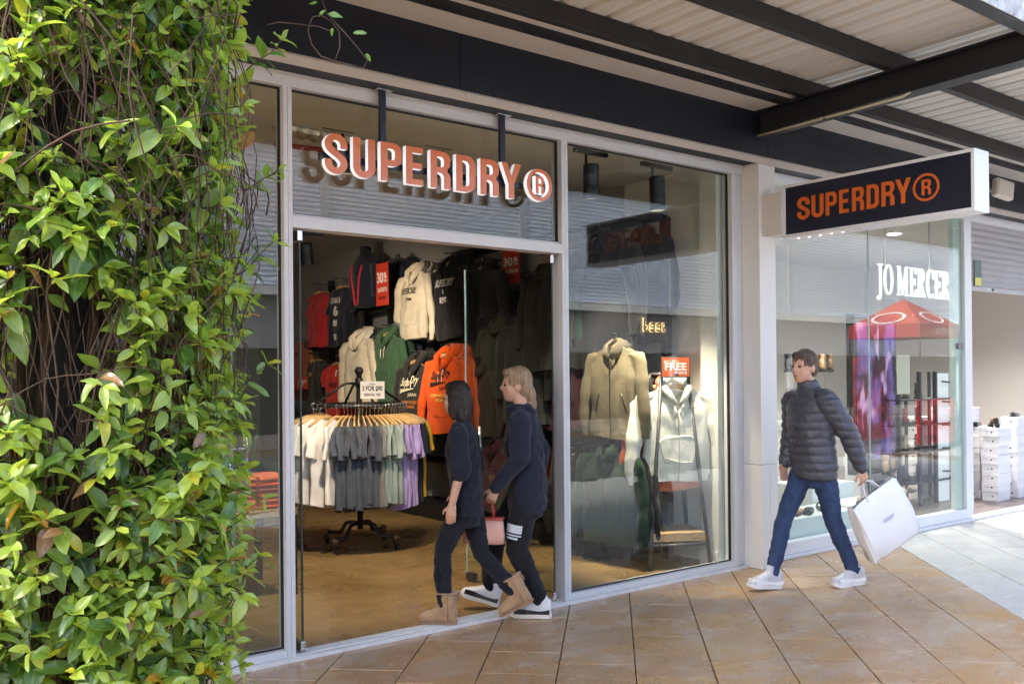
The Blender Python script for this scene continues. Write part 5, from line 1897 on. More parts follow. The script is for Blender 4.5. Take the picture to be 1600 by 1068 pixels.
MB().box(xm2 + 0.06, RY + 0.02, 0.04, xm2 + 0.36, RY + 0.05, 1.60).build('lit_panel', mat('lit_white_panel', (0.78, 0.80, 0.80), rough=0.4, emit=0.06), rk2)
for k, x_ in enumerate((xa + 0.02, xa + 0.36)):
    stack(f'behind the rack, {("nearer", "farther")[k]} column', x_, RY + 0.62, 9)
stack('behind the rack beside the lit panel', xm2 + 0.45, RY + 0.55, 9)
bootcols = [('tan', 'boot'), ('cream', 'boot'), ('taupe', 'boot')]
kk = 0
for si, z_ in enumerate((0.318, 0.678, 0.998, 1.298)):
    for q in range(3):
        c_ = ('taupe', 'grey', 'brown', 'brown', 'cream', 'taupe', 'cream', 'red', 'black', 'red', 'taupe', 'black')[kk]
        shoe('boot', c_, f'{c_} ankle boot, {("near", "middle", "far")[q]} one on the {("lowest", "second", "third", "top")[si]} rack shelf', (xa + 0.14 + q * 0.30, RY + 0.17, z_), rad(205 + rnd.uniform(-10, 10)), 0.95)
        kk += 1

# ---- plinths in the window
M_PLI = mat('plinth_white', (0.70, 0.73, 0.73), rough=0.35)
def plinth(label, x0, y0, x1, y1, h):
    o = MB().box(x0, y0, 0.035, x1, y1, h).build('display_plinth', M_PLI, bevel=0.004)
    tag(o, label, 'plinth')
    return o
plinth('low white plinth in the shoe window beside the column', 6.62, 0.14, 8.15, 0.62, 0.30)
plinth('low white plinth under the screen in the shoe window', 8.22, 0.14, 8.98, 0.70, 0.30)
plinth('taller white plinth carrying the tan boots', 8.22, 0.705, 8.98, 1.2, 0.46)
for k, (px_, y_, kind, c_, z_, lab) in enumerate(((1246, 0.30, 'flat', 'tan', .301, 'tan flat shoe on the low plinth beside the column'), (1263, 0.28, 'flat', 'black', .301, 'black flat shoe behind the walking leg'),
                                                  (1282, 0.36, 'sandal', 'grey', .301, 'grey buckled sandal on the low plinth'), (1302, 0.36, 'sandal', 'grey', .301, 'second grey buckled sandal farther along the low plinth'), (1345, 0.40, 'flat', 'cream', .301, 'cream flat above the white shopping bag'),
                                                  (1410, 0.45, 'flat', 'cream', .301, 'pointed cream flat at the end of the low plinth'), (1424, 0.5, 'flat', 'taupe', .301, 'taupe flat beside the pointed cream one'),
                                                  (1384, 0.85, 'boot', 'tan', .461, 'tan ankle boot on the taller plinth'), (1392, 1.0, 'boot', 'tan', .461, 'second tan ankle boot behind the first'))):
    x_ = at_y(px_, 760, y_).x
    shoe(kind, c_, lab, (x_, y_, z_), rad(200 + 9 * (k % 3)), 1.1)

# ---- wall shelves beside the column with tall boots, bag, box stacks
ws = thing('wall_shelf', 'pair of red-edged shelves with boots on the party wall', 'shelf', (6.62, 1.8, 1.4))
M_SHRED = mat('shelf_red', (0.40, 0.02, 0.03), rough=0.4)
M_LITBACK = mat('lit_niche', (0.72, 0.66, 0.50), rough=0.6)
sy0 = 2.3
for k, z_ in enumerate((1.60, 1.28)):
    MB().box(6.62, 2.55, z_, 9.6, 2.95, z_ + 0.03).build('shelf_board', M_LITBACK, ws)
    MB().box(6.62, 2.53, z_ - 0.02, 9.6, 2.548, z_ + 0.03).build('red_edge', M_SHRED, ws)
MB().box(6.62, 2.96, 0.035, 9.6, 3.0, 2.2).build('back_panel', M_LITBACK, ws)
for k in range(6):
    x_ = at_y(1232 + k * 13, 590, 2.72).x
    c_ = ('black', 'black', 'taupe', 'brown', 'tan', 'brown')[k]
    shoe('boot', c_, f'{("first", "second", "third", "fourth", "fifth", "sixth")[k]} boot from the column on the upper red-edged shelf', (x_, 2.72, 1.632), rad(210), 1.25)
for k in range(4):
    x_ = at_y(1236 + k * 16, 632, 2.72).x
    shoe('sandal', 'black', f'{("first", "second", "third", "fourth")[k]} strappy sandal from the column on the lower shelf', (x_, 2.72, 1.312), rad(205), 1.2)
for k, px_ in enumerate((1226, 1248, 1268)):
    x_ = at_y(px_, 720, 1.9).x
    stack(f'under the red-edged shelves, {("nearest the column", "middle", "behind the walker")[k]}', x_, 1.9, 9, labels=False)
hbp = at_y(1243, 668, 0.75)
hbag = thing('handbag', 'black handbag hanging from a stand beside the column', 'handbag', (hbp.x, 0.75, 0.30))
MB().loft([[(hbp.x + a_ * math.cos(q * math.pi / 8), 0.75 + 0.05 * math.sin(q * math.pi / 8), z_) for q in range(16)] for a_, z_ in ((.10, .42), (.13, .45), (.12, .60), (.07, .72), (.04, .76))]).build('pouch', SM['black'], hbag, smooth=True)
MB().tube([(hbp.x - .05, .75, .74), (hbp.x - .04, .75, 1.0), (hbp.x, .75, 1.10), (hbp.x + .04, .75, 1.0), (hbp.x + .05, .75, .74)], 0.008, n=6).build('strap', SM['black'], hbag, smooth=True)
MB().tube([(hbp.x, .77, 0.302), (hbp.x, .77, 1.12), (hbp.x + .12, .77, 1.12)], 0.008, n=6).build('stand', M_BLACK, hbag, smooth=True)

# ---- screen totem
def screen_mat():
    mt, nt, b = new_mat('screen_picture')
    pos = _pos(nt, (1, 0.0, 0.55))
    n1 = _ramp(nt, _noise(nt, pos, 3.2, 2, 0.5, 0.8), 0.47, 0.60)
    c = _mixc(nt, n1, (0.015, 0.010, 0.03), (0.17, 0.12, 0.45))
    n2 = _ramp(nt, _noise(nt, _pos(nt, (1.4, 0.0, 0.5)), 4.1, 2), 0.56, 0.64)
    c = _mixc(nt, n2, c, (0.62, 0.42, 0.72))
    nt.links.new(c, b.inputs['Emission Color'])
    b.inputs['Emission Strength'].default_value = 0.16
    b.inputs['Base Color'].default_value = (0.01, 0.01, 0.012, 1)
    b.inputs['Roughness'].default_value = 0.12
    return mt


TY = 0.95
x0_, x1_ = at_y(1338, 600, TY).x, at_y(1398, 600, TY).x
zt_ = at_y(1370, 505, TY).z
to = thing('screen_totem', 'tall black screen totem glowing purple in the shoe shop window', 'screen', ((x0_ + x1_) / 2, TY, 0.034))
MB().box(x0_ - 0.04, TY, 0.47, x1_ + 0.04, TY + 0.10, zt_ + 0.10).build('casing', mat('totem_black', (0.012, 0.013, 0.015), rough=0.25), to, bevel=0.006)
MB().box(x0_, TY - 0.006, 0.62, x1_, TY - 0.0005, zt_).build('display', screen_mat(), to)
MB().box(x0_ + 0.15, TY + 0.01, 0.462, x1_ - 0.15, TY + 0.09, 0.4695).build('foot', M_BLACK, to)

# ---- picture on the back wall, price cards
ip = at_y(1516, 530, 4.18)
fp = thing('framed_picture', 'dark framed picture beside the shoe shop end post', 'picture', (ip.x, 4.19, ip.z - 0.9))
MB().box(ip.x - 0.42, 4.15, ip.z - 0.92, ip.x + 0.42, 4.195, ip.z + 0.86).build('frame', mat('frame_grey', (0.32, 0.29, 0.27), rough=0.5), fp, bevel=0.006)
MB().box(ip.x - 0.37, 4.142, ip.z - 0.87, ip.x + 0.37, 4.1495, ip.z + 0.81).build('print', mat('picture_dark', (0.06, 0.05, 0.05), rough=0.3, var=0.9, vscale=6, dirt=(0.25, 0.20, 0.17), dscale=7), fp)
M_CARD = mat('cream_card', (0.62, 0.58, 0.46), rough=0.5)
cp = at_y(1410, 585, 0.7)
pc_ = MB().box(cp.x - 0.11, 0.70, cp.z - 0.22, cp.x + 0.16, 0.706, cp.z + 0.22).build('price_poster', M_CARD)
tag(pc_, 'plain cream card poster hanging inside the shoe window below the letters', 'poster')

# ================================================================== PEOPLE
def skin_mat(name, col):
    mt = mat(name, col, rough=0.5, spec=0.4, var=0.08, vscale=25)
    b = mt.node_tree.nodes['Principled BSDF']
    b.inputs['Subsurface Weight'].default_value = 0.15
    b.inputs['Subsurface Radius'].default_value = (0.02, 0.008, 0.004)
    return mt


M_SKIN = skin_mat('skin_light', (0.56, 0.33, 0.235))
M_EYEW = mat('eye_dark', (0.02, 0.015, 0.012), rough=0.15)
M_LIP = mat('lip_rose', (0.38, 0.13, 0.11), rough=0.5)


def hair_mat(name, col):
    return mat(name, col, rough=0.42, spec=0.4, var=0.45, vscale=60, bump=0.9, bscale=170, stretch=(1.0, 1.0, 0.22))


def npnoise(co, f, seed=0.0):
    x, y, z = co[:, 0] * f + seed, co[:, 1] * f + seed * 1.7, co[:, 2] * f + seed * 0.6
    return (np.sin(x * 1.0 + 2.1 * np.sin(y * 0.9 + 1.3)) * np.sin(z * 1.1 + 1.7 * np.sin(x * 0.7)) + 0.6 * np.sin(y * 1.9 + z * 1.3 + 2 * np.sin(x * 1.4)) * np.sin(z * 2.1 - x * 1.2)) / 1.6


class Person:
    def __init__(self, label, O, F, H, head_turn=0.0, lean=0.02, hip_f=0.0):
        self.F = Vector((F[0], F[1], 0)).normalized()
        self.L = Vector((-self.F.y, self.F.x, 0))
        self.O = Vector((O[0], O[1], O[2]))
        self.k = H / 1.75
        self.lean = lean
        self.hip_f = hip_f
        self.t = thing('person', label, 'person', self.O)
        self.turn = head_turn

    def P(self, f, l, z):
        """forward, left and up, metres for a 1.75 m figure; the trunk leans forward above the hip"""
        k = self.k
        ln = max(0.0, z - 0.9) * self.lean
        return self.O + (self.F * ((f + ln) * k)) + self.L * (l * k) + Vector((0, 0, z * k))

    def legs(self, feet):
        """feet: side -> (f of ankle, z of ankle); gives hip, knee and ankle points"""
        self.J = {}
        for sd, (fa, za) in feet.items():
            hip = Vector((self.hip_f, 0.90))
            an = Vector((fa, za))
            d = an - hip
            D = min(d.length, 0.845)
            a, b = 0.43, 0.42
            c = (a * a + D * D - b * b) / (2 * a * D)
            ang = math.acos(max(-1, min(1, c)))
            dn = d.normalized()
            perp = Vector((-dn.y, dn.x))
            if perp.x < 0:
                perp = -perp
            kn = hip + dn * (a * math.cos(ang)) + perp * (a * math.sin(ang))
            l = 0.085 * sd
            self.J[sd] = [(hip.x, l, hip.y), (kn.x, l * 1.0, kn.y), (an.x, l * 0.9, an.y)]

    def limb(self, mb, pts, radii, n=14, ref=None):
        """smooth tapered limb through joint points with in-between rings"""
        Q = [self.P(*p) for p in pts]
        out, rr = [], []
        m_ = 5
        for i in range(len(Q) - 1):
            for j in range(m_):
                u = j / m_
                out.append(Q[i].lerp(Q[i + 1], u))
                r0, r1 = radii[i], radii[i + 1]
                r0 = r0 if isinstance(r0, tuple) else (r0, r0)
                r1 = r1 if isinstance(r1, tuple) else (r1, r1)
                rr.append(tuple((a * (1 - u) + b * u) * self.k for a, b in zip(r0, r1)))
        out.append(Q[-1])
        r1 = radii[-1] if isinstance(radii[-1], tuple) else (radii[-1],) * 2
        rr.append(tuple(a * self.k for a in r1))
        for p_, r_ in ((out[0], rr[0]), (out[-1], rr[-1])):
            mb.ball(p_, min(r_) * 0.98, n=12, m_=8)
        mb.tube(out, rr, n=n, ref=ref or self.F)
        return mb

    def torso(self, mb, secs, n=22):
        """secs: (f, z, depth, half width)"""
        Q = [self.P(f, 0, z) for f, z, d, w in secs]
        mb.tube(Q, [(d * self.k, w * self.k) for f, z, d, w in secs], n=n, ref=self.F)
        return mb

    def head_frame(self):
        a = self.turn
        fh = self.F * math.cos(a) + self.L * math.sin(a)
        return fh, Vector((-fh.y, fh.x, 0)), self.P(self.hip_f + 0.035, 0, 1.635)

    def hp(self, f, l, z):
        fh, lh, c = self.head_frame()
        return c + (fh * f + lh * l + Vector((0, 0, z))) * self.k

    def hblob(self, mb, f, l, z, rf, rl, rz, n=18, m_=12):
        fh, lh, c = self.head_frame()
        k = self.k
        c = self.hp(f, l, z)
        rings = []
        for i in range(1, m_):
            a = math.pi * i / m_
            rings.append([c + fh * (rf * k * math.sin(a) * math.cos(2 * math.pi * q / n)) + lh * (rl * k * math.sin(a) * math.sin(2 * math.pi * q / n)) + Vector((0, 0, -rz * k * math.cos(a))) for q in range(n)])
        mb.loft(rings)
        return mb

    def build_body(self, arms, skin=None):
        """arms: side -> [(f,l,z) shoulder, elbow, wrist, finger tip direction (f,l,z)]"""
        mb = MB()
        h = self.hip_f
        self.torso(mb, [(h, 0.82, .075, .12), (h, 0.92, .085, .14), (h, 1.05, .075, .115), (h, 1.25, .095, .135), (h, 1.38, .08, .15), (h, 1.44, .055, .10), (h + .005, 1.49, .05, .055), (h + .02, 1.57, .05, .052)])
        for sd, j in self.J.items():
            self.limb(mb, j, [.070, .046, .034])
        # head
        B = self.hblob
        B(mb, -0.008, 0, 0.015, .098, .076, .105)
        B(mb, 0.018, 0, -0.035, .078, .064, .085)
        B(mb, 0.042, 0, -0.088, .042, .040, .032)
        B(mb, 0.062, 0, 0.022, .030, .055, .020)
        B(mb, 0.096, 0, -0.022, .020, .013, .020)
        B(mb, 0.088, 0, 0.002, .014, .010, .030)
        B(mb, 0.080, 0, -0.066, .015, .024, .012)
        for sd in (-1, 1):
            B(mb, -0.012, sd * 0.076, -0.015, .020, .010, .032)
            B(mb, 0.058, sd * 0.038, -0.028, .022, .024, .020)
        for sd, a in arms.items():
            sh, el, wr = a[0], a[1], a[2]
            self.limb(mb, [sh, el, wr], [.045, .040, .027])
            self.hand(mb, sd, wr, a[3], a[4] if len(a) > 4 else 0.25)
        me = remesh(mb, 0.0062, 3, 'body')
        obj('body', me, skin or M_SKIN, self.t)
        for sd in (-1, 1):
            e = MB()
            self.hblob(e, 0.0795, sd * 0.031, 0.0, .011, .014, .009, 10, 8)
            e.build('eye', M_EYEW, self.t, smooth=True)
        e = MB()
        self.hblob(e, 0.0905, 0, -0.0655, .006, .020, .005, 10, 8)
        e.build('mouth', M_LIP, self.t, smooth=True)

    def hand(self, mb, sd, wr, d, curl):
        k = self.k
        W = self.P(*wr)
        dv = (self.F * d[0] + self.L * d[1] + Vector((0, 0, d[2]))).normalized()
        palm_n = (self.L * (-sd)) - dv * (self.L * (-sd)).dot(dv)      # palm faces the body
        palm_n.normalize()
        side = dv.cross(palm_n)
        if side.dot(self.F) < 0:
            side = -side                                               # thumb side looks forward
        pc = W + dv * 0.048 * k
        mb.tube([W - dv * 0.01, W + dv * 0.03 * k, W + dv * 0.09 * k], [(.024 * k, .018 * k), (.036 * k, .015 * k), (.040 * k, .013 * k)], n=12, ref=side)
        base = W + dv * 0.088 * k
        self.grip = base + palm_n * 0.03 * k + dv * 0.015 * k
        for q, (off, ln) in enumerate(((.030, .070), (.010, .080), (-.011, .074), (-.030, .058))):
            b0 = base + side * (off * k)
            P, dd_ = [b0 - dv * 0.02 * k, b0], dv.copy()
            for s_ in range(3):
                dd_ = (dd_ + palm_n * curl * (1.0 + 0.15 * q)).normalized()
                P.append(P[-1] + dd_ * (ln * k * (0.45, 0.32, 0.25)[s_]))
            mb.tube(P, [.0095 * k, .0092 * k, .0086 * k, .0080 * k, .0062 * k], n=8)
            mb.ball(P[-1], .0066 * k, n=8, m_=6)
        b0 = W + dv * 0.03 * k + side * 0.026 * k
        t1 = b0 + (side * 0.030 + dv * 0.030 + palm_n * 0.012) * k
        t2 = t1 + (side * 0.006 + dv * 0.034 + palm_n * 0.014) * k
        mb.tube([b0 - side * 0.012 * k, b0, t1, t2], [.013 * k, .0125 * k, .0105 * k, .0075 * k], n=8)

    def cloth_part(self, mb, name, m_, voxel=0.0085, folds=0.004, freq=26.0, seed=0.0, quilt=0.0, pitch=0.06, smooth=5):
        me = remesh(mb, voxel, smooth, name)

        def fn(co, no):
            d = folds * npnoise(co, freq, seed) + folds * 0.5 * npnoise(co, freq * 2.3, seed + 3)
            if quilt:
                u = co[:, 2] / pitch + 0.10 * np.sin(co[:, 0] * 9) + 0.1 * np.sin(co[:, 1] * 9)
                d = d * 0.75 + quilt * (np.sqrt(np.abs(np.sin(np.pi * u))) - 0.6) * (1 + 0.35 * npnoise(co, 12, seed + 5)) + 0.0016 * npnoise(co, 70, seed + 9)
            return co + no * d[:, None]
        displace(me, fn)
        return obj(name, me, m_, self.t)

    def hair(self, blobs, m_, seed=0.0, amp=0.004):
        mb = MB()
        for b in blobs:
            self.hblob(mb, *b)
        me = remesh(mb, 0.0065, 2, 'hair')

        def fn(co, no):
            d = amp * npnoise(co * np.array([1, 1, 0.35]), 150, seed) + amp * npnoise(co * np.array([1, 1, 0.5]), 60, seed + 2)
            return co + no * d[:, None]
        displace(me, fn)
        return obj('hair', me, m_, self.t)

    def footwear(self, make, sd, pitch=0.0, yaw=0.0):
        """make(local parent) builds the shoe with its ankle above the origin, toe towards -x"""
        an = self.J[sd][2]
        q = self.P(an[0], an[1], an[2])
        t = bpy.data.objects.new('shoe_' if False else 'shoe', None)
        th = math.atan2(-self.F.y, -self.F.x) + yaw
        return q, th, pitch


def place_shoe(pers, sd, meshes, pitch, lift, name):
    """meshes: (part name, mesh, material); the first carries the others as sub-parts"""
    an = pers.J[sd][2]
    q = pers.P(*an)
    q.z -= lift
    th = math.atan2(-pers.F.y, -pers.F.x)
    M = Matrix.Translation(q) @ Matrix.Rotation(th, 4, 'Z') @ Matrix.Rotation(pitch, 4, 'Y') @ Matrix.Scale(pers.k * 1.0, 4)
    first = None
    for nm, me, mt in meshes:
        me2 = me.copy()
        me2.transform(M)
        o = obj(nm, me2, mt, pers.t if first is None else first)
        if first is None:
            first = o
    return first


# ---- shoes worn (ankle at x=0, ground at z=-0.085)
GZ = -0.085


def lift_sec(sec, L=0.29, x0=-0.205):
    rings = []
    for u, hw, zb_, zt in sec:
        n = 16
        rings.append([(x0 + u * L, hw * math.cos(2 * math.pi * k / n), GZ + (zb_ + zt) / 2 + (zt - zb_) / 2 * math.copysign(abs(math.sin(2 * math.pi * k / n)) ** 0.75, math.sin(2 * math.pi * k / n))) for k in range(n)])
    return rings


def outsole(h=0.03, L=0.295, x0=-0.208, top=1.0):
    out = [(0.0, .02), (.04, .038), (.12, .047), (.28, .051), (.45, .044), (.6, .038), (.8, .040), (.93, .036), (1.0, .018)]
    poly = [(x0 + u * L, w) for u, w in out] + [(x0 + u * L, -w) for u, w in reversed(out)]
    mb = MB()
    n = len(poly)
    lo = [(x, y * 0.96, GZ + (0.012 if x < x0 + 0.03 else 0.001)) for x, y in poly]
    hi = [(x * 1.005, y, GZ + h) for x, y in poly]
    mb.loft([lo, hi])
    return mb.mesh('sole', bevel=0.003)


sn_up = MB().loft(lift_sec([(0, .018, .022, .045), (.05, .036, .02, .062), (.18, .046, .02, .078), (.35, .046, .02, .098), (.52, .042, .02, .128), (.7, .040, .02, .150), (.9, .040, .02, .145), (.99, .026, .025, .125)]))
sn_up.tube([(-0.01, 0, GZ + .09), (0.0, 0, GZ + .15), (0.002, 0, GZ + .168)], [(.058, .040), (.055, .042), (.057, .044)], n=14, ref=(1, 0, 0))
SN_UP = remesh(sn_up, 0.006, 3, 'upper')
SN_SOLE = outsole(0.034)
lc = MB()
for i in range(5):
    x = -0.125 + i * 0.019
    zt = GZ + 0.083 + i * 0.0105
    lc.tube([(x, -.030, zt - .012), (x, -.012, zt + .002), (x, .012, zt + .002), (x, .030, zt - .012)], .0038, n=6)
SN_LACE = lc.mesh('laces', smooth=True)
bd = MB()
for sdy in (-1, 1):
    ring = []
    for i in range(10):
        u = 0.10 + 0.86 * i / 9
        x = -0.205 + u * 0.29
        w = (.0475 if u < .4 else .0445 - .003 * u)
        top = GZ + 0.036 + 0.020 + 0.030 * max(0, u - .45) + (0.012 * math.sin(u * 6))
        ring.append([(x, sdy * (w - .004), GZ + .03), (x, sdy * (w + .003), GZ + .032), (x, sdy * (w + .001), top), (x, sdy * (w - .008), top)])
    bd.loft(ring)
SN_BAND = bd.mesh('mudguard', smooth=False)
ub = MB().loft(lift_sec([(0, .024, .012, .055), (.06, .045, .01, .075), (.2, .054, .01, .090), (.4, .052, .01, .110), (.6, .048, .01, .15), (.8, .048, .01, .17), (.97, .040, .01, .16), (1.02, .02, .015, .12)], 0.27, -0.185))
ub.tube([(0.018, 0, GZ + .08), (0.022, 0, GZ + .16), (0.022, 0, GZ + .225)], [(.070, .056), (.070, .060), (.074, .062)], n=18, ref=(1, 0, 0))
UB_UP = remesh(ub, 0.007, 4, 'upper')
displace(UB_UP, lambda co, no: co + no * (0.0025 * npnoise(co, 40, 1.0))[:, None])
UB_SOLE = outsole(0.018, 0.285, -0.192)
UB_CUFF = MB().tube([(0.022 + 0.077 * math.cos(q * math.pi / 12), 0.064 * math.sin(q * math.pi / 12), GZ + .226) for q in range(24)], 0.008, n=8, closed=True).mesh('fleece_cuff', smooth=True)
UB_SEAM = MB().tube([(0.03, -.062, GZ + .22), (0.034, -.060, GZ + .13), (0.03, -.053, GZ + .03)], 0.003, n=6).tube([(0.03, .062, GZ + .22), (0.034, .060, GZ + .13), (0.03, .053, GZ + .03)], 0.003, n=6).tube([(0.10, 0, GZ + .215), (0.103, 0, GZ + .205), (0.104, 0, GZ + .165)], 0.007, n=6).mesh('seam', smooth=True)
M_SUEDE = mat('chestnut_suede', (0.37, 0.225, 0.125), rough=0.95, var=0.15, vscale=30, sheen=0.4, bump=0.2, bscale=200)
M_SUEDE2 = mat('suede_trim', (0.30, 0.18, 0.10), rough=0.95)
M_SNW = mat('sneaker_white', (0.72, 0.71, 0.73), rough=0.5, var=0.05, vscale=20)
M_SNSOLE = mat('sneaker_sole', (0.74, 0.70, 0.66), rough=0.5)
M_SNBK = mat('sneaker_patent', (0.018, 0.019, 0.024), rough=0.15, spec=0.7)
M_SNG = mat('sneaker_silver', (0.50, 0.50, 0.54), rough=0.4, var=0.2, vscale=40)

# ---- person with the tan boots, stepping over the sill
hm_dark = hair_mat('hair_dark_brown', (0.018, 0.012, 0.010))
F1 = (-0.70, 0.714)
A1 = Vector((3.318, 0.078, 0.022))
p1 = Person('person in navy t-shirt, dark trousers and tan boots stepping over the sill', (A1.x - F1[0] * 0.15, A1.y - F1[1] * 0.15, 0.022), F1, 1.545, head_turn=-0.25, lean=0.05, hip_f=0.0)
p1.O = Vector((A1.x, A1.y, 0.022)) - p1.F * (0.155 * p1.k) - p1.L * (0.0765 * p1.k)
p1.t.location = p1.O
p1.legs({1: (0.155, 0.085), -1: (-0.36, 0.155)})
arms1 = {1: [(0.0, 0.185, 1.40), (-0.01, 0.225, 1.13), (0.06, 0.235, 0.895), (0.12, -0.02, -1.0)], -1: [(0.0, -0.185, 1.40), (-0.03, -0.225, 1.13), (0.10, -0.215, 0.92), (0.35, 0.05, -1.0)]}
p1.build_body(arms1)
M_TNAVY = cloth('midnight_jersey', (0.014, 0.016, 0.026), rand=0)
M_TRO = cloth('black_trouser', (0.012, 0.013, 0.020), rand=0)
mb = MB()
p1.torso(mb, [(0, .78, .115, .178), (0, .90, .120, .180), (0, 1.05, .118, .165), (0.01, 1.22, .130, .172), (0.005, 1.36, .108, .185), (0, 1.425, .072, .150), (0.01, 1.475, .062, .075)])
for sd in (-1, 1):
    a_ = arms1[sd]
    p1.limb(mb, [(0, sd * 0.15, 1.405), (a_[0][0], a_[0][1], 1.37), a_[1]], [.062, .072, .082])
    e_ = Vector(a_[1]).lerp(Vector(a_[2]), 0.02)
    p1.limb(mb, [a_[1], tuple(e_)], [.081, .082])
p1.cloth_part(mb, 't_shirt', M_TNAVY, folds=0.009, freq=17, seed=1)
mb = MB()
p1.torso(mb, [(0, .70, .09, .14), (0, .84, .118, .170), (0, .98, .10, .145), (0, 1.02, .095, .14)])
for sd in (-1, 1):
    h_, k_, a_ = p1.J[sd]
    p1.limb(mb, [h_, k_, (a_[0] * .93 + k_[0] * .07, a_[1], a_[2] * .85 + k_[2] * .15)], [(.100, .095), (.068, .066), (.056, .055)])
p1.cloth_part(mb, 'trousers', M_TRO, folds=0.0075, freq=22, seed=2)
place_shoe(p1, 1, [('boot', UB_UP, M_SUEDE), ('sole', UB_SOLE, M_SUEDE2), ('fleece_cuff', UB_CUFF, M_SUEDE), ('seam', UB_SEAM, M_SUEDE2)], 0.0, 0.0, 'boot')
place_shoe(p1, -1, [('boot', UB_UP, M_SUEDE), ('sole', UB_SOLE, M_SUEDE2), ('fleece_cuff', UB_CUFF, M_SUEDE), ('seam', UB_SEAM, M_SUEDE2)], -0.50, -0.02, 'boot')
p1.hair([(-0.020, 0, 0.028, .098, .088, .108), (-0.045, 0, -0.04, .075, .090, .125), (-0.062, 0, -0.12, .055, .085, .115), (-0.072, 0, -0.20, .040, .070, .085), (0.03, 0, 0.09, .055, .060, .030), (-0.01, 0.07, -0.06, .045, .020, .10), (-0.01, -0.07, -0.06, .045, .020, .10)], hm_dark, 1.0)

# ---- person with light hair, hooded top and black joggers
F2 = (-0.70, 0.714)
A2 = Vector((3.935, -0.130, 0.0))
p2 = Person('light-haired person in dark navy hoodie and black joggers walking behind', (0, 0, 0), F2, 1.655, head_turn=0.22, lean=0.06)
p2.O = Vector((A2.x, A2.y, 0.0)) + p2.F * (0.085 * p2.k) - p2.L * (0.0765 * p2.k)
p2.t.location = p2.O
p2.legs({1: (-0.085, 0.085), -1: (0.29, 0.135)})
arms2 = {-1: [(0.0, -0.19, 1.41), (-0.09, -0.235, 1.14), (-0.03, -0.235, 0.90), (0.15, 0.05, -1.0)], 1: [(0.0, 0.19, 1.41), (0.01, 0.235, 1.13), (0.19, 0.235, 0.93), (0.45, -0.02, -1.0), 0.75]}
p2.build_body(arms2)
grip2 = p2.grip.copy()
M_HNAVY = cloth('ink_fleece', (0.016, 0.019, 0.034), rand=0)
M_JOG = cloth('black_jersey', (0.013, 0.013, 0.017), rand=0)
mb = MB()
p2.torso(mb, [(0, .735, .125, .178), (0, .80, .140, .195), (0, .95, .138, .190), (0, 1.1, .135, .180), (0.01, 1.25, .140, .185), (0.0, 1.37, .118, .195), (0, 1.43, .085, .155), (0.01, 1.485, .072, .085)])
for sd in (-1, 1):
    a_ = arms2[sd]
    p2.limb(mb, [(0, sd * 0.15, 1.405), (a_[0][0], a_[0][1], 1.375), a_[1], a_[2]], [.066, .078, .070, .050])
p2.hblob(mb, -0.075, 0, -0.205, .085, .12, .075)
p2.hblob(mb, -0.02, 0, -0.175, .09, .095, .045)
p2.cloth_part(mb, 'hoodie', M_HNAVY, folds=0.010, freq=16, seed=4)
mb = MB()
p2.torso(mb, [(0, .70, .10, .15), (0, .84, .122, .175), (0, .96, .10, .15), (0, 1.0, .095, .145)])
for sd in (-1, 1):
    h_, k_, a_ = p2.J[sd]
    p2.limb(mb, [h_, k_, (a_[0] * .9 + k_[0] * .1, a_[1], a_[2] * .8 + k_[2] * .2), (a_[0] * .97 + k_[0] * .03, a_[1], a_[2] * .9 + k_[2] * .1)], [(.108, .10), (.085, .078), (.066, .062), (.050, .048)])
jg = p2.cloth_part(mb, 'joggers', M_JOG, folds=0.0085, freq=20, seed=5)
# pale logo patch on the near thigh, laid on the cloth
h_, k_, a_ = [p2.P(*q) for q in p2.J[1]]
pm = h_.lerp(k_, 0.66)
dn = (k_ - h_).normalized()
outv = (p2.L * 0.92 + p2.F * 0.38).normalized()
lat = dn.cross(outv).normalized()
mb = MB()
R_ = 0.107 * p2.k
for row, (z0, z1, span) in enumerate(((-0.045, 0.01, 0.62), (0.02, 0.03, 0.62), (0.038, 0.052, 0.42))):
    g = []
    for j in range(2):
        for i in range(9):
            an_ = (i / 8 - 0.5) * 2 * span
            g.append(pm + dn * (z0 if j == 0 else z1) + outv * (R_ * math.cos(an_)) + lat * (R_ * math.sin(an_)))
    mb.add(g, [(i, i + 1, i + 10, i + 9) for i in range(8)])
mb.build('logo_print', mat('pale_print', (0.50, 0.55, 0.62), rough=0.6), p2.t, smooth=True)
for sd, pt in ((1, 0.0), (-1, 0.28)):
    place_shoe(p2, sd, [('sneaker', SN_UP, M_SNW), ('sole', SN_SOLE, M_SNSOLE), ('laces', SN_LACE, M_SNSOLE), ('mudguard', SN_BAND, M_SNBK)], pt, 0.0 if sd > 0 else 0.0, 'sneaker')
hm_fair = hair_mat('hair_fair', (0.30, 0.20, 0.12))
p2.hair([(-0.020, 0, 0.034, .103, .087, .106), (0.035, 0, 0.088, .060, .066, .034), (-0.055, 0, -0.02, .062, .082, .085), (-0.098, 0, -0.07, .045, .05, .075), (-0.115, 0, -0.16, .034, .040, .085)], hm_fair, 2.0)

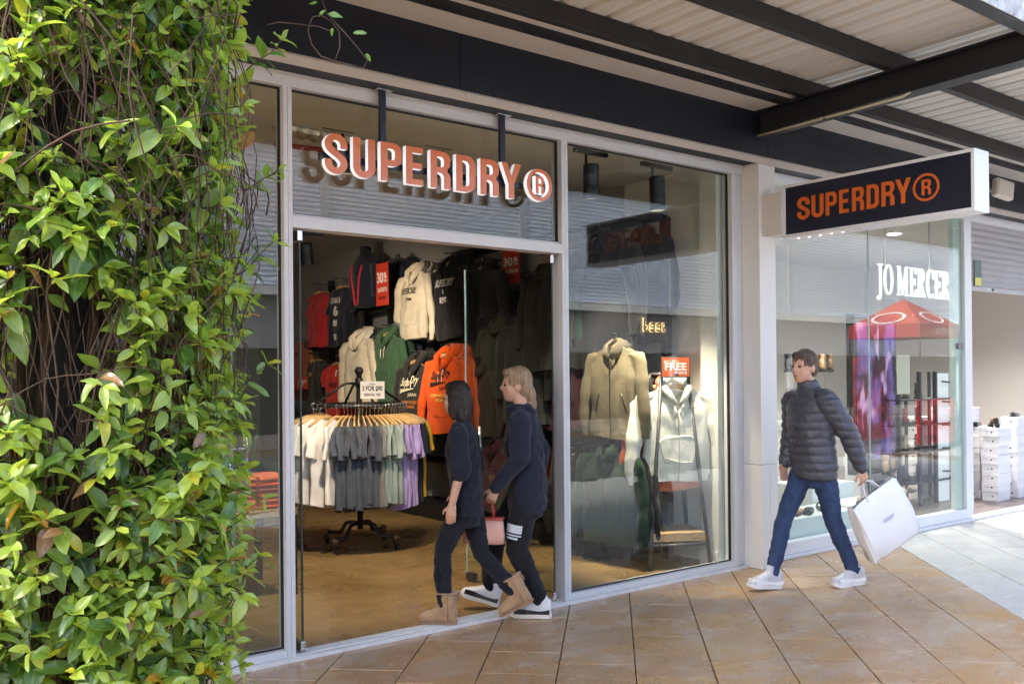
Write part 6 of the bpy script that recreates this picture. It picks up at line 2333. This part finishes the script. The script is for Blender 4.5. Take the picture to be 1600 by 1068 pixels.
# pink carrier held in the near hand
pb_t = thing('pink_shoulder_bag', 'small pale pink bag with red trim held by the light-haired person', 'bag', grip2 - Vector((0, 0, 0.3)))
M_PINK = mat('pink_leather', (0.60, 0.33, 0.27), rough=0.5, var=0.08, vscale=15)
M_REDT = mat('red_trim', (0.42, 0.05, 0.035), rough=0.45)
g0 = grip2.copy()
bc = g0 + p2.F * 0.05 + Vector((0, 0, -0.20))
rings = []
for z_, w_, d_ in ((-.085, .125, .030), (-.082, .138, .040), (-.04, .14, .046), (.03, .135, .042), (.075, .130, .032)):
    rings.append([bc + p2.F * (w_ * math.copysign(abs(math.cos(q * math.pi / 12)) ** .5, math.cos(q * math.pi / 12))) + p2.L * (d_ * math.copysign(abs(math.sin(q * math.pi / 12)) ** .7, math.sin(q * math.pi / 12))) + Vector((0, 0, z_)) for q in range(24)])
MB().loft(rings).build('pouch', M_PINK, pb_t, smooth=True)
MB().obox(bc + Vector((0, 0, .083)), p2.F * .134, p2.L * .036, Vector((0, 0, .008))).build('trim_band', M_REDT, pb_t, bevel=0.004)
for sy in (-1, 1):
    MB().tube([bc + p2.F * -.07 + p2.L * .025 * sy + Vector((0, 0, .088)), bc + p2.F * -.062 + p2.L * .02 * sy + Vector((0, 0, .16)), g0 + p2.L * .008 * sy, bc + p2.F * .062 + p2.L * .02 * sy + Vector((0, 0, .16)), bc + p2.F * .07 + p2.L * .025 * sy + Vector((0, 0, .088))], 0.006, n=8).build('handle', M_REDT, pb_t, smooth=True)

# ---- person in the quilted jacket with the white carrier
F3 = (-0.965, 0.26)
p3 = Person('person in grey quilted jacket and blue jeans striding past the shoe shop', (0, 0, 0), F3, 1.775, head_turn=0.15, lean=0.07)
A3 = Vector((6.385, -0.915, 0.0))
p3.O = A3 + p3.F * (0.30 * p3.k) - p3.L * (0.0765 * p3.k)
p3.t.location = p3.O
p3.legs({1: (-0.30, 0.085), -1: (0.335, 0.088)})
arms3 = {1: [(0.0, 0.195, 1.41), (-0.13, 0.24, 1.14), (-0.215, 0.25, 0.895), (-0.30, 0.05, -0.95), 0.75], -1: [(0.0, -0.195, 1.41), (0.0, -0.225, 1.13), (0.10, -0.20, 0.92), (0.3, 0.1, -0.9)]}
p3.build_body({-1: arms3[-1], 1: arms3[1]})
grip3 = p3.grip.copy()
M_PUFF = mat('quilted_nylon', (0.060, 0.062, 0.085), rough=0.42, spec=0.5, var=0.15, vscale=18, bump=0.15, bscale=120)
M_JEAN = mat('blue_denim', (0.022, 0.045, 0.115), rough=0.85, var=0.25, vscale=14, bump=0.25, bscale=300)
mb = MB()
p3.torso(mb, [(0, .80, .130, .185), (0, .90, .145, .195), (0, 1.05, .142, .188), (0.01, 1.22, .150, .195), (0.005, 1.36, .125, .205), (0, 1.43, .090, .165), (0.01, 1.49, .075, .085), (0.015, 1.535, .070, .078)])
for sd in (-1, 1):
    a_ = arms3[sd]
    p3.limb(mb, [(0, sd * 0.15, 1.41), (a_[0][0], a_[0][1], 1.375), a_[1], a_[2]], [.070, .085, .075, .052])
p3.cloth_part(mb, 'quilted_jacket', M_PUFF, folds=0.006, freq=18, seed=7, quilt=0.010, pitch=0.062, smooth=4)
mb = MB()
p3.torso(mb, [(0, .74, .09, .14), (0, .86, .115, .165), (0, .98, .10, .145), (0, 1.0, .095, .14)])
for sd in (-1, 1):
    h_, k_, a_ = p3.J[sd]
    p3.limb(mb, [h_, k_, (a_[0] * .96 + k_[0] * .04, a_[1], a_[2] * .92 + k_[2] * .08)], [(.098, .092), (.066, .064), (.052, .050)])
p3.cloth_part(mb, 'jeans', M_JEAN, folds=0.0065, freq=28, seed=8)
for sd, pt in ((1, -0.02), (-1, 0.10)):
    place_shoe(p3, sd, [('running_shoe', SN_UP, M_SNG), ('sole', SN_SOLE, M_SNW), ('laces', SN_LACE, M_SNW), ('side_overlay', SN_BAND, M_SNW)], pt, 0.0, 'shoe')
hm_br = hair_mat('hair_brown', (0.085, 0.055, 0.036))
p3.hair([(-0.016, 0, 0.032, .102, .084, .103), (0.035, 0, 0.083, .060, .064, .034), (-0.045, 0, -0.02, .062, .080, .075)], hm_br, 3.0)

# white carrier swinging behind
cb = thing('shopping_bag', 'large white carrier bag swinging from the hand of the striding person', 'bag', grip3 - Vector((0, 0, 0.5)))
M_CARR = mat('white_carrier', (0.78, 0.78, 0.80), rough=0.45, var=0.03, vscale=6, bump=0.15, bscale=14)
sw = rad(27)
dnv = (Vector((0, 0, -1)) * math.cos(sw) - p3.F * math.sin(sw)).normalized()
acv = (p3.F * math.cos(sw) - Vector((0, 0, 1)) * math.sin(sw)).normalized()
acv = (-p3.F * math.cos(sw) + Vector((0, 0, 1)) * math.sin(sw)).normalized()
g0 = grip3.copy()
lt = p3.L
rings = []
for u, w_, d_ in ((0.12, .232, .034), (0.13, .234, .045), (0.22, .245, .075), (0.40, .252, .088), (0.575, .248, .075), (0.595, .235, .06)):
    n = 48
    ring = []
    for q in range(n):
        a_ = 2 * math.pi * q / n
        cr = 0.007 * math.sin(5 * a_ + 11 * u) + 0.004 * math.sin(13 * a_ - 23 * u)
        ring.append(g0 + dnv * (u + 0.012 * math.sin(3 * a_ + u * 9)) + acv * ((w_ + cr) * math.copysign(abs(math.cos(a_)) ** .2, math.cos(a_)) + 0.04) + lt * ((d_ * 0.72 + cr) * math.copysign(abs(math.sin(a_)) ** .35, math.sin(a_))))
    rings.append(ring)
MB().loft(rings, cap0=False).build('sack', M_CARR, cb, smooth=True)
for sy in (-1, 1):
    MB().tube([g0 + dnv * 0.15 + acv * -.05 + lt * .03 * sy, g0 + dnv * 0.06 + acv * -.03 + lt * .015 * sy, g0 + lt * .006 * sy, g0 + dnv * 0.04 + acv * .07 + lt * .015 * sy, g0 + dnv * 0.15 + acv * .12 + lt * .03 * sy], 0.0065, n=8).build('handle', M_CARR, cb, smooth=True)
mb = MB()
lo_c = g0 + dnv * 0.33 + acv * 0.04
mb.obox(lo_c + lt * 0.072, acv * 0.055, dnv * 0.006, lt * 0.001)
mb.obox(lo_c + lt * 0.072 + dnv * 0.016 + acv * 0.012, acv * 0.03, dnv * 0.003, lt * 0.001)
mb.build('faint_print', mat('faint_violet', (0.45, 0.44, 0.60), rough=0.6), cb)

# ================================================================== CLIMBING VINE
def leaf_mat(name, from_object):
    mt, nt, b = new_mat(name)
    if from_object:
        oi = _n(nt, 'ShaderNodeObjectInfo')
        col = oi.outputs['Color']
    else:
        at = _n(nt, 'ShaderNodeAttribute')
        at.attribute_name = 'leaf_colour'
        col = at.outputs['Color']
    mid = _n(nt, 'ShaderNodeAttribute')
    mid.attribute_name = 'rib'
    pos = _pos(nt)
    v = _ramp(nt, _noise(nt, pos, 60, 3), 0.3, 0.7, 0.82, 1.15)
    vm = _n(nt, 'ShaderNodeVectorMath', operation='SCALE')
    nt.links.new(col, vm.inputs[0])
    nt.links.new(v, vm.inputs['Scale'])
    rb = _ramp(nt, mid.outputs['Fac'], 0.75, 1.0, 0.0, 0.35)
    c = _mixc(nt, rb, vm.outputs[0], (0.34, 0.42, 0.12))
    nt.links.new(c, b.inputs['Base Color'])
    b.inputs['Roughness'].default_value = 0.25
    b.inputs['Specular IOR Level'].default_value = 0.85
    bp = _n(nt, 'ShaderNodeBump')
    bp.inputs['Strength'].default_value = 0.25
    bp.inputs['Distance'].default_value = 0.002
    nt.links.new(_noise(nt, pos, 220, 2), bp.inputs['Height'])
    nt.links.new(bp.outputs[0], b.inputs['Normal'])
    tl = _n(nt, 'ShaderNodeBsdfTranslucent')
    tc_ = _mixc(nt, 1.0, c, (1.0, 1.0, 0.55), 'MULTIPLY')
    sc_ = _n(nt, 'ShaderNodeVectorMath', operation='SCALE')
    nt.links.new(tc_, sc_.inputs[0])
    sc_.inputs['Scale'].default_value = 1.9
    nt.links.new(sc_.outputs[0], tl.inputs['Color'])
    mx = _n(nt, 'ShaderNodeMixShader')
    mx.inputs[0].default_value = 0.40
    nt.links.new(b.outputs[0], mx.inputs[1])
    nt.links.new(tl.outputs[0], mx.inputs[2])
    nt.links.new(mx.outputs[0], nt.nodes['Material Output'].inputs[0])
    return mt


M_LEAFO, M_LEAFS = leaf_mat('jasmine_leaf', True), leaf_mat('jasmine_leaves', False)
M_TWIG = mat('vine_twig', (0.070, 0.042, 0.028), rough=0.85, var=0.55, vscale=14)
VX, VY = 0.455, -2.775
rv = random.Random(5)


def leaf_shape(seed):
    r_ = random.Random(seed)
    n = 8
    curl = r_.uniform(0.05, 0.42)
    vee = r_.uniform(0.08, 0.42)
    wd_ = r_.uniform(0.36, 0.50)
    side = r_.uniform(-0.12, 0.12)
    V, F, mid = [], [], []
    for i in range(n + 1):
        u = i / n
        w = wd_ * 0.5 * (math.sin(math.pi * min(1, u ** 0.82)) ** 0.85 if 0 < u < 1 else 0.0) + (0.012 if i < n else 0.001)
        zc = -curl * u * u + 0.06 * u
        yc = side * u * u
        wave = 0.03 * math.sin(9 * u + seed)
        V += [(u, yc - w, zc + vee * w + wave), (u, yc - w * 0.5, zc + vee * w * 0.38), (u, yc, zc), (u, yc + w * 0.5, zc + vee * w * 0.38), (u, yc + w, zc + vee * w - wave)]
        mid += [0, 0.4, 1, 0.4, 0]
    for i in range(n):
        for j in range(4):
            a = i * 5 + j
            F.append((a, a + 5, a + 6, a + 1))
    return V, F, mid


LEAVES = [leaf_shape(i) for i in range(8)]


def leaf_data(i):
    V, F, mid = LEAVES[i]
    me = bpy.data.meshes.new('leaf')
    me.from_pydata(V, [], F)
    at = me.attributes.new('rib', 'FLOAT', 'POINT')
    at.data.foreach_set('value', mid)
    me.polygons.foreach_set('use_smooth', [True] * len(F))
    me.materials.append(M_LEAFO)
    return me


LEAF_ME = [leaf_data(i) for i in range(8)]


def rad_at(z, phi):
    r_ = 0.375 + 0.105 * sstep((z - 1.30) / 0.45)
    return r_ * (1 + 0.07 * math.sin(3 * phi + 2.2 * z) + 0.06 * math.sin(7 * z + phi))


def leaf_colour(young):
    t_ = rv.random()
    if t_ < 0.007:
        return (0.52, 0.26, 0.02)
    if t_ < 0.025:
        return (0.30, 0.16, 0.09)
    if t_ < 0.06:
        return (0.40, 0.40, 0.05)
    dark, mid_, lt_ = (0.036, 0.092, 0.030), (0.11, 0.22, 0.046), (0.30, 0.41, 0.070)
    y = min(1, max(0, young + rv.gauss(0, 0.22)))
    if y < 0.5:
        return tuple(a + (b - a) * y * 2 for a, b in zip(dark, mid_))
    return tuple(a + (b - a) * (y - 0.5) * 2 for a, b in zip(mid_, lt_))


allleaves = []       # (matrix, shape index, colour, screen size)
twigs = MB()


def add_leaf(base, d, nrm, L, col):
    d = d.normalized()
    s_ = nrm.cross(d)
    if s_.length < 1e-3:
        s_ = d.orthogonal()
    s_.normalize()
    n_ = d.cross(s_).normalized()
    M = Matrix((d * L, s_ * L, n_ * L)).transposed().to_4x4()
    M.translation = base
    allleaves.append((M, rv.randrange(8), col))


def shoot(p0, d, length, nodes, L0, young0):
    """leafy side shoot with opposite pairs"""
    P = [p0]
    d = d.normalized()
    cur = d.copy()
    seg = length / nodes
    for i in range(nodes):
        cur = (cur + Vector((rv.gauss(0, .13), rv.gauss(0, .13), rv.gauss(0.02, .13)))).normalized()
        P.append(P[-1] + cur * seg)
    twigs.tube(P, [0.0019 - 0.0009 * i / nodes for i in range(len(P))], n=4, cap=False)
    ax_ = cur.orthogonal().normalized()
    for i in range(1, len(P)):
        u = i / nodes
        t_ = (P[i] - P[i - 1]).normalized()
        a = ax_ - t_ * ax_.dot(t_)
        a.normalize()
        if i % 2:
            a = t_.cross(a)
        for sg in (-1, 1):
            if rv.random() < 0.08:
                continue
            ld_ = (t_ * rv.uniform(0.35, 0.8) + a * sg + Vector((0, 0, rv.uniform(-0.55, 0.15))))
            nm_ = Vector((rv.gauss(0, .35), rv.gauss(0, .35), 1.0)) + d * 0.55 + t_ * 0.2
            L = L0 * rv.uniform(0.75, 1.15) * (1.0 if u < 0.75 else 0.72)
            add_leaf(P[i] + a * sg * 0.002, ld_, nm_, L, leaf_colour(young0 + 0.55 * u * u))
    if rv.random() < 0.8:
        for q in range(2):
            add_leaf(P[-1], cur + Vector((rv.gauss(0, .4), rv.gauss(0, .4), rv.gauss(0, .3))), Vector((rv.gauss(0, .5), rv.gauss(0, .5), 1)), L0 * rv.uniform(0.45, 0.7), leaf_colour(young0 + 0.65))


# hanging and climbing stems
for k in range(2600):
    phi = rv.uniform(0, 2 * math.pi)
    z = rv.uniform(0.0, 3.3)
    n = rv.randrange(7, 13)
    up_ = rv.choice((1, 1, 1, -1))
    fr_ = rv.uniform(0.40, 0.80)
    dphi = rv.gauss(0, 0.05)
    P = []
    kx1, kx2 = rv.uniform(0, 6), rv.uniform(0, 6)
    for i in range(n):
        zz_ = z + up_ * i * 0.055
        if zz_ < 0.01 or zz_ > 3.6:
            break
        r_ = rad_at(zz_, phi) * fr_ + 0.012 * math.sin(i * 1.1 + kx1)
        ph = phi + dphi * i + 0.035 * math.sin(i * 0.9 + kx2)
        P.append(Vector((VX + r_ * math.cos(ph), VY + r_ * math.sin(ph), zz_ + rv.gauss(0, .004))))
    if len(P) > 3:
        r0 = rv.choice((0.0008, 0.0010, 0.0012, 0.0015, 0.0020))
        twigs.tube(P, r0, n=4, cap=False)
# arching twigs across the shell
for k in range(520):
    phi = rv.uniform(0, 2 * math.pi)
    z = rv.uniform(0.1, 3.2)
    n = 9
    dphi = rv.choice((-1, 1)) * rv.uniform(0.05, 0.12)
    fr_ = rv.uniform(0.55, 0.88)
    sl_ = rv.gauss(-0.004, 0.02)
    P = []
    for i in range(n):
        ph = phi + dphi * i
        zz_ = z + sl_ * i - 0.0018 * i * i + 0.006 * math.sin(i * 1.3 + phi * 5)
        r_ = rad_at(zz_, ph) * fr_ + 0.010 * math.sin(i * 0.9 + z * 7)
        P.append(Vector((VX + r_ * math.cos(ph), VY + r_ * math.sin(ph), zz_)))
    twigs.tube(P, rv.choice((0.0011, 0.0014, 0.0019)), n=4, cap=False)

# leafy shoots over the shell, sparse in patches
camdir = math.atan2(CAM.y - VY, CAM.x - VX)
made = 0
for k in range(3900):
    phi = rv.uniform(0, 2 * math.pi)
    z = rv.uniform(0.05, 3.4)
    front = math.cos(phi - camdir)
    if front < -0.35 and rv.random() < 0.6:
        continue
    dens = noise.noise(Vector((math.cos(phi) * 1.9, math.sin(phi) * 1.9, z * 2.0 + 4.0)))
    edge = abs(math.sin(phi - camdir))
    thr = -0.23 - 0.34 * edge - (0.22 if z < 1.35 else 0.0)
    if dens < thr:
        continue
        r_ = rad_at(z, phi)
    p0 = Vector((VX + r_ * 0.80 * math.cos(phi), VY + r_ * 0.80 * math.sin(phi), z))
    out = Vector((math.cos(phi), math.sin(phi), 0))
    tan = Vector((-math.sin(phi), math.cos(phi), 0))
    d = out * 1.0 + tan * rv.gauss(0, 0.55) + Vector((0, 0, rv.uniform(-0.55, 0.55)))
    length = rv.uniform(0.05, 0.15)
    if rv.random() < 0.05:
        length *= 1.5
    shoot(p0, d, length, rv.choice((2, 3, 3, 4)), rv.uniform(0.048, 0.080), rv.uniform(0.20, 0.88))
# long stray shoots beyond the right-hand outline
for px_, py_, qx, qy, dep in ((330, 930, 425, 880, 2.05), (320, 1000, 405, 905, 2.0), (300, 850, 395, 815, 2.05), (345, 640, 425, 575, 2.1), (340, 560, 415, 505, 2.15), (380, 300, 432, 262, 2.1),
                              (385, 110, 440, 60, 2.1), (370, 430, 440, 380, 2.1), (270, 1040, 350, 1035, 1.95), (280, 760, 370, 735, 2.0)):
    a, b = at_d(px_, py_, dep), at_d(qx, qy, dep + rv.uniform(-.05, .05))
    shoot(a, b - a, (b - a).length, 5, rv.uniform(0.040, 0.055), 0.45)

vine = thing('climbing_vine', 'dense climbing jasmine vine with glossy leaves covering the canopy post', 'vine', (VX, VY, 0))
MB().box(VX - 0.06, VY - 0.06, 0.0, VX + 0.06, VY + 0.06, 3.60).build('support_post', M_STEEL, vine, bevel=0.004)
MB().bar((VX, VY + 0.0605, 3.54), (VX, -2.5, 3.66), 0.08, 0.08).build('post_arm', M_STEEL, vine)
st = MB()
for k in range(9):
    ph = k * 0.7
    P = [Vector((VX + (0.09 + 0.04 * math.sin(z_ * 2 + k)) * math.cos(ph + z_ * 0.9), VY + (0.09 + 0.04 * math.sin(z_ * 2 + k)) * math.sin(ph + z_ * 0.9), z_)) for z_ in [i * 0.15 for i in range(24)]]
    MB().tube(P, [0.014 - 0.0004 * i for i in range(24)], n=7).build('trunk', M_TWIG, vine, smooth=True)
# the loose tendril at the top
td = 2.15
tp1 = [(498, -14), (505, 6), (511, 22), (524, 36), (541, 54), (558, 74), (574, 94), (568, 107), (546, 101), (521, 95), (501, 88), (487, 70), (481, 47), (488, 27), (502, 24), (518, 34), (530, 50), (531, 74), (524, 93)]
tp2 = [(418, 39), (436, 35), (456, 37), (480, 40), (498, 42), (516, 49)]
for pts in (tp1, tp2):
    twigs.tube([at_d(x, y, td + 0.02 * math.sin(i * 0.9)) for i, (x, y) in enumerate(pts)], 0.0017, n=5)
for x, y, dx, dy, L in ((512, 22, 1, .1, .036), (508, 16, -.6, .6, .022), (552, 52, 1, -.1, .032), (572, 84, .5, 1, .02), (520, 44, -.3, 1, .018), (496, 4, -1, .2, .02)):
    a = at_d(x, y, td)
    add_leaf(a, RT * dx - UP * dy, -FW + Vector((0, 0, .5)), L, (0.16, 0.30, 0.035))
tag(twigs.build('twigs', M_TWIG, vine, smooth=True), kind='stuff')

# the leaves that show largest are single parts, the others one mass
def screen(M):
    c = M @ Vector((0.5, 0, 0))
    d = c - CAM
    z = d.dot(FW)
    if z < 0.3:
        return -1
    x, y = PX0 + FOC * d.dot(RT) / z, PY0 - FOC * d.dot(UP) / z
    if not (-20 < x < 1600 and -20 < y < 1088):
        return -1
    rr = math.hypot(c.x - VX, c.y - VY)
    n_ = (M.to_3x3() @ Vector((0, 0, 1))).normalized()
    face = abs(n_.dot(d.normalized()))
    return (M.to_3x3() @ Vector((1, 0, 0))).length / z * (0.3 + face) * (1 if rr > rad_at(c.z, 0) * 0.85 else 0.6)


ranked = sorted(range(len(allleaves)), key=lambda i: -screen(allleaves[i][0]))
big = set(ranked[:300])
SV, SF, SM_, SC = [], [], [], []
for i, (M, si, col) in enumerate(allleaves):
    if i in big:
        o = bpy.data.objects.new('leaf', LEAF_ME[si])
        coll.objects.link(o)
        o.matrix_world = M
        o.color = tuple(col) + (1,)
        o.parent = vine
        o.matrix_parent_inverse = _inv(vine)
    else:
        V, F, mid_ = LEAVES[si]
        o_ = len(SV)
        SV += [tuple(M @ Vector(v)) for v in V]
        SF += [tuple(a + o_ for a in f) for f in F]
        SM_ += mid_
        SC += [tuple(col) + (1,)] * len(V)
me = bpy.data.meshes.new('foliage')
me.from_pydata(SV, [], SF)
at_ = me.attributes.new('rib', 'FLOAT', 'POINT')
at_.data.foreach_set('value', SM_)
ac_ = me.attributes.new('leaf_colour', 'FLOAT_COLOR', 'POINT')
ac_.data.foreach_set('color', [c for q in SC for c in q])
me.polygons.foreach_set('use_smooth', [True] * len(SF))
tag(obj('foliage', me, M_LEAFS, vine), kind='stuff')
print('leaves', len(allleaves))
